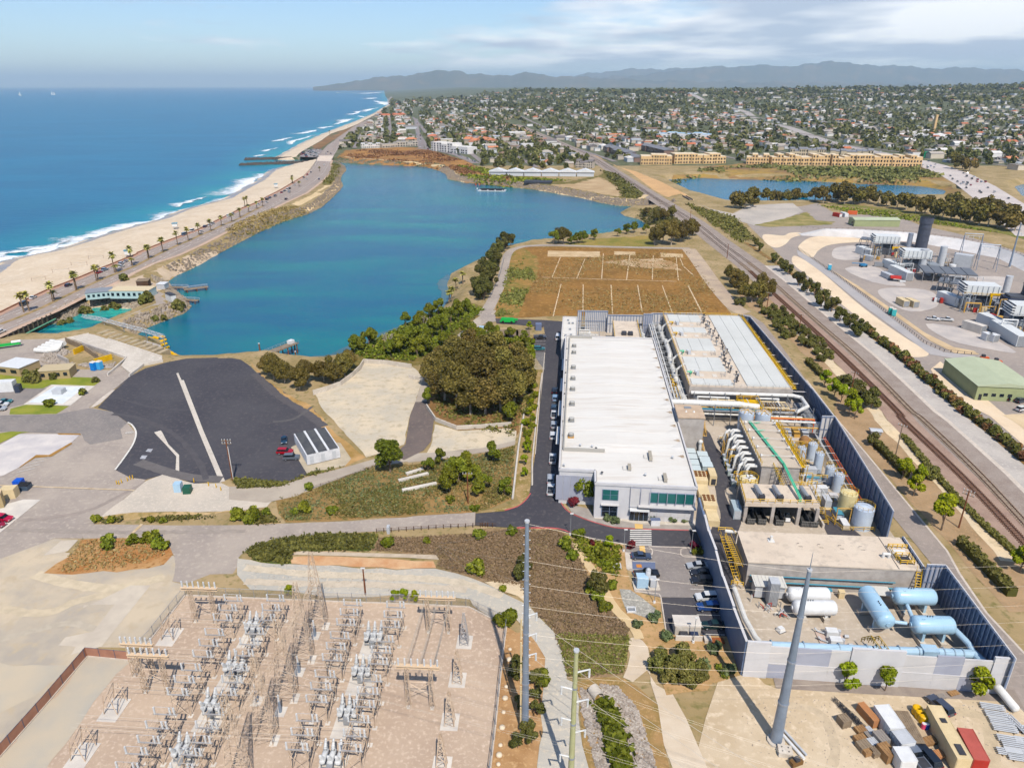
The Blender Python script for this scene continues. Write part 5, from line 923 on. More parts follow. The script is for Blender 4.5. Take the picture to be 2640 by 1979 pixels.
for k in range(16):m=MB();x,y=5.5+rnd.random()*6.5,16.5+rnd.random()*6;m.tube([(x,y,0),(x,y,.6+rnd.random()*1.4),(x+rnd.uniform(-1.2,1.2),y+rnd.uniform(-1.2,1.2),.6+rnd.random())],.1,5);m.build('pipe',(LGREYM,PIPEW,GREYM,REDM)[k%4],q)
q=pthing('ladle_tray','white tilted tray on the yard floor left of the pumps','tray',9.8,12.6);MB().box(0,0,.1,1.5,1.3,.8,.5,.7).build('body',WHITEM,q);MB().box(0,0,0,1.7,1.5,.12,.5).build('base',DARKM,q)
t=pthing('front_wall','pale grey panelled front wall of the plant compound','wall',0,0);x=-.2
for i,(w,a)in enumerate(((4.2,1),(4.0,0),(6.6,0),(3.4,0),(9.2,1),(5.4,0),(4.6,2),(4.8,0),(3.4,1))):
 if a==1:MB().box(x+w/2,-.02,0,w-.02,.45,8.2).build('tall_panel',PANELW,t)
 else:
  MB().box(x+w/2,.05,0,w-.02,.3,3.4).build('lower_panel',(PANELP,PANELG,PANELP)[i%3],t);MB().box(x+w/2,.12,3.4,w-.02,.3,3.8 if i!=6 else 4.2).build('upper_panel',(PANELG,PANELP)[i%2]if a==0 else PANELG,t);MB().box(x+w/2,-.06,3.3,w,.14,.22).build('rail',PANELP,t)
 x+=w
t=pthing('west_wall','dark shaded blue-grey side wall beside the car park','wall',0,0)
WP=[(-.3,0),(-.9,9),(-1.3,18),(-1.2,27),(-1.6,34),(-1.4,41)]
for i,(a,b)in enumerate(zip(WP,WP[1:])):
 m=MB();m.box((a[0]+b[0])/2,(a[1]+b[1])/2,0,.4,b[1]-a[1]-.02,8.0+(.3 if i%2 else 0),math.atan2(-(b[0]-a[0]),b[1]-a[1]));m.build('panel',BLUEWALL,t);m=MB();m.box((a[0]+b[0])/2,(a[1]+b[1])/2,8.0+(.3 if i%2 else 0),.5,b[1]-a[1],.1,math.atan2(-(b[0]-a[0]),b[1]-a[1]));m.build('coping',PANELP,t)
t=pthing('fin_wall','leaning blue-grey fin wall at the front right corner of the process building','wall',0,0)
m=MB();m.add([(-2.0,47.5,0),(-1.2,40,0),(-1.2,41,6.2),(-2.0,47.5,8.6),(-1.6,47.5,0),(-.8,40,0),(-.8,41,6.2),(-1.6,47.5,8.6)],[(0,3,2,1),(4,5,6,7),(0,1,5,4),(1,2,6,5),(2,3,7,6),(3,0,4,7)]);m.build('panel',BLUEWALL,t)
m=MB();m.add([(-1.6,44,0),(-.4,38,0),(-.4,38.6,5.2),(-1.3,44,7.2),(-1.3,44,0),(-.1,38,0),(-.1,38.6,5.2),(-1.0,44,7.2)],[(0,3,2,1),(4,5,6,7),(0,1,5,4),(1,2,6,5),(2,3,7,6),(3,0,4,7)]);m.build('panel',BLUEWALL,t)
screen('blue-grey ribbed wall enclosing the vessel yard on the railway side',44.8,-.8,44.9,25.2,8.8,20,BLUEWALL,back=False)
screen('short grey screen return behind the far blue vessel',41.2,25.2,44.9,25.3,8.8,4,PANELG)
screen('blue-grey ribbed wall beside the low tan building',41.3,25.3,41.5,37,7.4,9,BLUEWALL,back=False)
screen('blue-grey ribbed wall along the chemical tanks',42.3,45.2,45.4,97,8.8,34,BLUEWALL,back=False)
screen('pale grey return panel in the railway-side wall by the cabinets',41.6,97,45.4,97.1,8.8,3,PANELP)
screen('blue-grey ribbed wall by the pipe rack and cabinets',45.2,97.2,44.9,118.5,8.8,16,BLUEWALL,back=False)
screen('blue-grey ribbed wall along the filter basin',44.9,118.6,41.7,197,8.6,40,BLUEWALL,back=False)
screen('blue-grey rear corner screen of the filter basin',37.5,200.4,41.7,197,8.6,4,BLUEWALL)
q=pthing('brace_row','white struts bracing the blue wall to the filter basin','bracing',0,0)
for k in range(11):m=MB();y=122+k*7;m.bar((39.6-.015*(y-120),y,6),(44.6-.04*(y-120),y,6),.3);m.build('strut',PANELP,q)
q=pthing('capped_pipe','white capped pipe stub slanting out of the front wall corner','pipe',44.2,-2.2);m=MB();m.capsule((-.6,1.6,2.0),(.8,-2.0,.9),.75,14,.6);smooth_angle(m.build('pipe',PIPEW,q));MB().box(.3,-1,0,1.2,.6,.3).build('saddle',CONC,q)
# plants
def leafmat(name,c1,c2,c3,rv=.25):
 m=bpy.data.materials.new(name);m.use_nodes=True;t=m.node_tree;b=t.nodes['Principled BSDF'];b.inputs['Roughness'].default_value=.75;b.inputs['Specular IOR Level'].default_value=.15
 f=lambda c:tuple(x*.80 for x in srgb(c))+(1,)
 g=t.nodes.new('ShaderNodeNewGeometry');r=t.nodes.new('ShaderNodeValToRGB');t.links.new(g.outputs['Random Per Island'],r.inputs[0])
 e=r.color_ramp.elements;e[0].color=f(c1);e[0].position=.1;e[1].color=f(c2);e[1].position=.6;x=e.new(1.0);x.color=f(c3)
 oi=t.nodes.new('ShaderNodeObjectInfo');hs=t.nodes.new('ShaderNodeHueSaturation');mr=t.nodes.new('ShaderNodeMapRange');mr.inputs[3].default_value=1-rv;mr.inputs[4].default_value=1+rv
 t.links.new(oi.outputs['Random'],mr.inputs[0]);t.links.new(mr.outputs[0],hs.inputs['Value']);t.links.new(r.outputs[0],hs.inputs['Color'])
 mr2=t.nodes.new('ShaderNodeMapRange');mr2.inputs[3].default_value=.485;mr2.inputs[4].default_value=.515;fr=t.nodes.new('ShaderNodeMath');fr.operation='PINGPONG';fr.inputs[1].default_value=.137;t.links.new(oi.outputs['Random'],fr.inputs[0]);mr2.inputs[2].default_value=.137;t.links.new(fr.outputs[0],mr2.inputs[0]);t.links.new(mr2.outputs[0],hs.inputs['Hue'])
 t.links.new(hs.outputs[0],b.inputs['Base Color']);return m
LEAF=dict(euc=leafmat('eucalyptus_leaf',(84,77,41),(114,102,56),(142,128,78)),green=leafmat('green_leaf',(82,88,34),(110,115,48),(140,142,68)),lime=leafmat('lime_leaf',(100,110,36),(134,142,52),(162,166,74)),dark=leafmat('dark_leaf',(70,70,38),(92,92,50),(118,114,66)),olive=leafmat('olive_leaf',(90,90,48),(112,110,62),(136,130,82)),grey=leafmat('grey_leaf',(82,92,62),(104,114,78),(130,138,100)),red=leafmat('maroon_leaf',(82,30,40),(110,44,52),(140,62,66)),brown=leafmat('brown_leaf',(110,78,56),(134,100,70),(158,124,90)),purple=leafmat('heath_leaf',(140,122,92),(156,136,106),(172,152,124)),gold=leafmat('dry_leaf',(146,124,82),(168,144,100),(186,164,124)),palm=leafmat('palm_leaf',(128,126,66),(164,156,90),(196,186,124)),town=leafmat('town_leaf',(84,88,52),(110,112,68),(138,134,88),.35),pink=leafmat('pink_flower',(196,60,80),(214,90,104),(226,120,130)))
BARK=mat('bark',(140,122,104),(110,94,80),2,rough=.95);PBARK=mat('pale_bark',(196,184,168),(160,146,128),1.2,rough=.9)
def leaves_np(centres,radii,n,size,seed,squash=1.0,shell=.55,flat=.0):
 rs=np.random.RandomState(seed);k=rs.choice(len(centres),n,p=np.array(radii)**2/np.sum(np.array(radii)**2));C=np.array(centres)[k];Rr=np.array(radii)[k]
 d=rs.normal(size=(n,3));d/=np.linalg.norm(d,axis=1)[:,None];rad=shell+(1-shell)*rs.random(n)**.5
 pos=C+d*(Rr*rad)[:,None]*np.array([1,1,squash]);nrm=d*.9+rs.normal(size=(n,3))*.55+np.array([0,0,.35]);nrm/=np.linalg.norm(nrm,axis=1)[:,None]
 t=np.cross(nrm,rs.normal(size=(n,3)));t/=np.linalg.norm(t,axis=1)[:,None];b=np.cross(nrm,t);s=size*(.6+.8*rs.random(n))
 v=np.stack([pos-t*s[:,None]*.5-b*s[:,None]*.32,pos+t*s[:,None]*.45-b*s[:,None]*.38,pos+t*s[:,None]*.55+b*s[:,None]*.3,pos-t*s[:,None]*.4+b*s[:,None]*.42],1)
 return v.reshape(-1,3)
def quads_mesh(name,v,m):
 n=len(v)//4;me=bpy.data.meshes.new(name);me.vertices.add(len(v));me.vertices.foreach_set('co',v.astype(np.float32).ravel());me.loops.add(len(v));me.loops.foreach_set('vertex_index',np.arange(len(v),dtype=np.int32));me.polygons.add(n);me.polygons.foreach_set('loop_start',np.arange(0,len(v),4,dtype=np.int32));me.update(calc_edges=True)
 if m:me.materials.append(m)
 return me
def blobs(seed,n,w,h0,h1,r0,r1):
 r=random.Random(seed);C=[];Rr=[]
 for i in range(n):
  a=r.uniform(0,6.28);t=r.random();d=w*(.25+.75*math.sqrt(r.random()))*math.sin(math.pi*(.2+.7*t));C.append((d*math.cos(a),d*math.sin(a),h0+(h1-h0)*t));Rr.append(r.uniform(r0,r1))
 return C,Rr
CROWN={};TRUNK={}
def proto_tree(key,leaf,w,h,trunk_h,nb,nleaf,size,seeds=3,trunk_r=.25,bark=BARK,low=.3):
 CROWN[key]=[];TRUNK[key]=[]
 for s in range(seeds):
  C,Rr=blobs(hash_(key)+s*17,nb,w*.72,trunk_h+h*low*.3,trunk_h+h*.86,w*.24,w*.46)
  CROWN[key].append(quads_mesh(key+'_crown',leaves_np(C,Rr,nleaf,size,hash_(key)+s),LEAF[leaf]))
  m=MB();r=random.Random(s);m.cyl((0,0,-.3),(.1,.1,trunk_h),trunk_r,trunk_r*.7,7)
  for c,rr in list(zip(C,Rr))[:min(6,nb)]:m.cyl((.1,.1,trunk_h*.85),c,trunk_r*.5,trunk_r*.18,5)
  TRUNK[key].append(m.mesh(key+'_trunk',bark))
def hash_(s):return sum(ord(c)*(i+3)for i,c in enumerate(s))%9999
proto_tree('euc','euc',5.2,8.5,3.4,16,5200,.46,4,.38,PBARK)
proto_tree('eucfar','euc',6.5,8,3,12,1300,1.0,3,.4,PBARK)
proto_tree('green','green',2.2,3.6,1.5,9,1900,.30,3,.14)
proto_tree('lime','lime',2.2,4.0,1.5,9,1900,.30,3,.14)
proto_tree('olive','olive',2.4,3.6,.8,9,1800,.32,3,.16)
proto_tree('dark','dark',2.6,4.2,1.0,9,1900,.33,3,.18)
proto_tree('far','town',4.2,6.0,1.6,8,150,1.9,4,.3)
proto_tree('farolive','olive',4.2,5.0,1.2,8,150,1.9,3,.3)
for key,leaf,n,size in(('shrub','green',420,.34),('gshrub','grey',380,.34),('oshrub','olive',380,.34),('rshrub','red',420,.3),('bshrub','brown',320,.34),('lshrub','lime',420,.34),('dshrub','dark',460,.34)):
 CROWN[key]=[];TRUNK[key]=[]
 for s in range(3):
  C,Rr=blobs(hash_(key)+s,7,.62,.25,1.15,.3,.55);CROWN[key].append(quads_mesh(key+'_crown',leaves_np(C,Rr,n,size,s+5,1.0,.5),LEAF[leaf]));m=MB()
  for i in range(3):m.cyl((0,0,-.1),C[i],.05,.02,4)
  TRUNK[key].append(m.mesh(key+'_stem',BARK))
TN=[0]
def plant(key,x,y,s,name,label,cat,group=None,sz=None,z=None):
 TN[0]+=1;i=(TN[0]*7)%len(CROWN[key]);zz=hz(x,y)if z is None else z
 t=thing(name,label,cat,(x,y,zz),rnd.uniform(0,6.28),group);t.scale=(s,s,sz or s*rnd.uniform(.88,1.12))
 for nm,me in(('crown' if cat=='tree' else 'foliage',CROWN[key][i]),('trunk' if cat=='tree' else 'stem',TRUNK[key][i])):
  o=bpy.data.objects.new(nm,me);col.objects.link(o);o.parent=t
 return t
pm=MB();fr=MB()
pm.cyl((0,0,-.3),(.15,.05,6.6),.26,.18,7)
def palm_mesh(seed):
 r=random.Random(seed);m=MB()
 for i in range(34):
  a=r.uniform(0,6.28);e=r.uniform(-.7,1.15);L_=r.uniform(1.5,2.1);d=Vector((math.cos(a)*math.cos(e),math.sin(a)*math.cos(e),math.sin(e)));c=Vector((.15,.05,6.7));s=Vector((-math.sin(a),math.cos(a),0))
  p1=c+d*L_*.45;p2=c+d*L_-Vector((0,0,.45*L_*.5));w=.5
  m.add([c,p1-s*w,p2-s*w*.55,p2+s*w*.55,p1+s*w],[(0,1,4),(1,2,3,4)])
 return m.mesh('palm_crown',LEAF['palm'])
PALMC=[palm_mesh(s)for s in range(4)];PALMT=pm.mesh('palm_trunk',mat('palm_bark',(142,122,100),(112,94,76),2,rough=.95));PALMS=MB().cyl((.13,.04,5.4),(.15,.05,6.6),.42,.3,8).mesh('palm_skirt',LEAF['gold'])
def palm(p,s,label,group):
 t=thing('fan_palm',label,'palm',(p.x,p.y,hz(p.x,p.y)),rnd.uniform(0,6),group);t.scale=(1.3,1.3,s*1.25)
 for nm,me in(('crown',PALMC[rnd.randrange(4)]),('trunk',PALMT),('skirt',PALMS)):
  o=bpy.data.objects.new(nm,me);col.objects.link(o);o.parent=t
 return t
def tufts(name,label,poly,n,leaf,size=.35,hgt=.35,seed=1,per=4,clump=None,cat='scrub'):
 """low scrub over a patch of ground: nobody could count it"""
 rs=np.random.RandomState(seed);a=np.array(xy(poly));lo_,hi_=a.min(0),a.max(0);P_=np.zeros((0,2))
 while len(P_)<n:
  q=rs.uniform(lo_,hi_,(n*3,2));k=in_poly(xy(poly),q[:,0],q[:,1])
  if clump:k&=(np.sin(q[:,0]*clump+seed)*np.cos(q[:,1]*clump*1.3+seed*2)+.5*np.sin(q[:,0]*clump*2.7)*np.sin(q[:,1]*clump*2.1)+rs.uniform(-.5,.5,len(q)))>0
  P_=np.vstack([P_,q[k]])
 P_=P_[:n];Z=height(P_[:,0],P_[:,1]);c=np.column_stack([P_,Z+.1]);c=np.repeat(c,per,0);m=len(c)
 sc_=np.repeat(rs.uniform(.5,1.6,n),per)
 c+=rs.normal(size=(m,3))*np.array([size*.8,size*.8,0])*sc_[:,None];c[:,2]+=rs.random(m)*hgt*sc_
 nr=rs.normal(size=(m,3))*.7+np.array([0,-.15,.9]);nr/=np.linalg.norm(nr,axis=1)[:,None];t=np.cross(nr,rs.normal(size=(m,3)));t/=np.linalg.norm(t,axis=1)[:,None];b=np.cross(nr,t);s=(size*sc_*(.6+.8*rs.random(m)))[:,None]
 v=np.stack([c-t*s*.5-b*s*.4,c+t*s*.5-b*s*.3,c+t*s*.4+b*s*.45,c-t*s*.45+b*s*.4],1).reshape(-1,3)
 o=bpy.data.objects.new(name,quads_mesh(name,v,LEAF[leaf]));col.objects.link(o);return stuff(o,label,cat)
def hedge(name,label,line,w,h,leaf,n=None,group=None):
 l=[Vector(p[:2])for p in line];Lh=sum((b-a).length for a,b in zip(l,l[1:]));n=n or int(Lh*w*26);rs=np.random.RandomState(hash_(label));pts=along(line,max(.1,Lh/n));v=[]
 C=[(p.x-math.sin(a)*rs.uniform(-.5,.5)*w,p.y+math.cos(a)*rs.uniform(-.5,.5)*w,h*(1-.35*rs.random()**2))for p,a in pts]
 base=l[0];o=bpy.data.objects.new(name,quads_mesh(name,leaves_np(np.array(C)-np.array([base.x,base.y,0]),[.35]*len(C),n*2,.42,3,1.0,.2),LEAF[leaf]));col.objects.link(o);o.location=(base.x,base.y,0)
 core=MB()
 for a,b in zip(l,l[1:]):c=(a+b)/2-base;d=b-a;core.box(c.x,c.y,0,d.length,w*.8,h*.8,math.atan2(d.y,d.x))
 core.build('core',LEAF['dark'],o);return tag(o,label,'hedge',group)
# vehicles
PAINT={}
def paint(c):
 if c not in PAINT:
  m=bpy.data.materials.new('car_paint');m.use_nodes=True;b=m.node_tree.nodes['Principled BSDF'];b.inputs['Base Color'].default_value=tuple(min(.8,x*.85)for x in srgb(c))+(1,);b.inputs['Roughness'].default_value=.28;b.inputs['Metallic'].default_value=.15;b.inputs['Coat Weight'].default_value=.4;PAINT[c]=m
 return PAINT[c]
LAMP=mat('headlight',(226,228,230),rough=.2);TAIL=mat('taillight',(170,30,30),rough=.3)
PROF=dict(sedan=([(-2.25,.35),(2.25,.35),(2.3,.62),(2.1,.78),(1.1,.92),(-1.55,.96),(-2.25,.88)],[(1.05,.9),(.35,1.38),(-.85,1.42),(-1.75,.95)],1.78),suv=([(-2.3,.4),(2.3,.4),(2.35,.75),(2.2,.98),(1.15,1.08),(-2.3,1.1)],[(1.1,1.06),(.55,1.66),(-1.9,1.7),(-2.28,1.1)],1.88),pickup=([(-2.75,.48),(2.75,.48),(2.8,.85),(2.6,1.08),(1.5,1.15),(.0,1.15),(-.3,1.12),(-2.75,1.12)],[(1.45,1.12),(.9,1.78),(-.4,1.82),(-.75,1.12)],1.95),van=([(-2.6,.4),(2.6,.4),(2.65,.9),(2.2,1.15),(-2.6,1.2)],[(2.15,1.1),(1.5,2.05),(-2.45,2.1),(-2.58,1.18)],1.95))
CARM={}
def car_meshes(kind):
 if kind in CARM:return CARM[kind]
 lo_,cab,w=PROF[kind];n=len(lo_)
 b=MB();vs=[(x,s*w/2*(.96 if z<.5 else 1),z)for s in(-1,1)for x,z in lo_];b.add(vs,[tuple(range(n-1,-1,-1)),tuple(range(n,2*n))]+[(i,(i+1)%n,n+(i+1)%n,n+i)for i in range(n)])
 r=MB();k=len(cab);top=[p for p in cab if p[1]>1.2];tz=max(p[1]for p in cab)
 r.add([(x,s*w/2*.76,z)for s in(-1,1)for x,z in top]+[(x,s*w/2*.74,z+.07)for s in(-1,1)for x,z in top],[(0,1,3,2),(4,6,7,5),(0,4,5,1),(2,3,7,6),(0,2,6,4),(1,5,7,3)])
 g=MB();vs=[(x,s*w/2*(.9 if z<1.2 else .75),z)for s in(-1,1)for x,z in cab];g.add(vs,[tuple(range(k-1,-1,-1)),tuple(range(k,2*k))]+[(i,(i+1)%k,k+(i+1)%k,k+i)for i in range(k)])
 wh=MB();wh.cyl((0,-.12,0),(0,.12,0),.34,None,12);rim=MB();rim.cyl((0,-.135,0),(0,.135,0),.2,None,10)
 bed=None
 if kind=='pickup':bed=MB();bed.box(-1.75,0,1.122,1.8,w*.84,.01)
 CARM[kind]=(b,r,g,wh.mesh('wheel',BLACKM),rim.mesh('rim',GREYM),lo_,w,bed);return CARM[kind]
CARCACHE={}
def car(kind,c,label,loc,rz,group=None,name=None,parts=True):
 b,r,g,wh,rim,lo_,w,bed=car_meshes(kind)
 if(kind,c)not in CARCACHE:CARCACHE[(kind,c)]=(b.mesh('car_body',paint(c)),r.mesh('car_roof',paint(c)),g.mesh('car_windows',GLASSC))
 mb_,mr_,mg_=CARCACHE[(kind,c)];t=thing(name or('pickup_truck' if kind=='pickup' else 'van' if kind=='van' else 'car'),label,'pickup' if kind=='pickup' else 'van' if kind=='van' else 'car',loc,rz,group)
 def add(nm,me,p,l=(0,0,0)):o=bpy.data.objects.new(nm,me);col.objects.link(o);o.parent=p;o.location=l;return o
 add('body',mb_,t);add('roof',mr_,t);add('windows',mg_,t)
 if parts:
  L_=max(p[0]for p in lo_)
  for x in(-L_*.62,L_*.62):
   for s in(-1,1):q=add('wheel',wh,t,(x,s*(w/2-.1),.34));add('rim',rim,q)
  for s in(-1,1):m=car_lamp('headlight',LAMP);add('headlight',m,t,(L_-.02,s*w*.36,.68));add('taillight',car_lamp('taillight',TAIL),t,(-L_,s*w*.4,.82))
  if bed:add('cargo_bed',bed_mesh(bed),t)
 return t
_l={}
def car_lamp(n,m):
 if n not in _l:_l[n]=MB().box(0,0,-.08,.1,.34,.16).mesh(n,m)
 return _l[n]
def bed_mesh(b):
 if 'bed' not in _l:_l['bed']=b.mesh('cargo_bed',DARKM)
 return _l['bed']
W_,S_,K_,B_,R_,G_,BE_=(232,232,230),(188,192,196),(36,38,42),(40,72,128),(168,30,40),(120,124,128),(206,190,160)
# cars
def hd(a,b):d=b-a;return math.atan2(d.y,d.x)
CP='cars in the front car park'
for kind,c,a,b,lb in(('sedan',(70,82,104),(1355,525),(1515,530),'slate blue saloon beside the accessible bay'),('pickup',K_,(1590,680),(1370,690),'black pickup truck behind the silver tank skid'),('sedan',S_,(1995,610),(1830,612),'silver saloon, first car against the blue wall'),('sedan',(46,48,54),(2030,670),(1865,672),'black saloon, second car against the blue wall'),('suv',(44,46,52),(2040,742),(1875,742),'black car parked third against the blue wall'),('suv',W_,(2085,880),(1900,885),'white off-roader with roof rack in the car park'),('suv',B_,(2095,965),(1920,968),'blue car beside the white off-roader'),('sedan',(30,52,52),(2135,1120),(1962,1122),'dark green saloon last in the car park row')):
 p,q=E0(*a),E0(*b);m=(p+q)/2;car(kind,c,lb,(m.x,m.y,.17),hd(p,q)if kind!='pickup' else hd(q,p))
for kind,c,a,b,lb in(('sedan',(36,62,82),(497,850),(497,890),'dark teal car on the asphalt lot by the white portable building'),('suv',(176,38,50),(460,950),(545,950),'red car parked beside the white portable building'),('suv',(112,118,124),(505,988),(585,985),'grey car parked nearest the corner of the white portable building')):
 p,q=B1(*a),B1(*b);m=(p+q)/2;car(kind,c,lb,(m.x,m.y,.1),hd(p,q))
for i,(kind,c,x,y,rz,lb)in enumerate((('pickup',W_,148,1255,0,'white pickup truck driving on the west asphalt road'),('suv',W_,165,1070,0,'white car nearest the front beside the process building'),('suv',S_,172,985,0,'silver car second in the row beside the process building'),('pickup',W_,172,905,0,'white pickup third in the row beside the process building'),('suv',(60,80,96),172,850,0,'dark blue car fourth in the row beside the process building'),('suv',(150,176,200),180,770,0,'pale blue car fifth in the row beside the process building'),('suv',K_,175,712,0,'black car sixth in the row beside the process building'),('suv',S_,150,1415,0,'grey car in the shade of the process building corner'),('pickup',W_,152,1500,0,'white pickup at the front left corner of the process building'),('van',W_,196,290,0,'white van at the far end of the process building'))):
 p=E2(x,y);car(kind,c,lb,(p.x-(1.0 if x>149 else .4),p.y,.17),math.pi/2+PA)
for kind,c,x,y,lb in(('pickup',(58,54,54),455,880,'dark pickup in the bays by the eucalyptus wood'),('suv',(60,120,124),448,966,'teal car in the bays by the eucalyptus wood')):
 p=B2(x,y);car(kind,c,lb,(p.x,p.y,.17),0)
p=C0(30,1200);car('suv',(190,30,70),'crimson car at the left edge on pale paving',(p.x,p.y,.12),R(-10));p=C0(-30,1250);car('sedan',(150,40,60),'maroon car at the left edge beside the crimson one',(p.x,p.y,.12),R(-10))
p=C0(45,195);car('sedan',(70,126,130),'teal car in the left car park',(p.x,p.y,.1),R(15));p=C0(10,225);car('suv',W_,'white car in the left car park',(p.x,p.y,.1),R(15));p=C0(-10,260);car('suv',S_,'silver car in the left car park',(p.x,p.y,.1),R(15))
cols=[W_,S_,K_,(60,84,120),W_,G_,(150,34,40),(90,100,108),W_,(44,52,62)]
def road_h(p):
 l=MEDIAN;k=min(range(len(l)-1),key=lambda i:((l[i].x+l[i+1].x)/2-p.x)**2+((l[i].y+l[i+1].y)/2-p.y)**2);return math.atan2(l[k+1].y-l[k].y,l[k+1].x-l[k].x)
CR=((B0,250,580,(36,60,76),'van','dark van on the coast road by the nearest palm pair'),(B0,340,512,W_,'sedan','white car half hidden on the beach side of the coast road'),(B0,700,388,(34,38,60),'suv','navy car on the coast road between palm pairs'),(B0,1012,255,R_,'sedan','red car parked on the beach side of the coast road'),(B0,1070,228,(150,170,190),'suv','pale blue car parked next to the red one'),(B0,1236,165,(200,206,212),'suv','silver car parked by the beach stairs, upper of two'),(B0,1238,195,W_,'sedan','white car parked by the beach stairs, lower of two'),(B0,1285,140,S_,'sedan','silver car parked beyond the beach stairs'),(B0,10,865,W_,'suv','white car at the left edge on the coast road bridge'),(A0,1578,1415,(96,118,140),'van','grey-blue van parked by the beach'),(A0,1645,1385,W_,'van','white camper van parked by the beach'),(A0,1722,1390,W_,'sedan','white car on the coast road beside the palms'),(A0,1755,1348,(50,60,84),'suv','navy car parked by the beach'),(A0,1795,1338,W_,'suv','white car parked by the beach past the navy one'),(A0,1818,1322,S_,'suv','silver car parked by the beach past the navy one'),(A0,1955,1258,W_,'van','white van parked near the lifeguard bend'),(A0,1990,1238,S_,'suv','silver car parked near the lifeguard bend'))
for f,x,y,c,k,lb in CR:p=f(x,y);car(k,c,lb,(p.x,p.y,.13),road_h(p))
for i,(x,y)in enumerate(((18,1158),(52,1135),(95,1115),(120,1100),(92,1140),(165,1085),(220,1055),(245,1040),(270,1030),(290,1020),(330,992),(285,1052),(258,1112),(540,940),(438,945),(410,925),(440,900),(470,880),(583,818),(640,720),(668,685),(600,720),(615,705))):
 p=A1(x,y);car(('suv','sedan','van')[i%3]if i<13 else 'suv',cols[i%10],'%s small car, %s along the coast road from its near bend to the bridge'%({W_:'white',S_:'silver',K_:'black',G_:'grey'}.get(cols[i%10],'dark'),ORD[i]),(p.x,p.y,.13),road_h(p),'cars along the far coast road')
for i in range(46):
 a,b=rnd.uniform(370,560),rnd.uniform(682,748)
 if a<400+(b-700)*-.6 or a>575-(b-682)*.6:continue
 p=A1(a,b);car('suv',cols[(i*3)%10],'distant car among many in the beach car park by the channel',(p.x,p.y,.12),R(60),'cars in the beach car park',parts=False)
for i in range(44):
 t_=rnd.random();lane=rnd.choice((-15,-11,-7,6,10,14));pts=along(FREEWAY,9,lane);p,a=pts[int(t_*(len(pts)-8))];car(rnd.choice(('suv','sedan','van')),cols[i%10],'distant vehicle in traffic on the freeway bend',(p.x,p.y,.16+.12),a if lane<0 else a+math.pi,'traffic on the freeway',parts=False)
for i in range(40):
 lane=rnd.choice((-12,-8,7,11));pts=along(FRN,11,lane);p,a=pts[rnd.randrange(len(pts))];car('suv',cols[(i*7)%10],'tiny vehicle on the far stretch of freeway through the town',(p.x,p.y,hz(p.x,p.y)+.25),a,'traffic on the far freeway',parts=False)
for i in range(26):
 p=A1(1388+rnd.choice((-12,16,20))+rnd.uniform(-4,4),rnd.uniform(430,660));car('suv',cols[i%10],'tiny car parked along the straight town street',(p.x,p.y,hz(p.x,p.y)+.2),math.pi/2,'cars along the town street',parts=False)
for i in range(18):
 l=P(A1,[(1400,680),(1560,695),(1720,735),(1850,790)]);pts=along(l,6,4);p,a=pts[rnd.randrange(len(pts))];car('suv',cols[(i*3)%10],'small parked car below the white apartment block',(p.x,p.y,.2),a,'cars below the white apartments',parts=False)
for i,(x,y,c,k,lb)in enumerate(((1470,840,W_,'pickup','white pickup truck in the power plant yard, first of two'),(1580,845,W_,'pickup','white pickup truck in the power plant yard beside a white tank'),(1135,62,W_,'suv','white car in front of the far sage warehouse'))):
 p=B3(x,y);car(k,c,lb,(p.x,p.y,.15),R(-20))
for i,(x,y,c)in enumerate(((2160,190,(60,70,84)),(2170,262,W_),(2070,172,K_))):p=F3(x,y);car('suv',c,'%s parked beside the near sage warehouse'%('dark blue car','white car','black car')[i],(p.x,p.y,.15),R(20))
p=F2(1080,1600);car('suv',(40,46,56),'dark blue car at the bottom edge between the trailers',(p.x,p.y,.1),R(100));p=F2(985,1590);car('pickup',(120,128,140),'blue-grey pickup at the bottom edge beside the white containers',(p.x,p.y,.1),R(100));p=F2(1165,1235);car('suv',(60,70,90),'small dark vehicle behind the beige trailer',(p.x,p.y,.1),R(110))
p=C0(-5,30)
# planting
def row(key,f,pts,name,what,where,cat='tree',s=1.0,group=None):
 for i,q in enumerate(pts):
  p=f(q[0],q[1]);k=q[2]if len(q)>2 else 1.0
  plant(key,p.x,p.y,s*k,name,'%s, %s'%(what,where)if len(pts)==1 else '%s, %s %s'%(what,ORD[i],where),cat,group or(what+' '+where if len(pts)>1 else None))
row('euc',B1,[(1500,500,1),(1560,600,1.05),(1640,640,1.1),(1730,690,1.05),(1830,690,1.1),(1930,670,1.05),(2020,640,1),(2080,560,1),(1600,480,1.1),(1700,520,1.2),(1820,540,1.2),(1940,520,1.15),(2040,450,1),(1650,380,1),(1780,400,1.1),(1900,400,1.05),(1500,400,.8),(1720,300,.8),(1850,310,.8)],'eucalyptus_tree','tall brown-green eucalyptus','from the left in the central wood',s=1.12)
row('euc',B1,[(430,460,.85),(500,480,.8),(390,430,.7),(600,530,.8),(650,480,.75),(760,470,.8),(830,490,.85),(900,440,.8),(930,390,.7),(820,430,.7)],'eucalyptus_tree','rust-brown eucalyptus','from the left between asphalt lot and pale pad',s=.95)
row('euc',A2,[(1220,1500,.9),(1290,1480,1),(1360,1500,1.1),(1440,1470,1.1),(1510,1450,1),(1550,1420,.9),(1230,1290,.7),(1300,1290,.8),(1360,1260,.7),(1150,1230,.5),(440,1490,.9),(400,1480,.7)],'eucalyptus_tree','dark eucalyptus','from the left behind the brown field',s=1.15)
row('euc',H0,[(100,120,.7),(180,220,.8),(260,330,.9),(330,420,.9),(430,440,.85),(520,440,.9),(620,430,.8),(680,350,.75),(560,260,.7),(240,160,.7)],'eucalyptus_tree','tall olive eucalyptus','from the far end between field and railway',s=1.0)
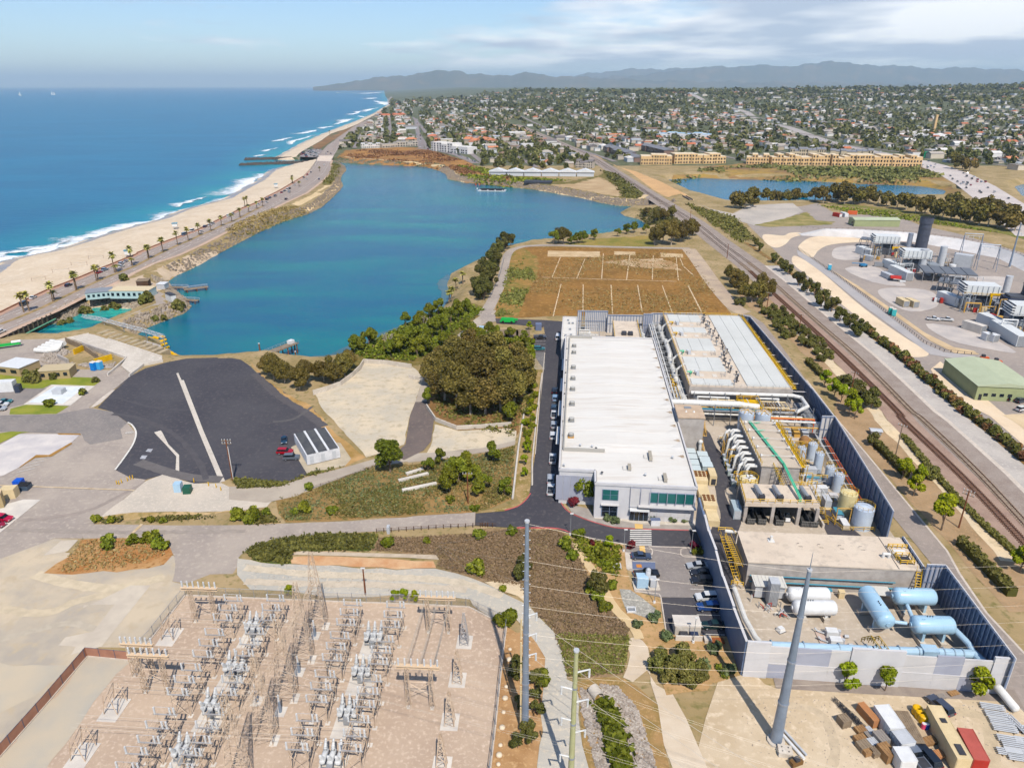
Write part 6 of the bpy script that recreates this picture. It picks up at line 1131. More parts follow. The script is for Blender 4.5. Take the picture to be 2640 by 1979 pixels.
row('eucfar',A3,[(0,1100),(60,1090),(140,1080),(230,1060),(300,1050,.8),(400,1120),(470,1140,1.1),(540,1130,1.3),(600,1120,1.4),(650,1150,1.3),(720,1150,1.2),(790,1140,1.1),(860,1130),(940,1150),(1010,1170),(1100,1190),(1180,1200,1.1),(1260,1230,1.1),(1340,1230,1.1),(1420,1260,1.2),(1490,1270,1.2),(1560,1290,1.2),(1640,1300,1.3),(1720,1310,1.3),(1800,1330,1.2),(1880,1340,1.3),(1960,1350,1.3),(2040,1350,1.2),(2110,1380,1.2),(1560,1180),(1640,1200),(1740,1210),(1840,1220),(1940,1240),(2050,1260),(2150,1330),(1600,850,1.3),(1660,850,1.2),(1720,870,1.2),(1580,800,1.1)],'eucalyptus_tree','dark brown eucalyptus','from the left in the belt by the inner lagoon',s=1.18)
row('eucfar',A2,[(1920,1180,1.1),(1990,1190,1.1),(2060,1170,1.1)],'eucalyptus_tree','dense dark eucalyptus','from the left on the near shore of the inner lagoon',s=1.2)
row('dark',B2,[(230,160,1.2),(200,190,1.5),(160,210,1.7),(170,150,1.6),(130,250,1.5),(100,290,1.5),(60,330,1.5),(120,330,1.3),(30,380,1.6),(80,400,1.5),(0,450,1.5),(40,480,1.4),(90,470,1.2),(-30,540,1.6),(20,580,1.5),(40,540,1.2)],'cypress_tree','wind-bent dark tree','from the far end of the lagoon bluff',s=1.3)
row('green',B1,[(960,280),(1010,270),(1060,240,1.1),(1080,220),(1200,300,1.1),(1260,290,1.2),(1300,260,1.3),(1360,230,1.3),(1420,210,1.2),(1380,310,1.2),(1440,280,1.3),(1300,110),(1480,180,1.3),(1540,140,1.2),(1600,90,1.2),(1650,50,1.1),(1700,20),(1560,230,.9),(1700,170),(1760,210,1.2),(1800,230,1.1),(1860,190),(1400,120,1.1),(1460,60,1.1),(1520,30,1.1)],'bluff_tree','bushy green tree','from the left on the lagoon bluff below the path',s=1.45)
row('green',B1,[(1700,240,1),(1780,260,1.2),(1860,240,1.1),(1940,260,1.2),(2020,280,1),(2080,260,1),(1900,180,.9),(2000,200,1),(2090,200,.8),(1640,300,1.1),(2100,330,.9)],'wood_edge_tree','mid-green tree','along the far edge of the central wood',s=1.3)
row('green',B1,[(1200,1075,1.9),(1880,1000,1.1),(1450,1070,.8),(1530,1020,.9),(1590,1200,1.3),(1650,1140,1.4),(1700,1110,1.2),(1750,1150,1.1),(1820,1200),(1780,1230),(2000,730,1.2),(1460,620,1),(1960,1230,.9),(1980,700,.9)],'round_bush','rounded green bush','on the slope above the service road','shrub',s=1.15)
row('green',B2,[(560,150,1.5),(590,140,1.3),(740,145,1.4),(780,140,1.3),(870,115,1.2),(690,150),(1050,90),(1120,70,1.3),(1180,60,1.3),(1270,70)],'shore_bush','green shore bush','from the left behind the field','shrub',s=1.3)
HB_=[(150,210),(230,480),(300,490),(540,510),(600,600),(660,620),(740,590),(790,640),(860,600),(700,680),(760,700),(830,720),(900,690),(940,760),(1000,740),(880,800),(1000,830),(1060,820),(1100,870),(1020,930),(1140,900),(1200,930),(1120,1000),(1260,980),(1180,1060),(1320,1010),(1280,1090),(1380,1080),(1340,1180),(1440,1160),(1480,1230),(1420,1280),(1540,1250),(760,790),(830,860),(900,960)]
row('olive',H0,HB_,'railside_shrub','olive roadside shrub','from the far end along the railway hedge','shrub',s=.95)
row('lime',F3,[(480,60),(560,150,1.1),(620,190),(700,270,1.2),(740,330,1.2),(1140,850,1.1),(1240,990),(1290,880,.9),(1480,1280,1.6),(2150,1640,1.2)],'street_tree','bright green young tree','from the far end beside the perimeter road',s=1.15)
row('olive',F3,[(820,180,1.3),(880,240,1.3),(760,120,1.1),(1350,840,1.1),(900,560,.8),(640,80,1.2)],'railside_tree','dull olive tree','beside the railway sand bank',s=1.2)
row('lime',F2,[(490,1092,1.25),(775,1108,1.05),(1430,1145,1.25)],'wall_tree','young bright green tree','from the left against the front wall',s=.95)
row('dark',B3,[(20,235,.9),(60,280,.8),(170,370,1),(240,440,1.2),(290,470),(370,560,1.2),(440,610,1.1),(500,640),(560,730,1.2),(640,770,1.3),(710,850,1.1),(790,900,1.1),(865,970,1.2)],'cutting_bush','dark round bush','from the far end on top of the block slope','shrub',s=1.3)
SBP=[(p,a)for p,a in along(off(RL1[10:],17),2.2)]
for i,(p,a)in enumerate(SBP[:90]):plant('oshrub' if i%3 else 'bshrub',p.x+rnd.uniform(-.8,.8),p.y+rnd.uniform(-.8,.8),rnd.uniform(1.6,2.4),'slope_shrub','low brownish shrub in the strip above the concrete block slope','shrub','shrubs above the block slope',z=0)
row('dark',E0,[(440,620,.9),(420,720,.9),(1060,830,1.2)],'hillside_bush','tall dark bush','from the left around the tall steel pole','shrub',s=.9)
row('shrub',E0,[(785,440,1.9),(850,540,1.6),(910,330,1.9),(40,640,1.7),(330,330,1.5),(1120,980,1.7),(1060,890,1.9),(1020,820,1.8),(1175,770,1.5),(1100,520,1.5),(1060,490,1.4),(1150,590,1.5),(310,1080,2.2),(230,1090,1.7),(560,1580,2),(250,810,1)],'garden_shrub','green shrub','between the heath slope and the car park','shrub')
row('lime',E0,[(1160,440,.75),(915,350,.6)],'garden_tree','lime-green small tree','by the asphalt bend',s=.9)
row('rshrub',E0,[(1345,440,1.5),(1890,455,1.6),(860,90,1.9),(1020,420,1)],'red_shrub','maroon-leaved shrub','around the entrance car park','shrub')
row('green',E0,[(950,60,.9)],'entrance_tree','slim green tree','by the front left corner of the process building',s=1.7)
row('gshrub',E0,[(1155,205,1.25),(1215,225,1.3),(1700,215,1.3),(1810,215,1.3),(1530,190,1.5),(1555,1060,1.5),(1405,1110,1.2),(1655,1220,1.4)],'clipped_shrub','clipped grey-green round shrub','from the entrance outwards','shrub')
row('gshrub',F1,[(210,1130,1.6),(320,1310,1.6),(110,1260,1.4)],'clipped_shrub','clipped sage round shrub','by the corner of the front wall','shrub')
row('olive',E0,[(1560,1500,1),(1640,1420,1.1),(1720,1500,1.3),(1800,1440,1.2),(1880,1520,1.1),(1640,1570,1.1),(1760,1600,1.2),(1880,1620,1.1),(1960,1560,.8)],'dense_bush','dense green-brown bush','in the big clump below the car park','shrub',s=.82)
row('dark',E1,[(500,560,.75),(480,640,.7),(540,980,.7),(620,1270,.7),(500,1430,.75),(700,730,.8),(700,900,.6),(720,1050,.7),(660,1380,.6)],'track_bush','dark green bush','along the track beside the tall steel pole','shrub',s=.85)
row('lime',C2,[(490,1190,.6),(1390,1230,.7),(1470,1235,.7),(1560,1240,.6)],'fence_bush','bright green bush','behind the switchyard fence','shrub',s=.9)
row('shrub',C0,[(910,1395,2),(920,1440,1.6),(1145,1395,1.6),(1260,1390,2),(1330,1380,1.8),(1370,1440,2),(1420,1420,1.4),(820,1210,1.4),(960,1215,1.2),(430,225,2.2),(700,130,1.2),(2040,1190,2),(2150,1200,2.2),(1290,1215,1),(1400,1215,1)],'scrub_bush','rounded bush','around the left-hand road junction','shrub')
row('oshrub',B0,[(300,1365,3),(350,1360,3),(1130,510,2.4),(1180,520,2.4),(1470,560,3.4),(1500,545,3.2),(1800,560,3.4),(1830,540,3),(840,560,3),(880,560,3),(600,670,2.6),(680,650,2.4),(1260,330,3),(1050,530,2.4),(1560,660,2),(1650,640,2),(560,1330,2),(390,1290,1.7),(850,1490,1.6),(980,1360,1.6)],'bank_bush','olive bush','around the intake pond and sheds','shrub')
row('shrub',C2,[(620,465,1.8),(850,480,1.8),(1340,760,1.8),(1660,730,1),(2080,440,1.5),(2100,690,1.8),(2090,990,2.2),(520,480,1.2),(650,280,1.4),(1860,380,1.4),(300,490,1.5),(180,520,2),(40,520,2)],'scrub_bush','bright green bush','along the service road banks','shrub')
row('lime',B1,[(2120,700,.8),(2110,770,.7),(2110,920,.9),(2110,950,.8),(2090,1030,.8),(2090,1100,.7),(2130,640,.7),(2150,240,.7),(2120,130,.9)],'planted_tree','young planted tree','from the front along the west road bank',s=.8)
for i in range(46):
 q=along(P(B1,[(2130,200),(2120,400),(2140,600),(2090,900),(2080,1240)]),2.0);p,a=q[min(len(q)-1,i)]if i<len(q)else q[-1]
 if i<len(q):plant(('shrub','oshrub','lshrub')[i%3],p.x+rnd.uniform(-1.6,1.6),p.y,rnd.uniform(.9,1.6),'bank_shrub','small mixed shrub, %s from the far end on the west road bank'%ORD[i],'shrub','shrubs on the west road bank',z=.1)
hedge('hedge','long clipped dark hedge beside the perimeter road, nearest',P(F3,[(1640,1400),(1900,1658),(2080,1850)]),2.6,2.2,'olive');hedge('hedge','clipped olive hedge beside the perimeter road, middle',P(F3,[(920,560),(1100,740),(1180,830)]),2.0,2.0,'olive');hedge('hedge','clipped olive hedge beyond the filter basin',P(H0,[(760,770),(960,950)]),2.2,2.0,'olive');hedge('hedge','long hedge beside the railway behind the tanks',P(H0,[(1220,1290),(1430,1500)]),2.2,2.0,'olive')
hedge('hedge','row of low shrubs along the railway fence',P(F3,[(1150,480),(1400,780),(1650,1060),(1900,1300),(2189,1560)]),1.8,.9,'olive');hedge('hedge','small clipped hedge by the maroon shrub at the blue wall',P(E0,[(1870,490),(1960,490)]),1.6,1.2,'green');hedge('hedge','low green hedge by the front wall corner',P(F1,[(230,1260),(300,1360)]),1.0,.7,'green')
for i,(x,y)in enumerate(((1180,260),(1420,130))):
 p=B1(x,y);t=thing('dead_tree','bare pale dead tree %s on the lagoon bluff'%('nearest the pale pad','farther along')[i],'tree',(p.x,p.y,hz(p.x,p.y)-.3));m=MB();r=random.Random(i)
 def br(a,d,L_,w,k):
  b=a+d*L_;m.cyl(a,b,w,w*.6,5,False)
  if k:
   for _ in range(4):br(a+d*L_*r.uniform(.5,1),(d+Vector((r.uniform(-1,1),r.uniform(-1,1),r.uniform(-.1,.7)))).normalized(),L_*.68,w*.55,k-1)
 br(Vector((0,0,0)),Vector((.1,0,1)),3.6,.22,3);m.build('branches',PBARK,t)
pl=[(B0,245,650,1),(B0,300,640,1),(B0,540,545,1.05),(B0,555,525,.5),(B0,775,430,1),(B0,785,425,1.05),(B0,985,335,.9),(B0,1000,325,.9),(B0,1170,250,1.25),(B0,1185,245,.45),(B0,1345,175,1.2),(B0,1350,180,.5),(B0,1510,110,.9),(B0,1520,105,.9),(B0,1660,38,1),(A0,1395,1560,1),(A0,1520,1500,1),(A0,1612,1465,1),(A0,1705,1415,.9),(A0,1805,1380,.9),(A0,1895,1335,.8),(A0,1985,1300,.7),(A0,2055,1262,.8),(A0,2130,1220,.7),(A0,2095,1175,.9),(A0,2115,1165,.9),(A1,60,1170,.8),(A1,315,970,.9),(A1,370,1000,.6),(A1,10,1190,.7),(A1,545,870,.6),(A1,630,545,.8),(A1,310,975,.7)]
for i,(f,x,y,s)in enumerate(pl):palm(f(x,y),s,'fan palm, %s along the coast road from the near end'%ORD[i],'fan palms along the coast road')
for i,(x,y)in enumerate(((985,615),(1000,610),(970,640),(975,632))):p=D(x,y);palm(p,.7,'small fan palm on the lagoon bluff beach, %s'%ORD[i],'palms on the bluff')
CR_=lambda f,pts:P(f,pts)
tufts('heath_scrub','dense brown heath covering the slope by the tall pole',P(C2,[(1200,790),(1260,690),(2075,655)])+P(E0,[(300,280),(720,290),(830,360),(1000,720),(1160,970),(1320,1130),(1300,1330),(1280,1500),(820,1540),(760,1330),(690,1150),(540,1000),(470,900),(400,760),(100,720)])+P(C2,[(2189,1040),(1900,975),(1760,930),(1770,870),(1740,825)]),13000,'purple',.22,.26,1,3)
tufts('heath_scrub','olive scrub mixed into the heath slope',P(E0,[(720,1180),(1340,1200),(1280,1500),(820,1540)]),4500,'olive',.22,.3,2,3)
SLP=P(C2,[(390,355),(680,285),(1000,162),(1230,55)])+P(B1,[(1320,1032),(1850,950),(2020,905),(2005,1240)])+P(C2,[(2189,430),(2080,450),(1600,480),(1000,520),(470,540),(400,480)])
tufts('slope_scrub','dry golden brush on the slope above the service road',SLP,4500,'gold',.22,.26,3,3,.22);tufts('slope_scrub','olive brush on the slope above the service road',SLP,7000,'olive',.24,.34,4,3,.16);tufts('slope_scrub','grey-green brush on the slope above the service road',SLP,3600,'grey',.24,.3,6,3,.12)
tufts('bank_scrub','low grey-green cover on the bank below the service road',P(C2,[(110,800),(250,735),(480,688),(830,658),(1220,665),(1180,785),(520,792),(480,900),(200,880)]),2600,'dark',.42,.45,7,3)
tufts('verge_weeds','weeds along the gravel yard verge',P(C0,[(850,1220),(1000,1190),(1500,1180),(2189,1150),(2189,1230)])+P(C2,[(380,550),(280,470),(60,500)]),900,'olive',.4,.4,8,3,.3);tufts('verge_weeds','weeds along the asphalt lot edge',P(B1,[(160,1120),(330,1135),(500,1150),(660,1090),(900,1035),(640,1100),(480,1165),(200,1180)]),900,'olive',.4,.45,9,3)
tufts('field_grass','green weeds on the left bank of the brown field',P(B2,[(215,320),(330,260),(420,400),(330,560),(290,690),(120,710),(190,420)]),1400,'olive',.6,.5,10,3,.1);tufts('field_grass','brown dry grass over the field',P(B2,[(450,270),(1590,200),(1900,670),(320,690)]),5000,'gold',.45,.2,11,2,.05)
tufts('bluff_brush','dense brush on the lagoon bluff',P(B1,[(930,270),(1150,140),(1400,30),(1700,-40),(1820,0),(1650,120),(1480,290),(1330,340),(1040,325)]),2600,'green',.6,.8,12,4);tufts('wood_litter','brush and litter under the eucalyptus wood',P(B1,[(1460,600),(1560,300),(1750,150),(2090,170),(2140,400),(2130,640),(2000,840),(1700,770),(1510,690)]),2200,'olive',.5,.6,13,4)
tufts('shore_brush','brush along the strip between coast road and lagoon',P(A1,[(-250,1350),(100,1200),(300,1165),(440,1180),(300,1230),(0,1340),(-230,1420)]),1500,'gold',.8,.6,14,3);tufts('shore_brush','green brush by the bridge on the lagoon side',P(A1,[(560,960),(630,900),(655,800),(720,815),(690,900),(640,980)]),600,'olive',1.,.7,15,3)
tufts('bluff_brush','brown brush over the north bluff',P(A1,[(760,735),(860,690),(1400,675),(1560,710),(1800,790),(2000,890),(2170,910),(2170,970),(1800,930),(1650,840),(1450,800),(850,760)]),2600,'brown',1.5,.9,16,2,.03);tufts('bluff_brush','green brush along the north bluff',P(A1,[(1700,820),(1900,840),(2189,880),(2189,970),(1900,940),(1740,900)])+P(A2,[(500,950),(0,960)]),1400,'green',1.6,1.2,17,3)
tufts('rail_brush','olive brush beside the rail bridge',P(A2,[(780,860),(900,900),(1120,1060),(1090,1100),(960,1090)])+P(A2,[(820,930)]),900,'olive',1.3,.9,18,3);tufts('rail_brush','brush on the terrace bank right of the railway',P(A2,[(1480,1140),(1600,1180),(1900,1260),(2000,1370),(2060,1450),(1950,1480),(1700,1310)]),1400,'olive',1.0,.9,19,3);tufts('rail_brush','brush on the near bank of the rail bridge',P(A2,[(1080,1200),(1250,1180),(1380,1260),(1480,1330),(1200,1330),(1160,1280)]),900,'olive',1.0,.9,20,3)
tufts('far_brush','dark brush on the far shore of the inner lagoon',P(A2,[(1360,930),(1640,850),(2189,820)])+P(A3,[(400,840),(1300,840),(1480,910),(1540,1010),(1300,980),(800,960),(0,920)]),3600,'town',2.2,1.8,21,3,.02);tufts('grass_bank','green grass below the eucalyptus belt',P(A3,[(420,1160),(900,1195),(1300,1265),(2000,1400),(1200,1290),(700,1225)]),1200,'green',.9,.5,22,2)
tufts('garden_cover','mixed planting between the slope path and car park',P(E0,[(860,380),(980,380),(1250,430),(1240,700),(1120,640),(960,520)]),700,'green',.4,.5,23,3)
tufts('dirt_weeds','sparse weeds over the rusty mound',P(C0,[(690,1375),(1100,1360),(1450,1480),(1000,1620),(500,1640)]),700,'gold',.25,.25,32,3)
# switchyard
patch('switchyard',P(C1,[(1590,185),(1290,565),(1130,742),(750,705),(0,1570),(-500,2150),(1200,2300)])+[G(1290,2250)]+P(E1,[(170,1800),(195,1658),(250,1200),(300,700),(345,300),(370,60)])+P(E0,[(285,1110)])+P(C2,[(2020,1280),(1500,1252),(1000,1238),(500,1217),(0,1197)]),TAN,2)
patch('grey_gravel',P(C1,[(750,708),(1120,744),(1000,860),(800,1100),(560,1450),(300,1900),(-350,2000),(0,1575)]),mat('blue_gravel',(0,0,0)),3,rag=.8)
patch('dirt_strip',P(E1,[(370,60),(500,140),(600,100),(720,250),(810,420),(800,640),(780,900),(780,1250),(745,1400),(700,1800),(170,1800),(195,1658),(250,1200),(300,700),(345,300)]),mat('strip_dirt',(186,150,112),(166,130,94),.3,(204,170,130),1.2,rough=.98),2)
patch('creek_bank',P(E1,[(1160,690),(1400,640),(1680,640),(1850,740),(2080,950),(2150,1400),(2250,1800),(1340,1800),(1230,1400),(1200,900)]),mat('creek_bank',(170,138,98),(140,120,76),.3,(190,156,116),1.2,rough=.98),2)
patch('concrete_path',P(E1,[(1710,210),(1830,185),(1960,250),(1990,420),(2000,700),(2080,950),(2150,1400),(2300,1800),(2700,1800),(2400,1100),(2250,830),(2060,720)])+P(E1,[(1960,560),(1800,690),(1690,640),(1740,520),(1770,380)]),mat('path_concrete',(218,202,180),(208,190,166),.2,rough=.95),3)
patch('yard',P(F2,[(-330,800),(-80,1060),(-10,1085),(600,1128),(1690,1185),(1771,1260),(2100,1650),(2100,2100),(-700,2100),(-500,1300)]),YDIRT,2)
patch('wall_verge',P(F2,[(-20,1010),(880,1060),(1560,1105),(1700,1100),(1780,1250),(1690,1190),(600,1130),(0,1092)]),mat('verge_gravel',(160,148,136),(146,134,124),.4,rough=.98),3)
patch('side_garden',P(E0,[(1345,1130),(1170,960),(1010,720),(850,380),(980,370),(1300,420),(1310,620),(1380,820),(1600,870),(1650,1170),(1700,1180),(2150,1300),(2189,1400),(2000,1658),(1650,1700),(1500,1300)]),mat('garden_mulch',(196,162,122),(176,144,104),.2,(150,130,86),.9,rough=.98),3,rag=.3)
patch('garden_path',strip(catmull(xy(P(E0,[(870,400),(950,540),(1060,690),(1150,860),(1230,980),(1370,1120),(1420,1220)])),4,False),2.0),PATHC,5,rag=.2,step=1.5)
patch('cobble_swale',P(E0,[(1250,790),(1340,800),(1560,960),(1550,1030),(1480,1040),(1310,980)]),mat('cobbles',(176,172,160),(150,146,138),1.4,(206,200,188),2.5,rough=.95,bump=.6,bsc=2.5),5,rag=.3)
patch('garden_bed',P(F1,[(-40,980),(330,1000),(430,1330),(200,1400),(-60,1200)]),mat('garden_mulch',(0,0,0)),4)
PC=MAT['slab']
def st(name,label,cat,p,rz=.0,group=None,z=.12):return thing(name,label,cat,(p.x,p.y,z),rz,group)
SA=math.atan2(*(lambda d:(d.y,d.x))(C2(2020,1275)-C2(0,1197)))
def lattice(m,p0,p1,w0,w1,n,bw=.12):
 """four-legged tapering lattice between two points"""
 p0,p1=Vector(p0),Vector(p1);d=p1-p0;up=d.normalized();a=up.orthogonal().normalized();b=up.cross(a)
 if abs(up.z)>.9:a,b=Vector((1,0,0)),Vector((0,1,0))
 c=lambda t,i:p0+d*t+(a*(1,-1,-1,1)[i]+b*(1,1,-1,-1)[i])*(w0+(w1-w0)*t)/2
 for i in range(4):m.bar(c(0,i),c(1,i),bw*1.3)
 for k in range(n):
  for i in range(4):
   j=(i+1)%4;m.bar(c(k/n,i),c((k+1)/n,j),bw*.8);m.bar(c((k+1)/n,i),c((k+1)/n,j),bw*.7)
   if k%2==0:m.bar(c(k/n,j),c((k+1)/n,i),bw*.8)
 return m
ins=MB()
for k in range(5):ins.cyl((0,0,k*.3),(0,0,k*.3+.22),.16,.16,8)
ins.cyl((0,0,0),(0,0,1.5),.09,None,6);INS=ins.mesh('insulator',PORC)
fr_=MB()
for x in(-1.4,1.4):
 for y in(-2.6,2.6):fr_.bar((x,y,0),(x,y,3.6),.15)
 fr_.bar((x,-3.2,3.6),(x,3.2,3.6),.22);fr_.bar((x,-2.6,0),(x,2.6,3.4),.12);fr_.bar((x,2.6,0),(x,-2.6,3.4),.12)
 fr_.bar((x,-3.2,4.5),(x,3.2,5.2),.14);fr_.bar((x,-2.6,3.6),(x,-2.6,4.5),.14);fr_.bar((x,2.6,3.6),(x,2.6,5.1),.14)
for y in(-2.6,2.6):fr_.bar((-1.4,y,0),(1.4,y,3.4),.12);fr_.bar((1.4,y,0),(-1.4,y,3.4),.12)
for y in(-1.3,1.3):fr_.bar((-1.4,y,3.5),(1.4,y,2.2),.09)
FRM=fr_.mesh('support_frame',LATT);arm=MB();arm.box(0,0,.9,3.9,.2,.16);ARM=arm.mesh('cross_arm',LATTG);bl=MB();bl.bar((-1.6,0,0),(1.6,0,0),.1);BLD=bl.mesh('switch_blade',LATTG);ft=MB().box(0,0,-.12,.8,.8,.2).mesh('footing',PALECONC)
def addp(nm,me,p,l=(0,0,0),r=(0,0,0)):o=bpy.data.objects.new(nm,me);col.objects.link(o);o.parent=p;o.location=l;o.rotation_euler=r;return o
def disc(p,label,group):
 t=st('disconnect_switch',label,'switch',p,SA,group);addp('support_frame',FRM,t)
 for y in(-2.5,0,2.5):
  a=addp('cross_arm',ARM,t,(0,y,3.9+.1*y));addp('switch_blade',BLD,t,(0,y,6.5+.1*y))
  for x in(-1.7,.9,1.6):addp('insulator',INS,a,(x,0,1.05))
 for x in(-1.4,1.4):
  for y in(-2.6,2.6):addp('footing',ft,t,(x,y,0))
 return t
bush=MB();bush.cyl((0,0,0),(0,0,1.9),.3,.12,10)
for k in range(6):bush.cyl((0,0,.3+k*.25),(0,0,.42+k*.25),.36-k*.03,None,10)
BUSH=bush.mesh('bushing',PORC,True);tk=MB().capsule((0,-1.15,0),(0,1.15,0),.48,14,.3).mesh('breaker_tank',PORC,True);bf=MB();bf.box(0,0,.1,3.6,.3,.2).box(0,-.9,.3,3.4,.2,.2).box(0,.9,.3,3.4,.2,.2)
for x in(-1.6,1.6):
 for y in(-.9,.9):bf.bar((x,y,0),(x,y,1.5),.16)
 bf.bar((x,-.9,1.4),(x,.9,.2),.1)
bf.box(0,-1.5,.4,1.0,.6,1.3);BFR=bf.mesh('breaker_frame',GREYM);PAD=MB().box(0,0,-.1,4.4,6.2,.16).mesh('pad',PALECONC)
def breaker_(p,label,group):
 t=st('circuit_breaker',label,'breaker',p,SA,group);addp('pad',PAD,t,(0,-1.2,0));addp('frame',BFR,t)
 for x in(-1.25,0,1.25):
  k=addp('tank',tk,t,(x,0,1.9))
  for y,e in((-.8,.45),(.8,-.45)):addp('bushing',BUSH,k,(0,y,.35),(e,0,0))
 return t
gl,gr='switches in the lower-left bays','switches in the bays beside the road'
rown=['farthest','second','third','nearest']
for side,rows_ in(('left',((C1(1990,480),C3(200,500),C3(360,480)),(C1(1830,790),C1(2020,850),C3(180,780)),(C1(1630,1110),C1(1840,1180),C1(2030,1110)),(C1(1400,1510),C1(1600,1575),C1(1820,1510)))),('right',((C3(1020,520),C3(1215,590),C3(1390,540)),(C3(910,820),C3(1115,885),C3(1290,850)),(C3(785,1170),C3(1000,1235),C3(1180,1210)),(C3(630,1570),C3(860,1635),C3(1070,1580))))):
 for i,(a,b,c)in enumerate(rows_):
  s='left of the tall lattice gantry' if side=='left' else 'right of the tall lattice gantry'
  disc(a,'disconnect switch frame on the outer side, %s bay %s'%(rown[i],s),'disconnect switches');breaker_(b,'white circuit breaker, %s bay %s'%(rown[i],s),'circuit breakers');disc(c,'disconnect switch frame on the inner side, %s bay %s'%(rown[i],s),'disconnect switches')
disc(C1(1160,1870),'disconnect switch frame cut off by the lower edge, leftmost','disconnect switches');disc(C1(1620,1880),'disconnect switch frame cut off by the lower edge below the nearest breaker','disconnect switches')
def portal(p,h,w,label):
 t=st('line_gantry',label,'gantry',p,SA);m=MB()
 for x in(-w*.28,w*.28):lattice(m,(x,0,0),(x,0,h),.8,.5,6,.09)
 m.bar((-w*.28,0,h*.3),(w*.28,0,h*.62),.14);m.bar((w*.28,0,h*.3),(-w*.28,0,h*.62),.14);m.bar((-w*.28,0,h*.62),(w*.28,0,h*.62),.16);m.build('column',LATT,t)
 b=MB();b.box(0,0,h,w,.7,.16).box(0,0,h-.5,w,.5,.1);b.build('beam',mat('beam_tan',(222,196,166),rough=.8),t)
 for k in range(7):addp('insulator',INS,t,(-w*.45+k*w*.15,0,h+.1))
 for x in(-w*.28,w*.28):addp('footing',ft,t,(x,0,0),(0,0,0))
 return t
portal(C1(1765,410),8.4,7.4,'lattice line gantry at the far left of the switchyard');portal(C1(1350,1015),8.6,7.4,'lattice line gantry at the left edge of the switchyard');portal(C3(1765,500),8.6,7.2,'lattice line gantry at the far right by the fence');portal(C3(1610,1145),9.4,7.4,'lattice line gantry standing mid-right in the switchyard');portal(C1(1240,870),7.4,6.2,'second lattice gantry beside the left edge one')
for i,(f,x,y)in enumerate(((C1,1435,570),(C1,950,1205),(C1,670,1605))):
 t=st('trestle_frame','brown trestle frame %s at the left of the switchyard'%('farthest back','on a pale pad','nearest the front')[i],'trestle',f(x,y),SA);m=MB()
 for yy in(0,3.0):
  m.bar((-1.2,yy,0),(-.4,yy,4.4),.18);m.bar((1.2,yy,0),(.4,yy,4.4),.18);m.bar((-.9,yy,1.6),(.9,yy,1.6),.12);m.bar((-.6,yy,3.2),(.6,yy,3.2),.12)
 for x_ in(-.4,.4):m.bar((x_,0,4.4),(x_,3,4.4),.16);m.bar((x_*2,0,2.2),(x_,3,4.4),.1);m.bar((x_*3,0,0),(x_*2,3,2.4),.1)
 m.build('frame',LATT,t);MB().box(0,1,-.08,3.4,5,.14).build('pad',PALECONC,t)
for i,(x,y)in enumerate(((1985,590),(1925,915),(1860,1275),(1790,1655))):
 t=st('lattice_mast','slender lattice mast %s along the fence side of the switchyard'%('on a pale pad, farthest','second','third','nearest')[i],'mast',C3(x,y),SA);m=MB();lattice(m,(0,0,0),(0,0,7.2),1.7,.3,7,.12);m.build('tower',LATTG if i==0 else LATT,t);MB().box(0,.2,-.08,3,3.6,.14).build('pad',PALECONC,t)
TW=[(C3,775,430),(C3,655,715),(C3,510,1045),(C3,335,1400),(C3,110,1760)];tops=[]
t=thing('tall_lattice_gantry','line of tall brown lattice towers linked by lattice beams','gantry',(0,0,.1))
for i,(f,x,y)in enumerate(TW):
 p=f(x,y);m=MB();lattice(m,(p.x-.9,p.y,0),(p.x-.9,p.y+.4,17),3.2,.6,12,.09);m.build('tower',LATT,t);tops.append(Vector((p.x-.9,p.y+.4,0)));MB().box(p.x+.7,p.y-.6,-.08,1.3,2.2,.14).build('footing',PALECONC,t)
for zz in(10.4,):
 for a,b in zip(tops,tops[1:]):m=MB();lattice(m,a+Vector((0,0,zz)),b+Vector((0,0,zz)),.7,.7,8,.06);m.build('beam',LATT,t)
for i,(x,y)in enumerate(((705,530),(570,840),(410,1180),(210,1090))):t=st('station_post','blue-grey post unit on a pale pad, %s along the tall gantry'%ORD[i],'post',C3(x,y),SA,'post units');m=MB();m.cyl((0,0,0),(0,0,2.4),.3,.22,10);m.build('column',STEELPOLE,t);addp('insulator',INS,t,(0,0,2.4));MB().box(0,0,-.08,1.9,2.2,.14).build('pad',PALECONC,t)
def wires(name,label,spans,r=.05,sag=.4,m=None,n=6):
 t=thing(name,label,'wires',(0,0,0))
 for a,b in spans:
  a,b=Vector(a),Vector(b);w=MB();w_=[a.lerp(b,k/n)-Vector((0,0,sag*4*(k/n)*(1-k/n)))for k in range(n+1)]
  for p,q in zip(w_,w_[1:]):w.cyl(p,q,r,None,4,False)
  w.build('wire',m or WIREM,t)
 return t
sp=[]
for y0,y1,rows_ in((0,0,(C1,((1435,545,2200),(950,1130,2200),(1300,870,2300),(670,1480,2100)))),):
 f,rr=rows_
 for xa,ya,xb in rr:
  a=f(xa,ya);d=Vector((math.cos(SA),math.sin(SA),0))
  for k,dz in enumerate((4.4,4.0,4.6)):sp.append((a+Vector((0,k*1.2,dz)),a+d*48+Vector((0,k*1.2,dz))))
wires('bus_wires','taut bus wires strung across the switchyard',sp,.028,.3)
sp=[]
for i in range(3):
 for dx in(-2.4,0,2.4):
  a=C3(1765,500)+Vector((dx,0,8.4));b=C3(1610,1145)+Vector((dx,0,9.2));sp.append((a+Vector((.15*i,0,-.2*i)),b+Vector((.15*i,0,-.2*i))))
wires('line_wires','line wires between the two right-hand gantries',sp[:6],.04,.5)
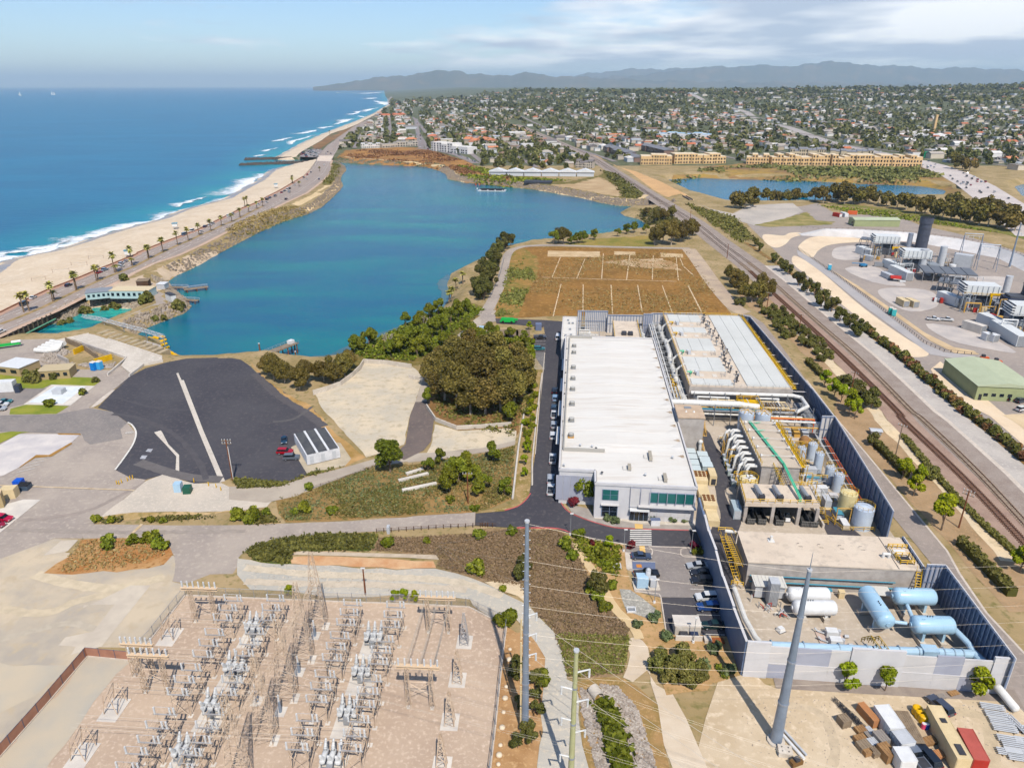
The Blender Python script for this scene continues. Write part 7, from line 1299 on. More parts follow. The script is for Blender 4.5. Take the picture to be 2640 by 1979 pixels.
def alpha_mat(name,c,a):
 m=bpy.data.materials.new(name);m.use_nodes=True;b=m.node_tree.nodes['Principled BSDF'];b.inputs['Base Color'].default_value=tuple(x*.8 for x in srgb(c))+(1,);b.inputs['Alpha'].default_value=a;b.inputs['Roughness'].default_value=.8;return m
CHAIN=alpha_mat('chain_link',(190,180,168),.28);SLATF=mat('brown_slat_mesh',(176,132,112),(160,118,100),.4,rough=.8)
def fence(label,line,h,step,mesh_m,post_m=None,base=True,z=.1,cat='fence',name='fence',rails=1,pr=.06):
 t=thing(name,label,cat,(0,0,z));post_m=post_m or GREYM;post=MB().cyl((0,0,0),(0,0,h+.1),pr,None,6).mesh('post',post_m)
 for p,a in along(line,step):addp('post',post,t,(p.x,p.y,0))
 l=[Vector((p[0],p[1],0))for p in line]
 for a,b in zip(l,l[1:]):
  if mesh_m:m=MB();m.add([a+Vector((0,0,.05)),b+Vector((0,0,.05)),b+Vector((0,0,h)),a+Vector((0,0,h))],[(0,1,2,3)]);m.build('mesh_panel',mesh_m,t)
  m=MB()
  for k in range(rails):m.bar(a+Vector((0,0,h-k*h*.42)),b+Vector((0,0,h-k*h*.42)),.09)
  m.build('rail',post_m,t)
  if base:m=MB();c=(a+b)/2;d=b-a;m.box(c.x,c.y,-.1,d.length,.3,.35,math.atan2(d.y,d.x));m.build('footing',KERBC,t)
 return t
fence('chain-link fence along the back of the switchyard',P(C1,[(1590,185)])+P(C2,[(0,1197),(500,1217),(1000,1238),(1500,1252),(2020,1280)])+P(E0,[(285,1110)]),2.4,3,CHAIN)
fence('chain-link fence along the road side of the switchyard',P(E0,[(285,1112)])+P(E1,[(345,300),(300,700),(250,1200),(195,1658),(150,2000)]),2.4,3,CHAIN)
fence('brown slatted fence at the lower left of the switchyard',P(C1,[(1130,742),(750,705),(380,1140),(0,1570),(-300,1920)]),2.2,3.2,SLATF,mat('fence_blue',(84,94,112),rough=.6))
fence('chain-link fence along the upper left of the switchyard',P(C1,[(1590,185),(1290,565),(1130,742)]),2.4,3,CHAIN)
fence('dark wooden rail fence beside the service road',P(C2,[(1230,640),(1360,635),(1800,605),(2189,590)])+P(E0,[(60,258),(200,262)]),1.1,1.8,None,mat('rail_brown',(92,70,54),rough=.9),False,rails=2,pr=.1)
fence('low guard rail along the curving lane',P(C2,[(680,268),(1000,165),(1230,75),(1360,45)]),.8,2.4,None,mat('rail_grey',(120,108,96),rough=.9),False,rails=2,pr=.08)
fence('pale post fence along the lagoon path beside the field',P(B2,[(75,560),(150,380),(180,260)]),1.8,3,CHAIN,None,False)
for i in range(9):a,b=[(415,330),(405,445),(372,750),(360,880),(342,1040),(327,1210),(307,1410),(292,1520),(284,1625)][i];p=E1(a,b);t=st('white_boulder','pale round boulder, %s along the switchyard fence'%ORD[i],'boulder',p,0,'pale boulders along the fence',0);m=MB();m.ball((0,0,.25),.55 if i%2 else .38,9,6,.7);m.build('rock',mat('boulder',(226,210,186),rough=.9),t,True)
def steel_pole(p,h,r0,r1,label,m,arms=(),rungs=True,name='steel_pole',base=True):
 t=thing(name,label,'pole',(p.x,p.y,0));s=MB();n=6
 for k in range(n):s.cyl((0,0,h*k/n),(0,0,h*(k+1)/n),r0+(r1-r0)*k/n,r0+(r1-r0)*(k+1)/n,14,k==n-1)
 smooth_angle(s.build('shaft',m,t));c=MB();c.cyl((0,0,h),(0,0,h+.3),r1*1.35,None,12);c.build('cap',LGREYM,t)
 for k in range(1,4):c=MB();z=h*k/4;rr=r0+(r1-r0)*k/4;c.cyl((0,0,z),(0,0,z+.3),rr*1.12,None,14);c.build('joint_ring',GALV,t)
 if base:c=MB();c.cyl((0,0,-.2),(0,0,.5),r0*1.5,r0*1.5,14);c.build('footing',CONC,t)
 if rungs:
  q=MB()
  for k in range(int(h/.8)):z=3+k*.8;rr=r0+(r1-r0)*min(1,z/h);q.bar((rr*(-1 if k%2 else 1),0,z),((rr+.25)*(-1 if k%2 else 1),0,z),.06)if z<h-1 else None
  q.build('step_bolts',GALV,t)
 for z,L_,dx in arms:q=MB();q.cyl((0,0,z),(dx*L_,-.3,z+.9),.16,.1,6);q.build('arm',WHITEM,t);o=addp('insulator',INS,t,(dx*L_,-.3,z-.5))
 return t
P1=Vector((2.2,87.8,0));P2=Vector((43.6,85.4,0));P3=Vector((G(1470,2035).x,G(1470,2035).y,0))
steel_pole(P1,41.3,.62,.28,'tall thin steel power pole beside the gravel track',STEELPOLE,((16,1.6,1),(20,1.6,1),(24,1.6,1)))
steel_pole(P2,34.5,.95,.28,'thick steel power pole in front of the compound wall',STEELPOLE,(),False)
t=P2 and thing('pole_spike','thin spike on top of the thick steel pole','spike',(P2.x,P2.y,34.8));MB().cyl((0,0,0),(0,0,3),.09,.03,6).build('rod',STEELPOLE,t)
steel_pole(P3,27.5,.5,.3,'pale green power pole with white arms at the lower edge',GREENPOLE,((7,2.2,-.8),(12,2.2,.8),(14.4,2.2,-.8),(18,2.4,.8),(20.4,2.4,-.8),(23.6,2.4,.8)),False)
t=thing('pole_riser','beige cable sleeves strapped to the tall thin steel pole','cable riser',(P1.x-.75,P1.y+.05,0));
for k in range(5):m=MB();m.cyl((0,0,1+k*4.6),(0,0,5+k*4.6),.16,None,8);m.build('sleeve',BEIGE,t)
sp=[]
for h,s in((41,0),(34.5,1),(30,1),(26,1),(20.5,1),(16,1),(12.5,1)):
 a=P1+Vector((0,0,h));b=P2+Vector((0,0,min(34.2,h*.82+2)));sp.append((a,b));sp.append((b,Vector((150,92,b.z+1))))
 if h>21:sp.append((a,C2(1750,850)+Vector((0,h*.1,1))))
wires('power_line','power line wires between the steel poles and the switchyard',sp,.016,.7,n=10)
sp=[]
for k in range(4):
 for d in(-.25,.25):a=P3+Vector((.6*(-1)**k,d,9+k*4.4));sp.append((a,Vector((-40,92+k*4,9.2))));sp.append((a,Vector((70,58-k*2,9+k*4))))
wires('power_line','paired conductors strung from the pale green pole',sp,.016,.8,n=10)
sp=[(P1+Vector((1.6,-.3,z)),P1+Vector((30,-26,z-2)))for z in(15.5,19.5,23.5)];wires('power_line','three conductors leaving the arms of the tall thin pole',sp,.035,.5,n=8)
def wood_pole(p,h,label,arms=1,m=None,cat='pole',wood=WOODB,rz=.0):
 t=thing('utility_pole',label,cat,(p.x,p.y,0),rz);s=MB();s.cyl((0,0,-.2),(0,0,h),.2,.14,8);s.build('shaft',wood,t)
 for k in range(arms):a=MB();a.box(0,.12,h-.4-k*.9,2.6,.14,.16);a.build('cross_arm',WOODG,t);[addp('insulator',INS,t,(x,.12,h-.25-k*.9)).__setattr__('scale',(.5,.5,.3))for x in(-1.15,-.4,.4,1.15)]
 return t
t=wood_pole(C0(1990,855),12.5,'brown wooden pole with white conduit at the edge of the asphalt lot',2);m=MB();m.cyl((.3,-.15,0),(.3,-.15,10.5),.09,None,6);m.build('conduit',PIPEW,t)
wood_pole(B1(1715,1280),9,'leaning wooden pole among shrubs on the slope',1)
t=wood_pole(C2(1135,1170),7.0,'wooden pole with lamps behind the switchyard',0);MB().box(0,-.1,6.9,.9,.3,.2).build('lamp_head',PIPEW,t)
for i,(f,x,y,h)in enumerate(((F3,1090,645,10),(F3,1630,1260,10.5),(H0,1095,890,9),(F3,700,150,9.5),(H0,640,560,9),(A2,1522,1300,9),(A2,1838,1610,9),(A2,1385,1230,8))):
 wood_pole(f(x,y),h,'utility pole beside the railway, %s'%('mid-way by the hedge gap','nearest the camera with double arms','behind the filter basin trees','by the chemical tanks','past the far end of the filters','on the lagoon side of the tracks','between tracks and field trees','at the rail bridge')[i],2 if i==1 else 1,wood=WOODG if i==0 else WOODB,rz=R(-50))
def rocks(name,label,pts,sz,seed,m,cat='rocks'):
 r=random.Random(seed);b=MB()
 for x,y,z in pts:
  s=sz*r.uniform(.5,1.4);c=[(x+s*r.uniform(.7,1.2)*dx,y+s*r.uniform(.7,1.2)*dy,z+s*r.uniform(.6,1)*dz)for dx,dy,dz in((-.6,-.5,-.4),(.6,-.5,-.4),(.5,.6,-.4),(-.5,.5,-.4),(-.4,-.3,.5),(.45,-.4,.4),(.3,.4,.55),(-.4,.35,.4))]
  b.add(c,[(0,1,5,4),(1,2,6,5),(2,3,7,6),(3,0,4,7),(4,5,6,7)])
 return stuff(b.build(name,m),label,cat)
def scatter(poly,n,seed=1):
 rs=np.random.RandomState(seed);a=np.array(xy(poly));out=[]
 while len(out)<n:
  q=rs.uniform(a.min(0),a.max(0),(n*2,2));k=in_poly(xy(poly),q[:,0],q[:,1]);out+=[tuple(v)for v in q[k]]
 return out[:n]
RIP=mat('riprap',(150,136,120),(124,112,100),.5,(176,164,148),2,rough=.95,obj_rand=0);CREEKR=mat('creek_rock',(182,170,158),(150,138,126),.8,(204,196,184),2.5,rough=.95)
rocks('creek_rocks','grey rubble lining the creek bank at the lower edge',[(x,y,.15)for x,y in scatter(P(E1,[(1430,720),(1620,740),(1850,1000),(2080,1700),(1760,1700),(1700,1300),(1500,950)]),1500,3)],.42,3,CREEKR)
rocks('creek_rocks','grey rubble on the road side of the creek',[(x,y,.15)for x,y in scatter(P(E1,[(1210,760),(1340,800),(1380,1000),(1500,1350),(1580,1700),(1400,1700),(1290,1300),(1210,950)]),800,4)],.42,4,CREEKR)
t=thing('culvert_pipe','pale concrete culvert mouth among the creek rubble','culvert',E1(1400,870),R(-65));m=MB();n=16
m.cyl((-1.6,0,.75),(.6,0,.75),1.05,1.05,18,False);m.cyl((.6,0,.75),(-1.6,0,.75),.88,.88,18,False)
m.add([(.6,r_*math.cos(2*math.pi*i/n),.75+r_*math.sin(2*math.pi*i/n))for r_ in(1.05,.88)for i in range(n)],[(i,(i+1)%n,n+(i+1)%n,n+i)for i in range(n)]);m.build('barrel',CONC,t);MB().cyl((-1.5,0,.75),(-1.4,0,.75),.9,None,16).build('dark_back',DARKM,t)
tufts('reeds','green reeds growing along the creek bed',P(E1,[(1420,930),(1560,1000),(1640,1200),(1760,1700),(1600,1700),(1500,1300)]),900,'green',.5,1.0,5,5,None,'reeds')
t=st('tank_skid','silver tank skid with small dome beside the black pickup','skid',E0(1470,770),0);MB().box(-.8,0,.4,2.4,2.2,2.4).build('cabinet',PIPEB,t);m=MB();m.cyl((.5,.4,.3),(.5,.4,4.0),.55,None,12);m.ball((.5,.4,4.0),.55,12,6);m.build('dome_tank',LGREYM,t,True);MB().box(1.6,0,.4,1.4,1.8,1.8).build('pump_box',LGREYM,t);MB().box(.2,0,0,5.6,2.8,.3).build('plinth',CONC,t)
for i,(x,y)in enumerate(((1228,600),(1350,975))):t=st('inlet_box',('white drain inlet box near the accessible bay','white drain inlet box in the cobble swale')[i],'drain',E0(x,y));m=MB();m.box(0,-.7,0,1.9,.2,.4).box(0,.7,0,1.9,.2,.4).box(-.85,0,0,.2,1.4,.4).box(.85,0,0,.2,1.4,.4);m.build('rim',WHITEM,t);MB().box(0,0,.1,1.5,1.2,.05).build('grate',GREYM,t)
t=st('bin_enclosure','flat-roofed pale bin enclosure at the end of the car park','enclosure',E0(1830,1190),R(-2));MB().box(0,1.4,0,5,3,2.2).build('wall',CONC,t);MB().box(0,1.6,2.2,5.3,3.2,.16).build('roof',PALECONC,t);MB().box(-.9,-.5,0,1.6,1.4,1.2).build('bin',DARKM,t);MB().box(1.1,-.5,0,1.6,1.4,1.2).build('bin',mat('bin_navy',(50,60,84),rough=.6),t);MB().box(0,-1.4,0,5.2,.25,1.2).build('gate',PALECONC,t)
t=st('rust_plate','rust-brown steel cover beside the bin enclosure','cover',E0(2090,1240));MB().box(0,0,0,2.4,1.5,.3).build('plate',mat('rust_plate',(150,92,60),rough=.9),t);MB().box(-2,.1,0,1.4,1.4,.8).build('box',CONC,t)
t=st('sign_cabinet','white utility cabinet with blue top by the entrance','cabinet',E0(1555,245));MB().box(0,0,0,2.2,1.0,1.5).build('body',WHITEM,t);MB().box(0,.2,1.5,2.4,1.2,.12).build('lid',BLUEP,t)
for i,(x,y)in enumerate(((830,330),(1285,470),(1860,480),(1548,910),(1880,1250))):t=st('lamp_post','thin car park lamp post %s'%('beside the asphalt bend','by the red shrub near the crossing','by the red shrub at the blue wall','beside the cobble swale','behind the bin enclosure')[i],'lamp',E0(x,y));m=MB();m.cyl((0,0,0),(0,0,6),.08,.06,6);m.build('mast',GREYM,t);MB().box(.2,0,5.95,.8,.35,.14).build('lamp_head',PIPEW,t);MB().cyl((0,0,0),(0,0,.5),.3,.25,8).build('base',WHITEM,t)
def fbox(label,f,a,b,w,h,m,name='shipping_container',cat='container',door=WHITEM,z=.1,ribs=True):
 p,q=f(*a),f(*b);c=(p+q)/2;d=q-p;t=thing(name,label,cat,(c.x,c.y,z),math.atan2(d.y,d.x));L_=d.length;MB().box(0,0,.1,L_,w,h).build('body',m,t);MB().box(L_/2+.03,0,.25,.06,w*.9,h-.3).build('door',door,t)
 if ribs:
  r=MB()
  for k in range(int(L_/.6)):
   for s in(-1,1):r.box(-L_/2+.3+k*.6,s*(w/2+.02),.2,.18,.05,h-.25)
  r.build('corrugation',m,t)
 for s in(-1,1):MB().box(0,s*w/2*.985,h+.1,L_,.1,.05).build('top_rail',m,t)
 return t
fbox('white shipping container at the back of its row',F2,(730,1290),(845,1460),2.6,2.6,WHITEM);fbox('grey-white shipping container in the middle of its row',F2,(850,1468),(925,1565),2.6,2.5,LGREYM);fbox('white shipping container with black lattice on top at the lower edge',F2,(865,1590),(930,1700),2.6,2.6,WHITEM)
t=fbox('beige office trailer with roof vents',F2,(1100,1310),(1315,1700),2.3,3.1,BEIGE,'office_trailer','trailer',BEIGE,.1,False);MB().box(-2,0,3.25,.9,.9,.1).build('roof_vent',DARKM,t);MB().box(3.6,0,3.25,2,1.0,.12).build('roof_unit',DARKM,t)
fbox('faded red shipping container beside the beige trailer',F2,(1320,1460),(1440,1690),2.4,2.6,REDBOX,door=REDM)
p,q=F2(890,1310),F2(990,1500);c=(p+q)/2;t=thing('flatbed_trailer','grey plank flatbed trailer between container and beige trailer','trailer',(c.x,c.y,.1),hd(p,q));L_=(q-p).length+1.2;m=MB();m.box(0,0,.9,L_,.5,.3);m.build('chassis',DARKM,t)
for k in range(7):MB().box(0,-1.05+k*.35,1.2,L_,.32,.08).build('plank',WOODG,t)
for x in(L_/2-1,L_/2-2.2):
 for s in(-.95,.95):m=MB();m.cyl((x,s-.15,.5),(x,s+.15,.5),.5,None,12);m.build('wheel',BLACKM,t)
for i,(x,y)in enumerate(((1000,1270),(1022,1300),(1045,1328))):t=st('yellow_drum','bright yellow drum %s beside the beige trailer'%('farthest','in the middle','nearest')[i],'drum',F2(x,y));m=MB();m.cyl((0,0,0),(0,0,1.35),.78,None,16);smooth_angle(m.build('shell',mat('drum_yellow',(232,184,30),rough=.4),t));m=MB();m.cyl((0,0,1.35),(0,0,1.5),.8,.6,16);m.build('lid',mat('drum_yellow',(0,0,0)),t)
for i,(x,y)in enumerate(((1048,1375),(1072,1378))):t=st('small_drum',('small pink drum near the beige trailer','small blue drum near the beige trailer')[i],'drum',F2(x,y));m=MB();m.cyl((0,0,0),(0,0,1.0),.36,None,12);smooth_angle(m.build('shell',mat('drum%d'%i,((220,90,120),(50,90,170))[i],rough=.4),t));MB().cyl((0,0,1.0),(0,0,1.06),.3,None,12).build('lid',WHITEM,t)
def crate_(p,sx_,sy,h,label,m,rz=.0,name='crate'):
 t=st(name,label,'crate',p,rz);MB().box(0,0,.12,sx_,sy,h).build('body',m,t)
 for k in range(3):MB().box(-sx_*.4+k*sx_*.4,0,0,.14,sy,.12).build('skid',WOODG,t)
 for k in range(4):MB().box(-sx_*.375+k*sx_*.25,0,h+.12,sx_*.22,sy*1.01,.05).build('slat',m,t)
WC=[mat('crate_brown',(166,132,96),(146,114,82),.8,rough=.9),WOODG,mat('crate_orange',(188,136,98),rough=.8),LGREYM,mat('crate_grey',(150,142,134),rough=.9)]
for i,(x,y,a,b,h,k,lb)in enumerate(((650,1310,1.3,4,1.6,2,'stacked orange crates against the white container'),(480,1350,1.7,1.7,1.4,1,'lone open grey crate left of the stacks'),(600,1400,1.8,1.2,.6,0,'flat brown crate near the black lattice'),(650,1430,1,3,.5,4,'bundle of grey struts beside crates'),(690,1440,.9,3,.7,3,'pale bundle of tubes beside crates'),(600,1470,2,1.4,.7,0,'low brown crate at the left of the crate group'),(620,1520,2,1.6,.9,1,'open grey pallet crate, second from the lower edge'),(690,1500,1.6,1.6,.8,3,'pale crate in the middle of the crate group'),(740,1480,1.8,2.2,1.5,4,'tall grey-brown crate against the middle container'),(780,1580,1.9,2.6,1.6,0,'tall brown crate against the lower container'),(700,1560,1.5,1.6,.8,1,'weathered crate in front of the tall brown one'),(645,1560,1.4,1.2,.8,0,'small brown crate at the lower edge'),(1090,1480,2.6,1.4,.5,0,'brown pallet stack behind the flatbed'),(1160,1575,1.7,1.4,.5,2,'orange-yellow caged pallet near the trailers'),(1265,1130,2,1,.08,0,'flat rusty plate near the front wall verge'),(1178,1160,1.5,.9,.35,4,'black box with yellow lid near the verge'))):crate_(F2(x,y),a,b,h,lb,WC[k],R(15))
for i,(x,y)in enumerate(((1540,1235),(1575,1290),(1605,1340),(1630,1390),(1665,1465),(1700,1510),(1720,1560),(1745,1600),(1665,1560),(1720,1360),(1790,1480),(1830,1400))):
 t=st('tube_bundle','bundle of grey tubes on bearers, %s in the right-hand storage rows'%ORD[i],'tubes',F2(x,y),R(-12 if i!=9 else 100),'tube bundles');n=6
 for k in range(n):m=MB();m.cyl((-1.9,-.5+k*.2,.35+.16*(k%2)),(1.9,-.5+k*.2,.35+.16*(k%2)),.11,None,6);m.build('tube',LGREYM,t)
 m=MB();m.box(-1.2,0,0,.15,1.4,.25).box(1.2,0,0,.15,1.4,.25);m.build('bearer',WOODG,t)
for i in range(3):t=st('black_rack','black scaffold lattice lying by the orange crates, %s'%('left','middle','right')[i],'scaffold',F2(495+i*40,1250+i*45),R(-65));m=MB();lattice(m,(-2.6,0,.35),(2.6,0,.35),.6,.6,8,.08);m.build('lattice',DARKM,t)
t=st('white_beams','pair of long white steel poles lying near the thick pole','beam',F2(105,1480),R(-68));m=MB();m.cyl((-3.4,-.35,.3),(3.4,-.35,.3),.28,None,10);m.build('beam',WHITEM,t);m=MB();m.cyl((-2.8,.5,.3),(3,.5,.3),.22,None,10);m.build('beam',LGREYM,t)
t=st('concrete_block','pale concrete anchor block near the white steel poles','block',F2(62,1555),R(-10));MB().box(0,0,0,2.2,1.8,.9).build('body',CONC,t);[MB().cyl((x,y,.9),(x,y,1.0),.1,None,8).build('socket',DARKM,t)for x in(-.5,.5)for y in(-.4,.4)]
t=st('small_machine','small brown machine at the very bottom edge','machine',F2(140,1640),R(20));MB().box(0,0,.3,2,1,.8).build('body',mat('machine_brown',(120,92,60),rough=.8),t);MB().box(0,0,1.1,.8,.8,.5).build('cab',DARKM,t)
# railway
RAILM=mat('rail_steel',(112,84,68),rough=.6,metal=.3);SLEEP=mat('sleeper',(178,160,142),(150,134,118),.6,rough=.95);DSLEEP=mat('dark_sleeper',(110,82,68),rough=.95)
for nm,line,sm,far in(('railway track with pale sleepers nearest the block slope',RL1,SLEEP,6),('railway track with dark sleepers on rusty ballast',RL2,DSLEEP,1),('far railway track curving to the rail bridge',RL0,SLEEP,99)):
 t=thing('railway_track',nm,'track',(0,0,.14));l=[Vector(p[:2])for p in catmull(xy(line),6,False)]
 for s in(-.72,.72):
  o_=seaward([Vector((p.x,p.y,0))for p in l],s);m=MB()
  for a,b in zip(o_,o_[1:]):c=(a+b)/2;d=b-a;m.box(c.x,c.y,.16,d.length+.1,.16,.16,math.atan2(d.y,d.x))
  m.build('rail',RAILM,t)
 m=MB()
 for p,a in along([Vector((p.x,p.y,0))for p in l],.75):
  if p.y<430:m.box(p.x,p.y,0,.26,2.6,.18,a)
 if m.v:o=m.build('sleepers',sm,t);o['kind']='stuff'
t=thing('rail_bridge','dark steel rail bridge over the lagoon mouth','bridge',A2(1250,1110),hd(A2(1160,1062),A2(1340,1185)));MB().box(0,-4.4,-3,34,.5,2.8).build('girder',DARKM,t);MB().box(0,5.4,-3,34,.5,2.8).build('girder',DARKM,t)
for x in(-11,0,11):MB().box(x,0,-7,1.4,8,6).build('pier',CONCWALL,t)
t=thing('girder_bridge','old black girder footbridge beside the dirt track','bridge',A2(1500,1100),hd(A2(1440,1070),A2(1560,1140)));MB().box(0,0,.1,26,3,.3).build('deck',WOODG,t);[MB().box(0,s*1.6,-1.4,26,.3,2.6).build('girder',DARKM,t)for s in(-1,1)]
# power plant on the right
WB=B3
bt=P(WB,[(400,150),(640,152),(900,172),(1000,184),(1300,200),(1600,255),(2000,335),(2212,440),(2400,560)]);tp=P(WB,[(385,122),(600,98),(900,105),(1300,130),(1700,180),(2000,240),(2212,310),(2400,390)],5.0)
tp[0]=bt[0]+Vector((0,2,.3));m=MB();n=len(tp);bt=[bt[0]]+bt[2:];bt=bt[:n];m.add(list(bt)+list(tp)+[p+Vector((0,3,0))for p in tp]+[Vector((p.x,p.y+9,0))for p in tp],[(i+k*n,i+1+k*n,n+i+1+k*n,n+i+k*n)for k in range(3)for i in range(n-1)]);struct(m.build('white_slope',WHITESLOPE))
LV=mat('louvre_white',(222,224,222),rough=.5);DKSTK=mat('dark_stack',(84,88,100),(74,78,90),.3,rough=.5);DKD=mat('plant_dark',(82,84,90),rough=.6);PGREY=mat('plant_grey',(150,156,162),rough=.5)
def turbine(p,label,rz=R(-12)):
 t=thing('turbine_unit',label,'turbine',p,rz);MB().box(0,0,7.6,15,9,4.6).build('filter_house',LV,t)
 for k in range(4):MB().box(-7.8,0,7.9+k*1.15,1.3,9.4,.5).build('louvre',WHITEM,t);MB().box(-7.4,0,8.4+k*1.15,.5,9.2,.5).build('louvre_gap',DKD,t)
 for k in range(6):MB().box(-5+k*2.3,-4.55,8,.3,.2,4).build('rib',PGREY,t)
 MB().box(1.5,.5,0,6,6,7.6).build('duct',DKD,t);MB().box(-3.6,0,2.6,4,5,3).build('casing',PGREY,t);m=MB();rail(m,[(-8,-5,7.6),(8,-5,7.6),(8,5,7.6)],1.2,.14);m.build('railing',YEL if label.endswith('crane')else GREYM,t)
 m=MB()
 for x in(-7,-2.5,2.5,7):
  for y in(-4.2,4.2):m.bar((x,y,0),(x,y,7.6),.4)
 for x in(-7,2.5):m.bar((x,-4.2,1),(x+4.5,-4.2,7),.25)
 m.build('leg',PGREY,t);MB().box(10.5,1,0,6,7,4.2).build('generator',PGREY,t)
 for k in range(9):m=MB();x,y=rnd.uniform(-7,9),rnd.uniform(-8,-4.6);m.box(x,y,0,rnd.uniform(.8,2.4),rnd.uniform(.8,2),rnd.uniform(.8,3.4));m.build('skid',(LGREYM,GREYM,BEIGE,REDM,DKD)[k%5],t)
 return t
turbine(WB(1060,300),'turbine unit with louvred filter house farthest back');turbine(WB(1300,430),'turbine unit with louvred filter house behind the thin white stack');turbine(WB(1810,740),'turbine unit with louvred filter house in the middle, by the yellow crane');turbine(WB(2200,920),'turbine unit with louvred filter house cut off at the right edge')
def stack_(p,r,h,label,m,col_=True):
 t=thing('exhaust_stack',label,'stack',p);s=MB();s.cyl((0,0,0),(0,0,h),r,None,24);smooth_angle(s.build('shell',m,t))
 if col_:s=MB();s.cyl((0,0,h*.82),(0,0,h),r*1.12,None,24);smooth_angle(s.build('collar',m,t));[MB().cyl((0,0,h*k),(0,0,h*k+.3),r*1.05,None,24).build('ring',DKD,t)for k in(.25,.45,.65)];MB().cyl((0,0,h),(0,0,h+.05),r*.8,None,20).build('mouth',BLACKM,t)
 return t
stack_(WB(1370,250),3.7,20,'big dark cylindrical exhaust stack of the power plant',DKSTK);stack_(WB(2225,800),4.2,23,'big dark exhaust stack cut off at the right edge',DKSTK);stack_(WB(1370,440),2.4,13,'slim white stack in front of the second turbine',LGREYM,False);stack_(WB(1520,430),1.9,14,'slim grey stack beside the transformer wall',LGREYM,False);stack_(WB(2060,615),1.7,9,'slim grey stack behind the third turbine',LGREYM,False);stack_(WB(1270,240),1.6,9,'short blue-grey stack beside the big dark stack',GALV,False);stack_(WB(1620,440),1.8,4,'short white drum by the transformers',WHITEM,False)
t=thing('dark_block','dark boxy heat casing at the right edge','casing',WB(2110,800),R(-12));MB().box(0,0,0,10,9,9).build('body',mat('navy_casing',(58,66,86),rough=.5),t);MB().box(0,0,9,8,7,1).build('roof',DKD,t)
for i,(a,b,w,h,m,lb)in enumerate((((860,290),(985,330),5,4.4,LV,'long white equipment house under the farthest turbine'),((905,345),(970,360),3,3,LGREYM,'small grey house in front of the farthest turbine'),((1075,400),(1200,450),4,4.4,LV,'white equipment house behind its twin by the second turbine'),((1130,450),(1275,520),4,4.4,LV,'white equipment house with red tarpaulin beside it'),((1060,480),(1125,510),3,2.6,LGREYM,'small grey unit left of the white equipment houses'),((1520,670),(1695,735),4.4,4.4,LV,'white equipment house under the third turbine'),((1185,700),(1250,735),3,3,BEIGE,'beige container left of its pair in the yard'),((1255,705),(1330,740),3,3,BEIGE,'beige container right of its pair in the yard'),((1720,900),(1875,950),3.4,3.4,PALECONC,'cream trailer near the parked pickups'),((1850,850),(2070,940),4.4,4.2,LV,'long white equipment house back by the right edge'),((1970,920),(2195,1060),5,4.6,LV,'long white equipment house front by the right edge'),((1880,990),(1925,1010),3,3,WHITEM,'white cube unit left of its twin'),((1925,1000),(1980,1020),3,3,WHITEM,'white cube unit right of its twin'),((1630,420),(1770,440),6,9,LGREYM,'tall grey transformer fire wall block'),((990,400),(1060,405),2,2.2,GREYM,'low grey bin beside the boom lift'))):fbox(lb,WB,a,b,w,h,m,'equipment_house','equipment house',GREYM,.15,False)
for i,(a,b,w,lb)in enumerate((((870,235),(985,245),9,'dark flat cooler bank by the farthest turbine'),((1360,500),(1780,520),17,'large dark flat cooler bank in the plant centre'),((1500,590),(1680,610),11,'smaller dark flat cooler bank in the plant centre'))):
 p,q=WB(*a),WB(*b);c=(p+q)/2;L_=(q-p).length;t=thing('air_cooler',lb,'cooler',c,hd(p,q)-R(6));n=max(2,int(L_/5))
 for k in range(n):MB().box(-L_/2+(k+.5)*L_/n,0,5,L_/n-.4,w,.7).build('cooler_panel',mat('cooler_grey',(112,116,122),rough=.6),t)
 m=MB()
 for k in range(n+1):
  for y in(-w/2+.4,w/2-.4):m.bar((-L_/2+k*L_/n,y,0),(-L_/2+k*L_/n,y,5),.4)
 m.build('leg',GREYM,t)
for i,(x,y)in enumerate(((1175,345),(1975,770))):t=thing('gantry_crane','yellow jib crane by the %s turbine'%('second','third')[i],'crane',WB(x,y),R(-12));m=MB();[m.bar((s,0,0),(s,0,7+i),.8)for s in((-3,3)if i else(0,))];m.box(0,0,7+i,8,.9,.9);m.build('frame',YEL,t);MB().box(-3.4,0,6.2+i,1,1.2,.9).build('hoist',YEL,t)
for i,(x,y)in enumerate(((1760,330),(1890,430))):
 t=thing('transformer_gantry','grey A-frame transformer gantry %s'%('behind','in front')[i],'gantry',WB(x,y),R(-20));m=MB()
 for s in(-5,5):m.bar((s,-3.5,0),(s,0,15),.4);m.bar((s,3.5,0),(s,0,15),.4);m.bar((s,-2,6.5),(s,2,6.5),.3)
 m.bar((-5,0,15),(5,0,15),.5);m.bar((-5,0,13.6),(5,0,13.6),.3);m.build('frame',GALV,t);[addp('insulator',INS,t,(k*3,0,12.2))for k in(-1,0,1)]
steel_pole(WB(2090,410),26,.6,.3,'steel power pole with short arms at the right edge',STEELPOLE,((20,1.8,1),(23,1.8,-1)),False)
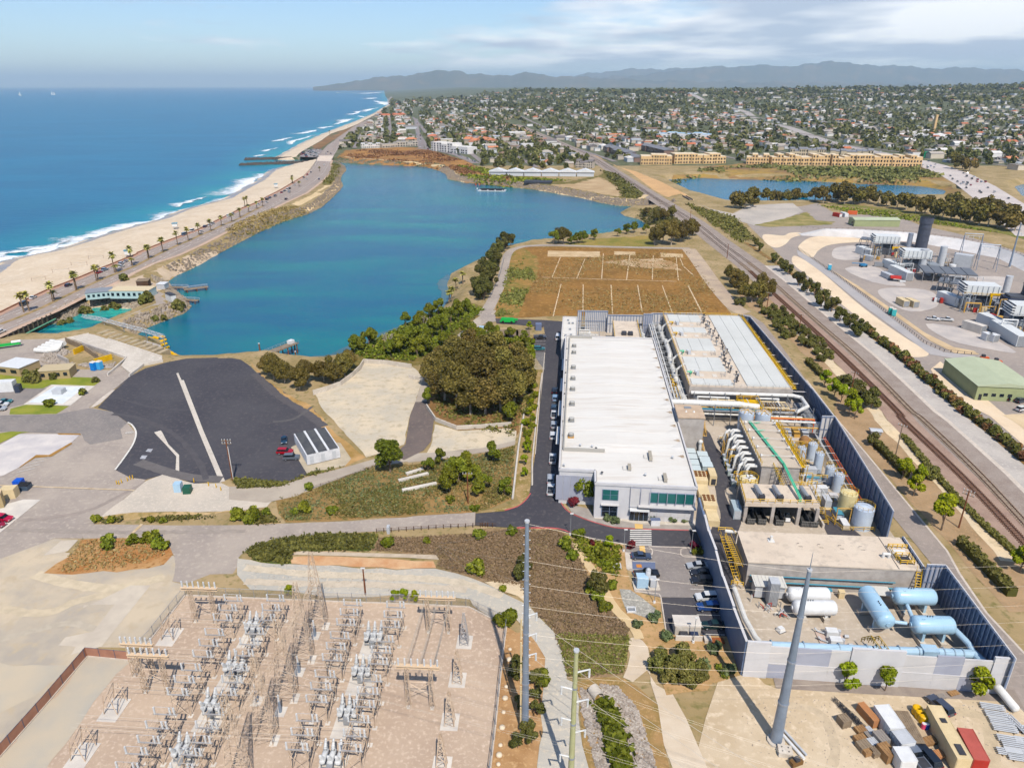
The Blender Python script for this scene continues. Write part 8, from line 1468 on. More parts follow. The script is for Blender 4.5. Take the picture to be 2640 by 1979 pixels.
for i,(f,x,y,c,lb)in enumerate(((WB,625,430,(90,180,210),'pale blue portable toilet on the ramp edge'),(WB,1120,790,(70,170,160),'teal portable toilet left of its twin'),(WB,1146,803,(90,180,180),'teal portable toilet right of its twin'),(B0,962,1240,(50,130,205),'blue portable toilet left of the pair by the intake'),(B0,1022,1232,(90,170,220),'blue portable toilet right of the pair by the intake'))):p=f(x,y);t=thing('portable_toilet',lb,'toilet',(p.x,p.y,.15),R(-15));mm=mat('toilet%d'%i,c,rough=.4);k=1.5;MB().box(0,0,0,1.2*k,1.2*k,2.1*k).build('cabin',mm,t);MB().box(0,0,2.1*k,1.25*k,1.25*k,.25,0,.8).build('roof',PALECONC,t);MB().box(0,-.62*k,.1,.8*k,.05,1.8*k).build('door',mm,t)
p=WB(900,405);t=thing('boom_lift','blue boom lift parked in the power plant yard','lift',p,R(8));BL=mat('lift_blue',(70,130,170),rough=.5);MB().box(0,0,.8,4,2.2,1).build('chassis',BL,t);m=MB();m.bar((1,0,2),(-7.5,0,2.6),.5);m.build('boom',BL,t);[MB().cyl((x,y-.2,.6),(x,y+.2,.6),.6,None,10).build('wheel',BLACKM,t)for x in(-1.4,1.4)for y in(-1.1,1.1)]
t=thing('red_tarp','red and white tarpaulin tent beside the equipment house','tarpaulin',WB(1160,520),R(-20));m=MB();m.gable(5,4,2,1.2,.2);m.build('sheet',REDM,t);MB().box(3.6,-.6,.2,3,2.4,.5).build('white_sheet',WHITEM,t)
def shed(label,p,lx,ly,h,rh,rz,rm,wm,wins=(),name='warehouse',cat='warehouse'):
 t=thing(name,label,cat,(p.x,p.y,.1),rz);MB().box(0,0,0,lx,ly,h).build('wall',wm,t);m=MB();m.gable(lx,ly,h,rh,.3);m.build('roof',rm,t)
 g=MB();[g.add([(s*lx/2,-ly/2,h),(s*lx/2,ly/2,h),(s*lx/2,0,h+rh)],[(0,1,2)if s>0 else(0,2,1)])for s in(-1,1)];g.build('gable',wm,t)
 for x,y,w,hh,z in wins:MB().box(x,y,z,.12 if abs(abs(x)-lx/2)<.1 else w,w if abs(abs(x)-lx/2)<.1 else .12,hh).build('window' if z>.3 else 'door',GLASSD,t)
 return t
shed('near sage-green metal warehouse with windows on its front',Vector((170.5,235.5,0)),26,19,5.4,1.3,R(83),SAGE,SAGEW,[(-13,6.4-k*2.6,1.4,1.1,1.6)for k in range(4)]+[(-13,8,1,2.2,.1)])
p=A3(900,1330);shed('far sage-green metal warehouse by the eucalyptus belt',p,34,12,5,1.2,R(-3),SAGE,SAGEW,[(-17,-2,2.4,3,.1)])
for a,b,w,m,lb in(((560,1250),(620,1262),3,REDM,'red shipping container beside the far warehouse'),((630,1245),(670,1262),3,WHITEM,'white shipping container beside the far warehouse'),((680,1235),(760,1240),3,ORANGEP,'orange shipping container behind the far warehouse')):fbox(lb,A3,a,b,w,2.8,m,ribs=False)
for i,(x,y)in enumerate(((1885,1165),(1990,1195))):p=WB(x,y);t=thing('yard_tractor','orange and black tractor %s behind the near warehouse'%('left','right')[i],'tractor',(p.x,p.y,.1),R(-15));MB().box(0,0,.6,3,1.3,.8).build('body',ORANGEP,t);MB().box(-.5,0,1.4,1.2,1.2,.9).build('cab',DARKM,t);[MB().cyl((x_,y_-.2,.5),(x_,y_+.2,.5),.5,None,10).build('wheel',BLACKM,t)for x_ in(-1,1)for y_ in(-.8,.8)]
fence('dark post guard rail along the sunken ramp',P(WB,[(375,265),(470,330),(700,490),(900,640),(1200,870),(1400,1030),(1560,1100),(1830,1130)]),1.1,2.4,None,DARKM,False,z=.2,rails=1,pr=.12)
fence('dark fence on the crest of the white slope',[p+Vector((0,1,0))for p in tp],1.2,4,None,mat('crest_fence',(110,92,80),rough=.9),False,z=5,rails=1,pr=.1)
shed('small grey hut among the railway hedges',F3(915,460),3,2,1.4,.3,R(-10),LGREYM,GREYM,name='hut',cat='hut')
# intake works and the coast
def slab(label,f,pts,z0,z1,m,name,cat):t=thing(name,label,cat,(0,0,0));MB().prism(xy(P(f,pts,z1)),z0,z1).build('slab',m,t);return t
def wall_(label,pts,h,m,w=.35,z=.0,name='retaining_wall',cat='wall',t=None,part='section'):
 t=t or thing(name,label,cat,(0,0,z))
 for a,b in zip(pts,pts[1:]):c=(a+b)/2;d=b-a;MB().box(c.x,c.y,-.1,d.length+w*.5,w,h+.1,math.atan2(d.y,d.x)).build(part,m,t)
 return t
t=slab('pale concrete intake deck with ramp beside the lagoon',B0,[(545,945),(900,868),(965,880),(1645,1100),(1655,1140),(1460,1180),(1330,1270),(1232,1192),(1290,1110),(745,925),(560,965)],-6,.7,CONC,'intake_deck','deck')
for pts in([(745,925),(1290,1110),(1095,1280)],[(1655,1140),(1460,1180),(1315,1290)],[(545,945),(900,868)],[(1100,920),(1645,1100)]):wall_('',P(B0,pts,.7),1.0,PALECONC,.4,.7,t=t,part='parapet')
t=slab('dark concrete screen bays stepping into the lagoon',B0,[(975,850),(1060,815),(1640,985),(1640,1090)],-8,-1.2,CONCWALL,'screen_bays','intake')
for k in range(11):a=B0(990+k*60,865+k*20,.2);MB().box(a.x+1.5,a.y+2.4,-7,2.2,5.6,7.2,R(-22)).build('pier',mat('brown_concrete',(190,174,148),(160,146,122),.5,rough=.9),t);MB().box(a.x+3.6,a.y+.6,-3,2.6,5,1.2,R(-22)).build('gate',DARKM,t)
t=thing('gantry_walkway','grey truss walkway over the intake bays','walkway',(0,0,0));pts=[B0(x,y,2.5)for x,y in((840,690),(1050,725),(1250,780),(1480,840),(1660,895))]
for a,b in zip(pts,pts[1:]):m=MB();lattice(m,a,b,1.3,1.3,6,.14);m.build('truss',LGREYM,t);m=MB();m.bar((b.x,b.y,-6),b,.4);m.build('post',GREYM,t)
for k,(x,y)in enumerate(((1430,925),(1490,925),(1540,920),(1590,915),(1650,905),(1660,945),(1668,985),(1690,1020),(1735,1062),(1765,1080),(1800,1097),(1850,1120))):p=B0(x,y,WZ);t=thing('boom_float','yellow boom float, %s of the chain round the intake'%ORD[k],'float',(p.x,p.y,WZ),R(-30 if k<5 else 70 if k<8 else-35),'yellow boom floats');MB().capsule((-1.6,0,.2),(1.6,0,.2),.65,10,.4).build('float',mat('float_yellow',(226,180,60),rough=.5),t,True);MB().cyl((1.6,0,.2),(2.3,0,.2),.15,None,6).build('link',DARKM,t)
t=thing('raft','black shellfish raft with white rim on the lagoon','raft',A1(2020,1033,WZ),R(-6));MB().box(0,0,0,30,14,.5).build('deck',LGREYM,t);MB().box(0,1,.5,26,9,1.2).build('nets',BLACKM,t);[MB().cyl((x,-6,.5),(x,-6,1.6),.8,None,8).build('drum',WHITEM,t)for x in(-12,-4,4,12)]
for k,(x,y)in enumerate(((1880,985),(1912,985),(1892,1020),(2118,1035))):p=A1(x,y,WZ);t=thing('buoy','small marker buoy, %s around the raft'%ORD[k],'buoy',p,0,'buoys round the raft');MB().ball((0,0,.4),.9,10,6).build('ball',ORANGEP if k<2 else WHITEM,t,True);MB().cyl((0,0,1),(0,0,2),.08,None,5).build('pin',GREYM,t)
for lb,a,b,w in(('grey gangway leading to the floating dock',(1700,385),(1905,388),3),('weathered floating dock in the lagoon',(1870,412),(2115,380),4),('short timber pier below the spit',(1850,510),(2015,522),3)):
 p,q=B0(*a,-3),B0(*b,-3);c=(p+q)/2;t=thing('dock',lb,'dock',(c.x,c.y,-4.2),hd(p,q));L_=(q-p).length
 for k in range(6):MB().box(0,-w/2+(k+.5)*w/6,.6,L_,w/6-.08,.2).build('plank',WOODG,t)
 m=MB();rail(m,[(-L_/2,w/2,.8),(L_/2,w/2,.8)],1,.12,3);m.build('railing',LGREYM,t);[MB().cyl((x,s*w/2,-3),(x,s*w/2,.7),.22,None,6).build('pile',WOODB,t)for x in(-L_*.4,0,L_*.4)for s in(-1,1)]
patch('spit_road',P(B0,[(1560,430),(1590,560),(1180,735),(1215,755),(1700,585),(1735,490),(1680,420)]),OLDASPH,2,drape=4);patch('farm_yard',P(B0,[(880,510),(1130,372),(1200,335),(1540,290),(1700,370),(1690,430),(1560,440),(1500,520),(900,530)]),mat('path_grit',(0,0,0)),2,drape=4)
def blk(label,f,a,b,w,h,rm,wm,name='shed',cat='shed',over=.4,wins=0,z=.0):
 p,q=f(*a),f(*b);c=(p+q)/2;t=thing(name,label,cat,(c.x,c.y,z),hd(p,q));L_=(q-p).length;MB().box(0,0,0,L_,w,h).build('wall',wm,t);MB().box(0,0,h,L_+over,w+over,.2).build('roof',rm,t)
 for k in range(wins):MB().box(-L_/2+(k+.6)*L_/(wins+.2),-w/2-.02,h*.35,L_/wins*.5,.08,h*.4).build('window',GLASSD,t)
 return t
PGL=mat('greenhouse_glass',(190,208,206),rough=.4);TANW=mat('tan_wall',(178,158,122),rough=.9)
blk('long pale greenhouse shed above the intake pond',B0,(1170,488),(1560,488),9,4,mat('shed_cream',(216,200,170),rough=.8),PGL,wins=7);blk('grey-roofed shed left of the long greenhouse',B0,(890,505),(1150,480),9,3.4,GREYM,PGL,wins=5);blk('small dark open shed at the head of the spit',B0,(1410,392),(1530,385),6,3.6,WOODG,mat('dark_wood',(84,66,54),rough=.9));blk('narrow white hut on the spit',B0,(1720,540),(1770,530),7,3.6,DARKM,WHITEM);blk('white shed with boats beside the gangway',B0,(1620,405),(1700,405),5,2.6,WHITEM,LGREYM)
blk('tan shed with white roof at the left edge',B0,(85,1240),(320,1265),9,3.4,WHITEM,TANW,wins=2);blk('flat tan-roofed block house above the lawn',B0,(440,1310),(755,1290),6.5,3.4,mat('blk_roof',(196,180,150),rough=.9),TANW,wins=4);blk('white box trailer at the left edge',C0,(-60,95),(140,85),3,3.6,WHITEM,WHITEM,'box_trailer','trailer',0);blk('dark blue truck cab beside the box trailer',C0,(145,100),(185,98),2.4,2.6,DARKM,mat('cab_navy',(60,68,84),rough=.4),'truck_cab','truck',0)
blk('grey plant box on the white slab',C0,(470,112),(550,112),3,1.6,LGREYM,LGREYM,'plant_box','cabinet',0);blk('beige generator box at the left edge',C0,(30,1000),(155,990),2.6,2.6,BEIGE,BEIGE,'generator_box','generator',0);blk('tan pillar block at the lower left edge',C0,(-30,1085),(45,1070),2.5,4,BEIGE,TANW,'block_house','block',0)
blk('dark skip at the left edge beside a blue one',C0,(170,930),(260,928),2.2,1.4,BLACKM,mat('skip_grey',(70,84,100),rough=.5),'skip','skip',0);blk('bright blue skip at the left edge',C0,(135,900),(200,898),2.2,1.6,mat('skip_blue',(40,90,190),rough=.5),mat('skip_blue',(0,0,0)),'skip','skip',0)
blk('pale blue electrical cabinet on the gravel yard',C0,(1500,948),(1562,946),1.8,2.4,PIPEB,PIPEB,'cabinet','cabinet',0);blk('dark green transformer box on the gravel yard',C0,(1575,962),(1640,958),2,1.8,mat('xf_green',(46,92,74),rough=.5),mat('xf_green',(0,0,0)),'transformer_box','transformer',0);blk('grey roadside cabinet beside the rail fence',C2,(1322,640),(1346,640),1.2,1.8,LGREYM,LGREYM,'cabinet','cabinet',0)
blk('pale blue container beside the bluff path',B2,(-10,835),(38,832),3,2.8,PIPEB,PIPEB,'blue_container','container',0);blk('blue canopy tent by the west road',B2,(420,805),(466,805),3,2.6,BLUEP,BLUEP,'canopy_tent','tent',0)
for k,x in enumerate((165,235,325)):t=blk('long pallet stack, %s beside the bluff yard'%ORD[k],B2,(x-30,850),(x+28,850),10,.8,WOODG,mat('pallet_brown',(140,104,76),rough=.9),'pallet_stack','pallets',0);[MB().box(0,-4+i*1.6,.85,6,.8,.25).build('board',WOODG,t)for i in range(6)]
p=B2(205,755);t=thing('green_machine','bright green machine in the bluff yard','machine',(p.x,p.y,.2),R(-8));GM=mat('machine_green',(60,168,84),rough=.5);MB().box(0,0,.6,7,2.4,1.6,0,.8).build('body',GM,t);MB().box(3.2,0,1.4,3,1.2,.6).build('arm',GM,t);[MB().cyl((x,y-.2,.6),(x,y+.2,.6),.6,None,10).build('wheel',BLACKM,t)for x in(-2,2)for y in(-1.2,1.2)]
p=B0(90,1010);t=thing('green_machine','green and white boat on a trailer at the left edge','boat',(p.x,p.y,.2),R(30));MB().box(0,0,.8,9,1.6,.8,0,.85).build('hull',GM,t);MB().capsule((1.5,0,1.9),(4.5,0,1.9),.6,10).build('cover',WHITEM,t)
t=thing('pipe_stack','pile of large white pipes at the intake yard','pipes',(0,0,.2));[MB().tube([B0(360+k*40,1040-k*22,.8+.3*k),B0(480+k*40,1050-k*20,.8+.3*k),B0(600+k*14,1030-k*14,.8+.3*k)],.95,12).build('pipe',PIPEW,t)for k in range(5)]
rocks('rubble','heap of grey rubble in the intake yard',[(x,y,.3)for x,y in scatter(P(B0,[(400,1150),(450,1070),(600,1070),(640,1020),(720,1060),(620,1120),(760,1180),(650,1220)]),420,5)],.7,5,CREEKR);rocks('rubble','grey rubble beside the portable toilets',[(x,y,.3)for x,y in scatter(P(B0,[(790,1190),(930,1225),(1140,1225),(1190,1160),(1100,1190),(900,1170)]),260,6)],.6,6,CREEKR)
t=thing('coffer_works','timber shored excavation below the intake deck','excavation',(0,0,0))
for k,(a,b)in enumerate((((680,960),(830,1020)),((760,1080),(850,1040)),((850,1010),(1120,1100)),((870,1040),(1000,1130)),((970,1180),(1140,1130)),((600,1130),(700,1180)))):wall_('',[B0(*a),B0(*b)],2.2,(WOODG,YEL,CONCWALL)[k%3],.6,t=t,part='shoring')
t=thing('road_bridge','dark ribbed bridge side with green rail over the outfall pond','bridge',(0,0,0));BR=P(B0,[(80,880),(540,655),(860,500)]);wall_('',BR,0,DARKM,.5,t=t)
for p,a in along(BR[:2],3.4):MB().box(p.x+.5,p.y-.6,-2.6,.5,.5,3.2,a).build('rib',mat('bridge_rib',(96,88,76),rough=.9),t)
wall_('',[p+Vector((.2,-.3,-3))for p in BR],.0,DARKM,.3,t=t);m=MB();[m.box((a.x+b.x)/2,(a.y+b.y)/2,-3,(b-a).length,.4,3,hd(a,b))for a,b in zip(BR,BR[1:])];m.build('girder',mat('bridge_dark',(80,66,56),rough=.9),t);m=MB();m.tube([p+Vector((2.2,-2.6,-2.2))for p in BR[:2]],.3,6);m.build('green_rail',mat('rail_green',(120,170,140),rough=.6),t)
for k,(f,x,y,lb)in enumerate(((A0,1502,1365,'pale lifeguard tower on the beach beyond the palms'),(A1,172,1015,'small lifeguard tower on the far beach'),(B0,1310,95,'beach stair hut by the road wall'))):p=f(x,y);t=thing('lifeguard_tower',lb,'tower',(p.x,p.y,hz(p.x,p.y)),.3);[MB().bar((a,b,0),(a,b,2.4),.2).build('leg',WHITEM,t)for a in(-1.2,1.2)for b in(-1.2,1.2)];MB().box(0,0,2.4,3.4,3.4,2.2).build('cabin',WHITEM,t);MB().box(0,0,4.6,4,4,.2).build('roof',TEALD,t)
for k,(x,y,x2,y2)in enumerate(((340,390,480,372),(550,300,720,285),(740,225,900,220),(915,155,1065,150))):
 a,b=B0(x,y,-2.5),B0(x2,y2,-2.5);t=thing('volleyball_net','beach volleyball net, %s from the near end'%ORD[k],'net',(0,0,0),0,'volleyball nets');z=hz(a.x,a.y);z2=hz(b.x,b.y);[MB().bar((p.x,p.y,zz),(p.x,p.y,zz+2.6),.14).build('post',WOODB,t)for p,zz in((a,z),(b,z2))];m=MB();m.quad((a.x,a.y,z+1.6),(b.x,b.y,z2+1.6),(b.x,b.y,z2+2.5),(a.x,a.y,z+2.5));m.build('net',CHAIN,t)
wall_('low reddish beach wall along the coast road',W_EDGE[1:-4],.8,mat('beach_wall',(164,122,100),rough=.9),.4,name='beach_wall')
def bank(line,w,n,seed,z0=-4.8,z1=.1):r=random.Random(seed);q=along(line,1.0);return[(p.x-math.sin(a)*u*w,p.y+math.cos(a)*u*w,z0+(z1-z0)*u)for p,a,u in((*r.choice(q),r.random())for _ in range(n))]
LG=[Vector((x,y,0))for x,y in LAG]
rocks('riprap','rock armour along the west shore of the lagoon',bank(LG[9:27],8,2600,1),1.0,11,RIP);rocks('riprap','rock armour along the north shore of the lagoon',bank(LG[28:45],9,2600,2),1.5,12,RIP);rocks('riprap','rock armour around the intake spit',bank(LG[0:9],8,1100,3),.9,13,mat('spit_rock',(176,162,144),(150,136,120),.5,rough=.95));rocks('riprap','rock armour around the outfall pond',bank([Vector((x,y,0))for x,y in POND[2:10]],6,900,4),.9,14,MAT['spit_rock'])
JB=mat('jetty_rock',(98,90,84),(80,74,70),.3,rough=.95)
for k,(a,b)in enumerate((((-130,818),(460,795)),((-90,772),(510,757)))):
 r=random.Random(k);p,q=A1(*a,WZ),A1(*b,WZ);rocks('jetty',('near rock jetty of the lagoon channel','far rock jetty of the lagoon channel')[k],[(p.x+(q.x-p.x)*u+r.gauss(0,.5),p.y+(q.y-p.y)*u+v*4.5,WZ+2.6*(1-abs(v)))for u,v in((r.random(),r.uniform(-1,1))for _ in range(900))],2.0,20+k,JB)
m=MB();p,q=A1(690,198,3),A1(1120,196,3);c=(p+q)/2;t=thing('pier','long thin fishing pier far up the coast','pier',(c.x,c.y,0),hd(p,q));L_=(q-p).length;MB().box(0,0,3,L_,9,1.5).build('deck',mat('pier_wood',(190,176,160),rough=.9),t);MB().box(-L_/2+14,0,4.5,30,16,6).build('pier_house',WHITEM,t);[MB().cyl((-L_/2+20+k*60,0,-8),(-L_/2+20+k*60,0,3),1.2,None,6).build('pile',WOODB,t)for k in range(int(L_/60))]
for k,(x,y)in enumerate(((170,222),(445,215),(465,216))):p=A0(x,y,WZ);t=thing('sailboat','tiny white sailboat near the sea horizon, %s from the left'%ORD[k],'boat',p,R(40),'distant sailboats');s_=26;MB().box(0,0,0,s_*1.2,s_*.3,s_*.12).build('hull',WHITEM,t);m=MB();m.add([(-s_*.4,0,s_*.2),(s_*.45,.5,s_*.2),(s_*.05,0,s_*1.5),(0,1,s_*.3)],[(0,1,2),(0,2,3),(1,3,2)]);m.build('sail',WHITEM,t)
a,b,c,d=(B1(565,815,3.4),B1(720,785,3.4),B1(885,905,3.4),B1(665,955,3.4));q=(a+b+c+d)/4;e=(c-d);t=thing('portable_building','white portable building with three dark roof bays','building',(q.x,q.y,.1),math.atan2(e.y,e.x));W1,L1=e.length,((a-d).length+(b-c).length)/2
MB().box(0,0,.2,W1,L1,3.1).build('wall',mat('portable_white',(226,226,226),(206,206,208),.5,rough=.7),t)
for k in range(3):MB().box(-W1/2+(k+.5)*W1/3,0,3.3,W1/3-.7,L1-.3,.1).build('roof_bay',mat('dark_roof',(74,76,80),(92,92,92),.4,rough=.9),t);MB().box(-W1/2+(k+.45)*W1/3,-L1/2-.03,.5,1.1,.06,2.2).build('door',LGREYM,t)
for k in(1,2):MB().box(-W1/2+k*W1/3,0,3.3,.6,L1,.22).build('roof_seam',WHITEM,t)
wall_('curving pale retaining wall round the pale concrete pad',P(B1,[(690,560),(790,530),(870,500),(950,440),(1000,390),(1025,350),(1180,360),(1340,385)]),1.8,CONC);wall_('pale retaining wall below the central wood',P(B1,[(1440,645),(1500,735),(1640,790),(1800,782),(2000,765)]),1.4,CONC);wall_('short pale wall at the top of the dark lane',P(B1,[(1325,450),(1420,470)]),1.4,CONC)
t=thing('fence_line','two long pale pipe lines bordering the west road bank','pipe',(0,0,.2));m=MB();m.tube(P(B1,[(2090,660),(2050,900),(2010,1250)],.3),.3,6);m.build('pipe',PALECONC,t);m=MB();m.tube(P(B1,[(2205,420),(2170,700),(2140,1000),(2140,1160)],.2),.25,6);m.build('pipe',PALECONC,t)
for k,(a,b)in enumerate((((1285,1200),(1500,1155)),((1260,1135),(1445,1090)),((1310,1090),(1410,1060)))):p,q=B1(*a),B1(*b);wall_('long pale concrete trough, %s on the scrub slope'%('lowest','middle','uppermost')[k],[p,q],.7,PALECONC,1.0,name='trough',cat='trough')
t=thing('small_pier','small timber pier with white cabin at the lagoon head','pier',B1(440,270,-1),R(60));MB().box(3,0,.3,16,4,.3).build('deck',WOODG,t);MB().box(9,.6,.6,2.4,2,1.4).build('cabin',WHITEM,t);m=MB();rail(m,[(-4,-2,.6),(11,-2,.6)],1,.1);rail(m,[(-4,2,.6),(11,2,.6)],1,.1);m.build('railing',GREYM,t);[MB().cyl((x,y,-7),(x,y,.3),.25,None,6).build('pile',WOODB,t)for x in(0,5,10)for y in(-1.6,1.6)]
for k,(x,y)in enumerate(((335,270),(568,270),(575,325))):p=B1(x,y,WZ);t=thing('mooring_post','dark mooring post in the lagoon head, %s from the left'%ORD[k],'post',p);MB().cyl((0,0,-3),(0,0,3.4),.28,None,8).build('pile',WOODB,t);MB().cyl((0,0,3.4),(0,0,3.7),.34,None,8).build('cap',WHITEM,t)
for k,(x,y)in enumerate(((1000,890),(1020,892),(1042,880),(1092,862),(1115,850),(1138,845),(1660,872),(1785,905),(1850,920),(1890,945))):p=C0(x,y);t=thing('bollard','yellow bollard, %s along the edge of the gravel yard'%ORD[k],'bollard',(p.x,p.y,.1),0,'yellow bollards');MB().cyl((0,0,0),(0,0,1.1),.13,None,8).build('tube',YEL,t);MB().ball((0,0,1.1),.13,8,4).build('cap',YEL,t)
# the town
TOWN=xy(P(A1,[(705,690),(860,672),(1100,655),(1370,668),(1440,680),(1600,690),(1850,775),(1900,820),(2000,800),(2189,860)])+P(A2,[(60,850),(300,850),(540,850),(740,810),(720,740),(820,790),(1080,790),(1090,815),(1800,800),(2189,800)])+P(A3,[(1290,825),(1300,760),(1480,770),(1560,850),(1830,800),(2189,870),(2500,900)])+[Vector((9000,5200,0)),Vector((-850,5200,0)),Vector((-610,3700,0))]+P(A1,[(1130,330),(1010,395),(880,480),(760,580)]))
walls=[mat('house_wall%d'%i,c,rough=.85)for i,c in enumerate(((226,222,214),(216,204,186),(196,186,172),(206,208,210),(186,170,150),(230,226,222)))]
roofs=[mat('house_roof%d'%i,c,rough=.9)for i,c in enumerate(((150,142,134),(190,120,92),(124,118,116),(176,168,158),(214,210,204),(136,112,96),(204,140,108),(168,172,176),(226,222,216)))]
RN=['grey','terracotta','dark grey','pale grey','white','brown','orange tile','blue-grey','bright white'];WN=['white','cream','taupe','pale grey','tan','bright white']
rs=np.random.RandomState(3);cand=[];SLN=[]
for y0,y1,s in((950,1700,21),(1700,2600,27),(2600,3800,38),(3800,5200,56)):
 iu,iv=np.meshgrid(np.arange(-3200//s,5200//s),np.arange(int(300/s),int(5900/s)));st_=(iu%3==0)if s<30 else(iu%4==0);uu=(iu+rs.uniform(-.16,.16,iu.shape))*s;vv=(iv+rs.uniform(-.2,.2,iv.shape))*s*.95;uu=uu+np.where(st_,s*rs.choice((-.4,.4),iu.shape),0);gx=uu*.987-vv*.16;gy=uu*.16+vv*.987;k_=(~st_|(rs.random(iu.shape)<.6))&~((iv%9==4)&~st_)&(gy>=y0)&(gy<y1);cand.append(np.column_stack([gx[k_],gy[k_],np.full(k_.sum(),s),st_[k_]]))
 if s<30:
  for i_ in range(int(-2600//(3*s)),int(4400//(3*s))):SLN.append((i_*3*s,s,y0,y1))
cand=np.vstack(cand);X,Y,S,TO=cand.T;k=in_poly(TOWN,X,Y)&(np.abs(X)<Y*.82+100)
cand=cand[k];X,Y,S,TO=cand.T;clear=np.ones(len(X),bool)
STREET=P(A1,[(1412,668),(1380,540),(1368,420),(1368,330)])
for line,d in((RL1,20),(FREEWAY,30),(FRN,24),(STREET,15),(NROAD,20),(P(A1,[(1385,672),(1560,690),(1720,730),(1880,800)]),12)):clear&=dist_line(line,X,Y)>d
SPEC=[(A2,1230,760,45),(A2,1560,760,55),(A3,300,770,70),(A3,650,780,70),(A3,1050,780,70),(A1,1700,680,40),(A2,950,720,40),(A2,60,790,0),(A2,1200,700,25),(A2,280,890,50)]
for f,x,y,d in SPEC:p=f(x,y);clear&=np.hypot(X-p.x,(Y-p.y)*.6)>d
cand=cand[clear];X,Y,S,TO=cand.T;Z=height(X,Y);order=np.argsort(Y)
ang=.16+.0*X;isT=rs.random(len(X))+.22*np.sin(X/170+1)*np.cos(Y/230)<np.where(Y<1700,.5,np.where(Y<2600,.6,.68));west=X<-120-.0*Y;isT&=~((west)&(rs.random(len(X))<.45));isT|=TO>.5
def house_geo(mb,rb,w,d,h,rh,typ):
 mb.box(0,0,-1.5,w,d,h+1.5)
 if typ==0:rb.gable(w,d,h,rh)
 elif typ==1:rb.hip(max(w,d+1),d,h,rh)
 else:rb.box(0,0,h,w+.5,d+.5,.5)
HG=[]
for typ in range(3):
 for w,d,h,rh in((12,9,3.2,2.2),(15,10,5.6,2.4),(11,8,5.4,2.2),(18,11,6,2.4)):a,b=MB(),MB();house_geo(a,b,w,d,h,rh,typ);HG.append((a,b,typ,h))
HM={}
CH=MB().box(2.2,1.2,3,1,1,5).mesh('chimney',walls[2]);WN_=[MB().box(x,-4.55,1.2,2,.1,1.2).mesh('window',GLASSD)for x in(-3,2.6)]
def tl(x,y,s):q='%s green tree among the %s houses %s'%('small' if s<.95 else 'mid-sized' if s<1.22 else 'large','front' if y<1120 else 'second-row' if y<1220 else 'middle' if y<1350 else 'farther',zone(x));return q,'tree',q
def zone(x):return 'in the beach quarter' if x<-120 else 'near the railway' if x<260 else 'between railway and freeway' if x<700 else 'in the right-hand town'
nh=nt_=0;rest={};resttrees=[]
for i in order:
 x,y,s,z=X[i],Y[i],S[i],Z[i]
 if isT[i]:
  sc_=rs.uniform(.7,1.5)*(1 if s<30 else s/27)
  if nt_<235:nt_+=1;plant('far' if rs.random()<.75 else 'farolive',x,y,sc_,'town_tree',*tl(x,y,sc_),z=z)
  else:resttrees.append((x,y,z,sc_))
  continue
 g=rs.randint(len(HG));wi,ri=rs.randint(len(walls)),rs.choice(len(roofs),p=[.2,.08,.2,.13,.07,.14,.07,.06,.05]);a=ang[i]+(math.pi/2 if rs.random()<.4 else 0)+rs.uniform(-.06,.06);k=rs.uniform(.85,1.25)*(1 if s<30 else s/29)*(rs.uniform(1.6,2.6)if nh>=300 and rs.random()<.06 else 1)
 if nh<300:
  nh+=1
  if(g,wi,ri)not in HM:HM[(g,wi,ri)]=(HG[g][0].mesh('house_wall',walls[wi]),HG[g][1].mesh('house_roof',roofs[ri]))
  lb='%s house, %s %s roof, %s'%(WN[wi],RN[ri],('gabled','hipped','flat')[HG[g][2]],zone(x))
  t=thing('house',lb,'house',(x,y,z),a,lb[:60]+' group');t.scale=(k,k,k if s<30 else 1);addp('wall',HM[(g,wi,ri)][0],t);r_=addp('roof',HM[(g,wi,ri)][1],t)
  if g%4 in(0,1):addp('chimney',CH,r_);[addp('window',w_,t)for w_ in WN_]
 else:rest.setdefault(('w',wi),[]).append((g,0,x,y,z,a,k));rest.setdefault(('r',ri),[]).append((g,1,x,y,z,a,k))
for(c,j),L__ in rest.items():
 V=[];F=[];n=0
 for g,q,x,y,z,a,k in L__:
  b=HG[g][q];v=np.array(b.v)*np.array([k,k,1 if q==0 else 1]);ca,sa=math.cos(a),math.sin(a);V.append(np.column_stack([v[:,0]*ca-v[:,1]*sa+x,v[:,0]*sa+v[:,1]*ca+y,v[:,2]+z]));F+=[tuple(i_+n for i_ in f)for f in b.f];n+=len(v)
 me=bpy.data.meshes.new('far_houses');me.from_pydata(np.vstack(V).tolist(),[],F);me.materials.append((walls if c=='w' else roofs)[j]);o=bpy.data.objects.new('far_houses',me);col.objects.link(o);stuff(o,'distant %s of the town houses, %s'%(('walls',WN[j])if c=='w' else('roofs',RN[j])),'town')
rt=np.array(resttrees);n=len(rt);per=13;C=np.repeat(rt,per,0);m_=len(C);d=rs.normal(size=(m_,3));d/=np.linalg.norm(d,axis=1)[:,None];cc=C[:,:3]+d*(C[:,3]*4.0)[:,None]+np.array([0,0,1])*(C[:,3]*4.4)[:,None];nr=d+rs.normal(size=(m_,3))*.4+np.array([0,0,.4]);nr/=np.linalg.norm(nr,axis=1)[:,None];tt=np.cross(nr,rs.normal(size=(m_,3)));tt/=np.linalg.norm(tt,axis=1)[:,None];bb=np.cross(nr,tt);ss=(C[:,3]*rs.uniform(3.0,5.6,m_))[:,None]
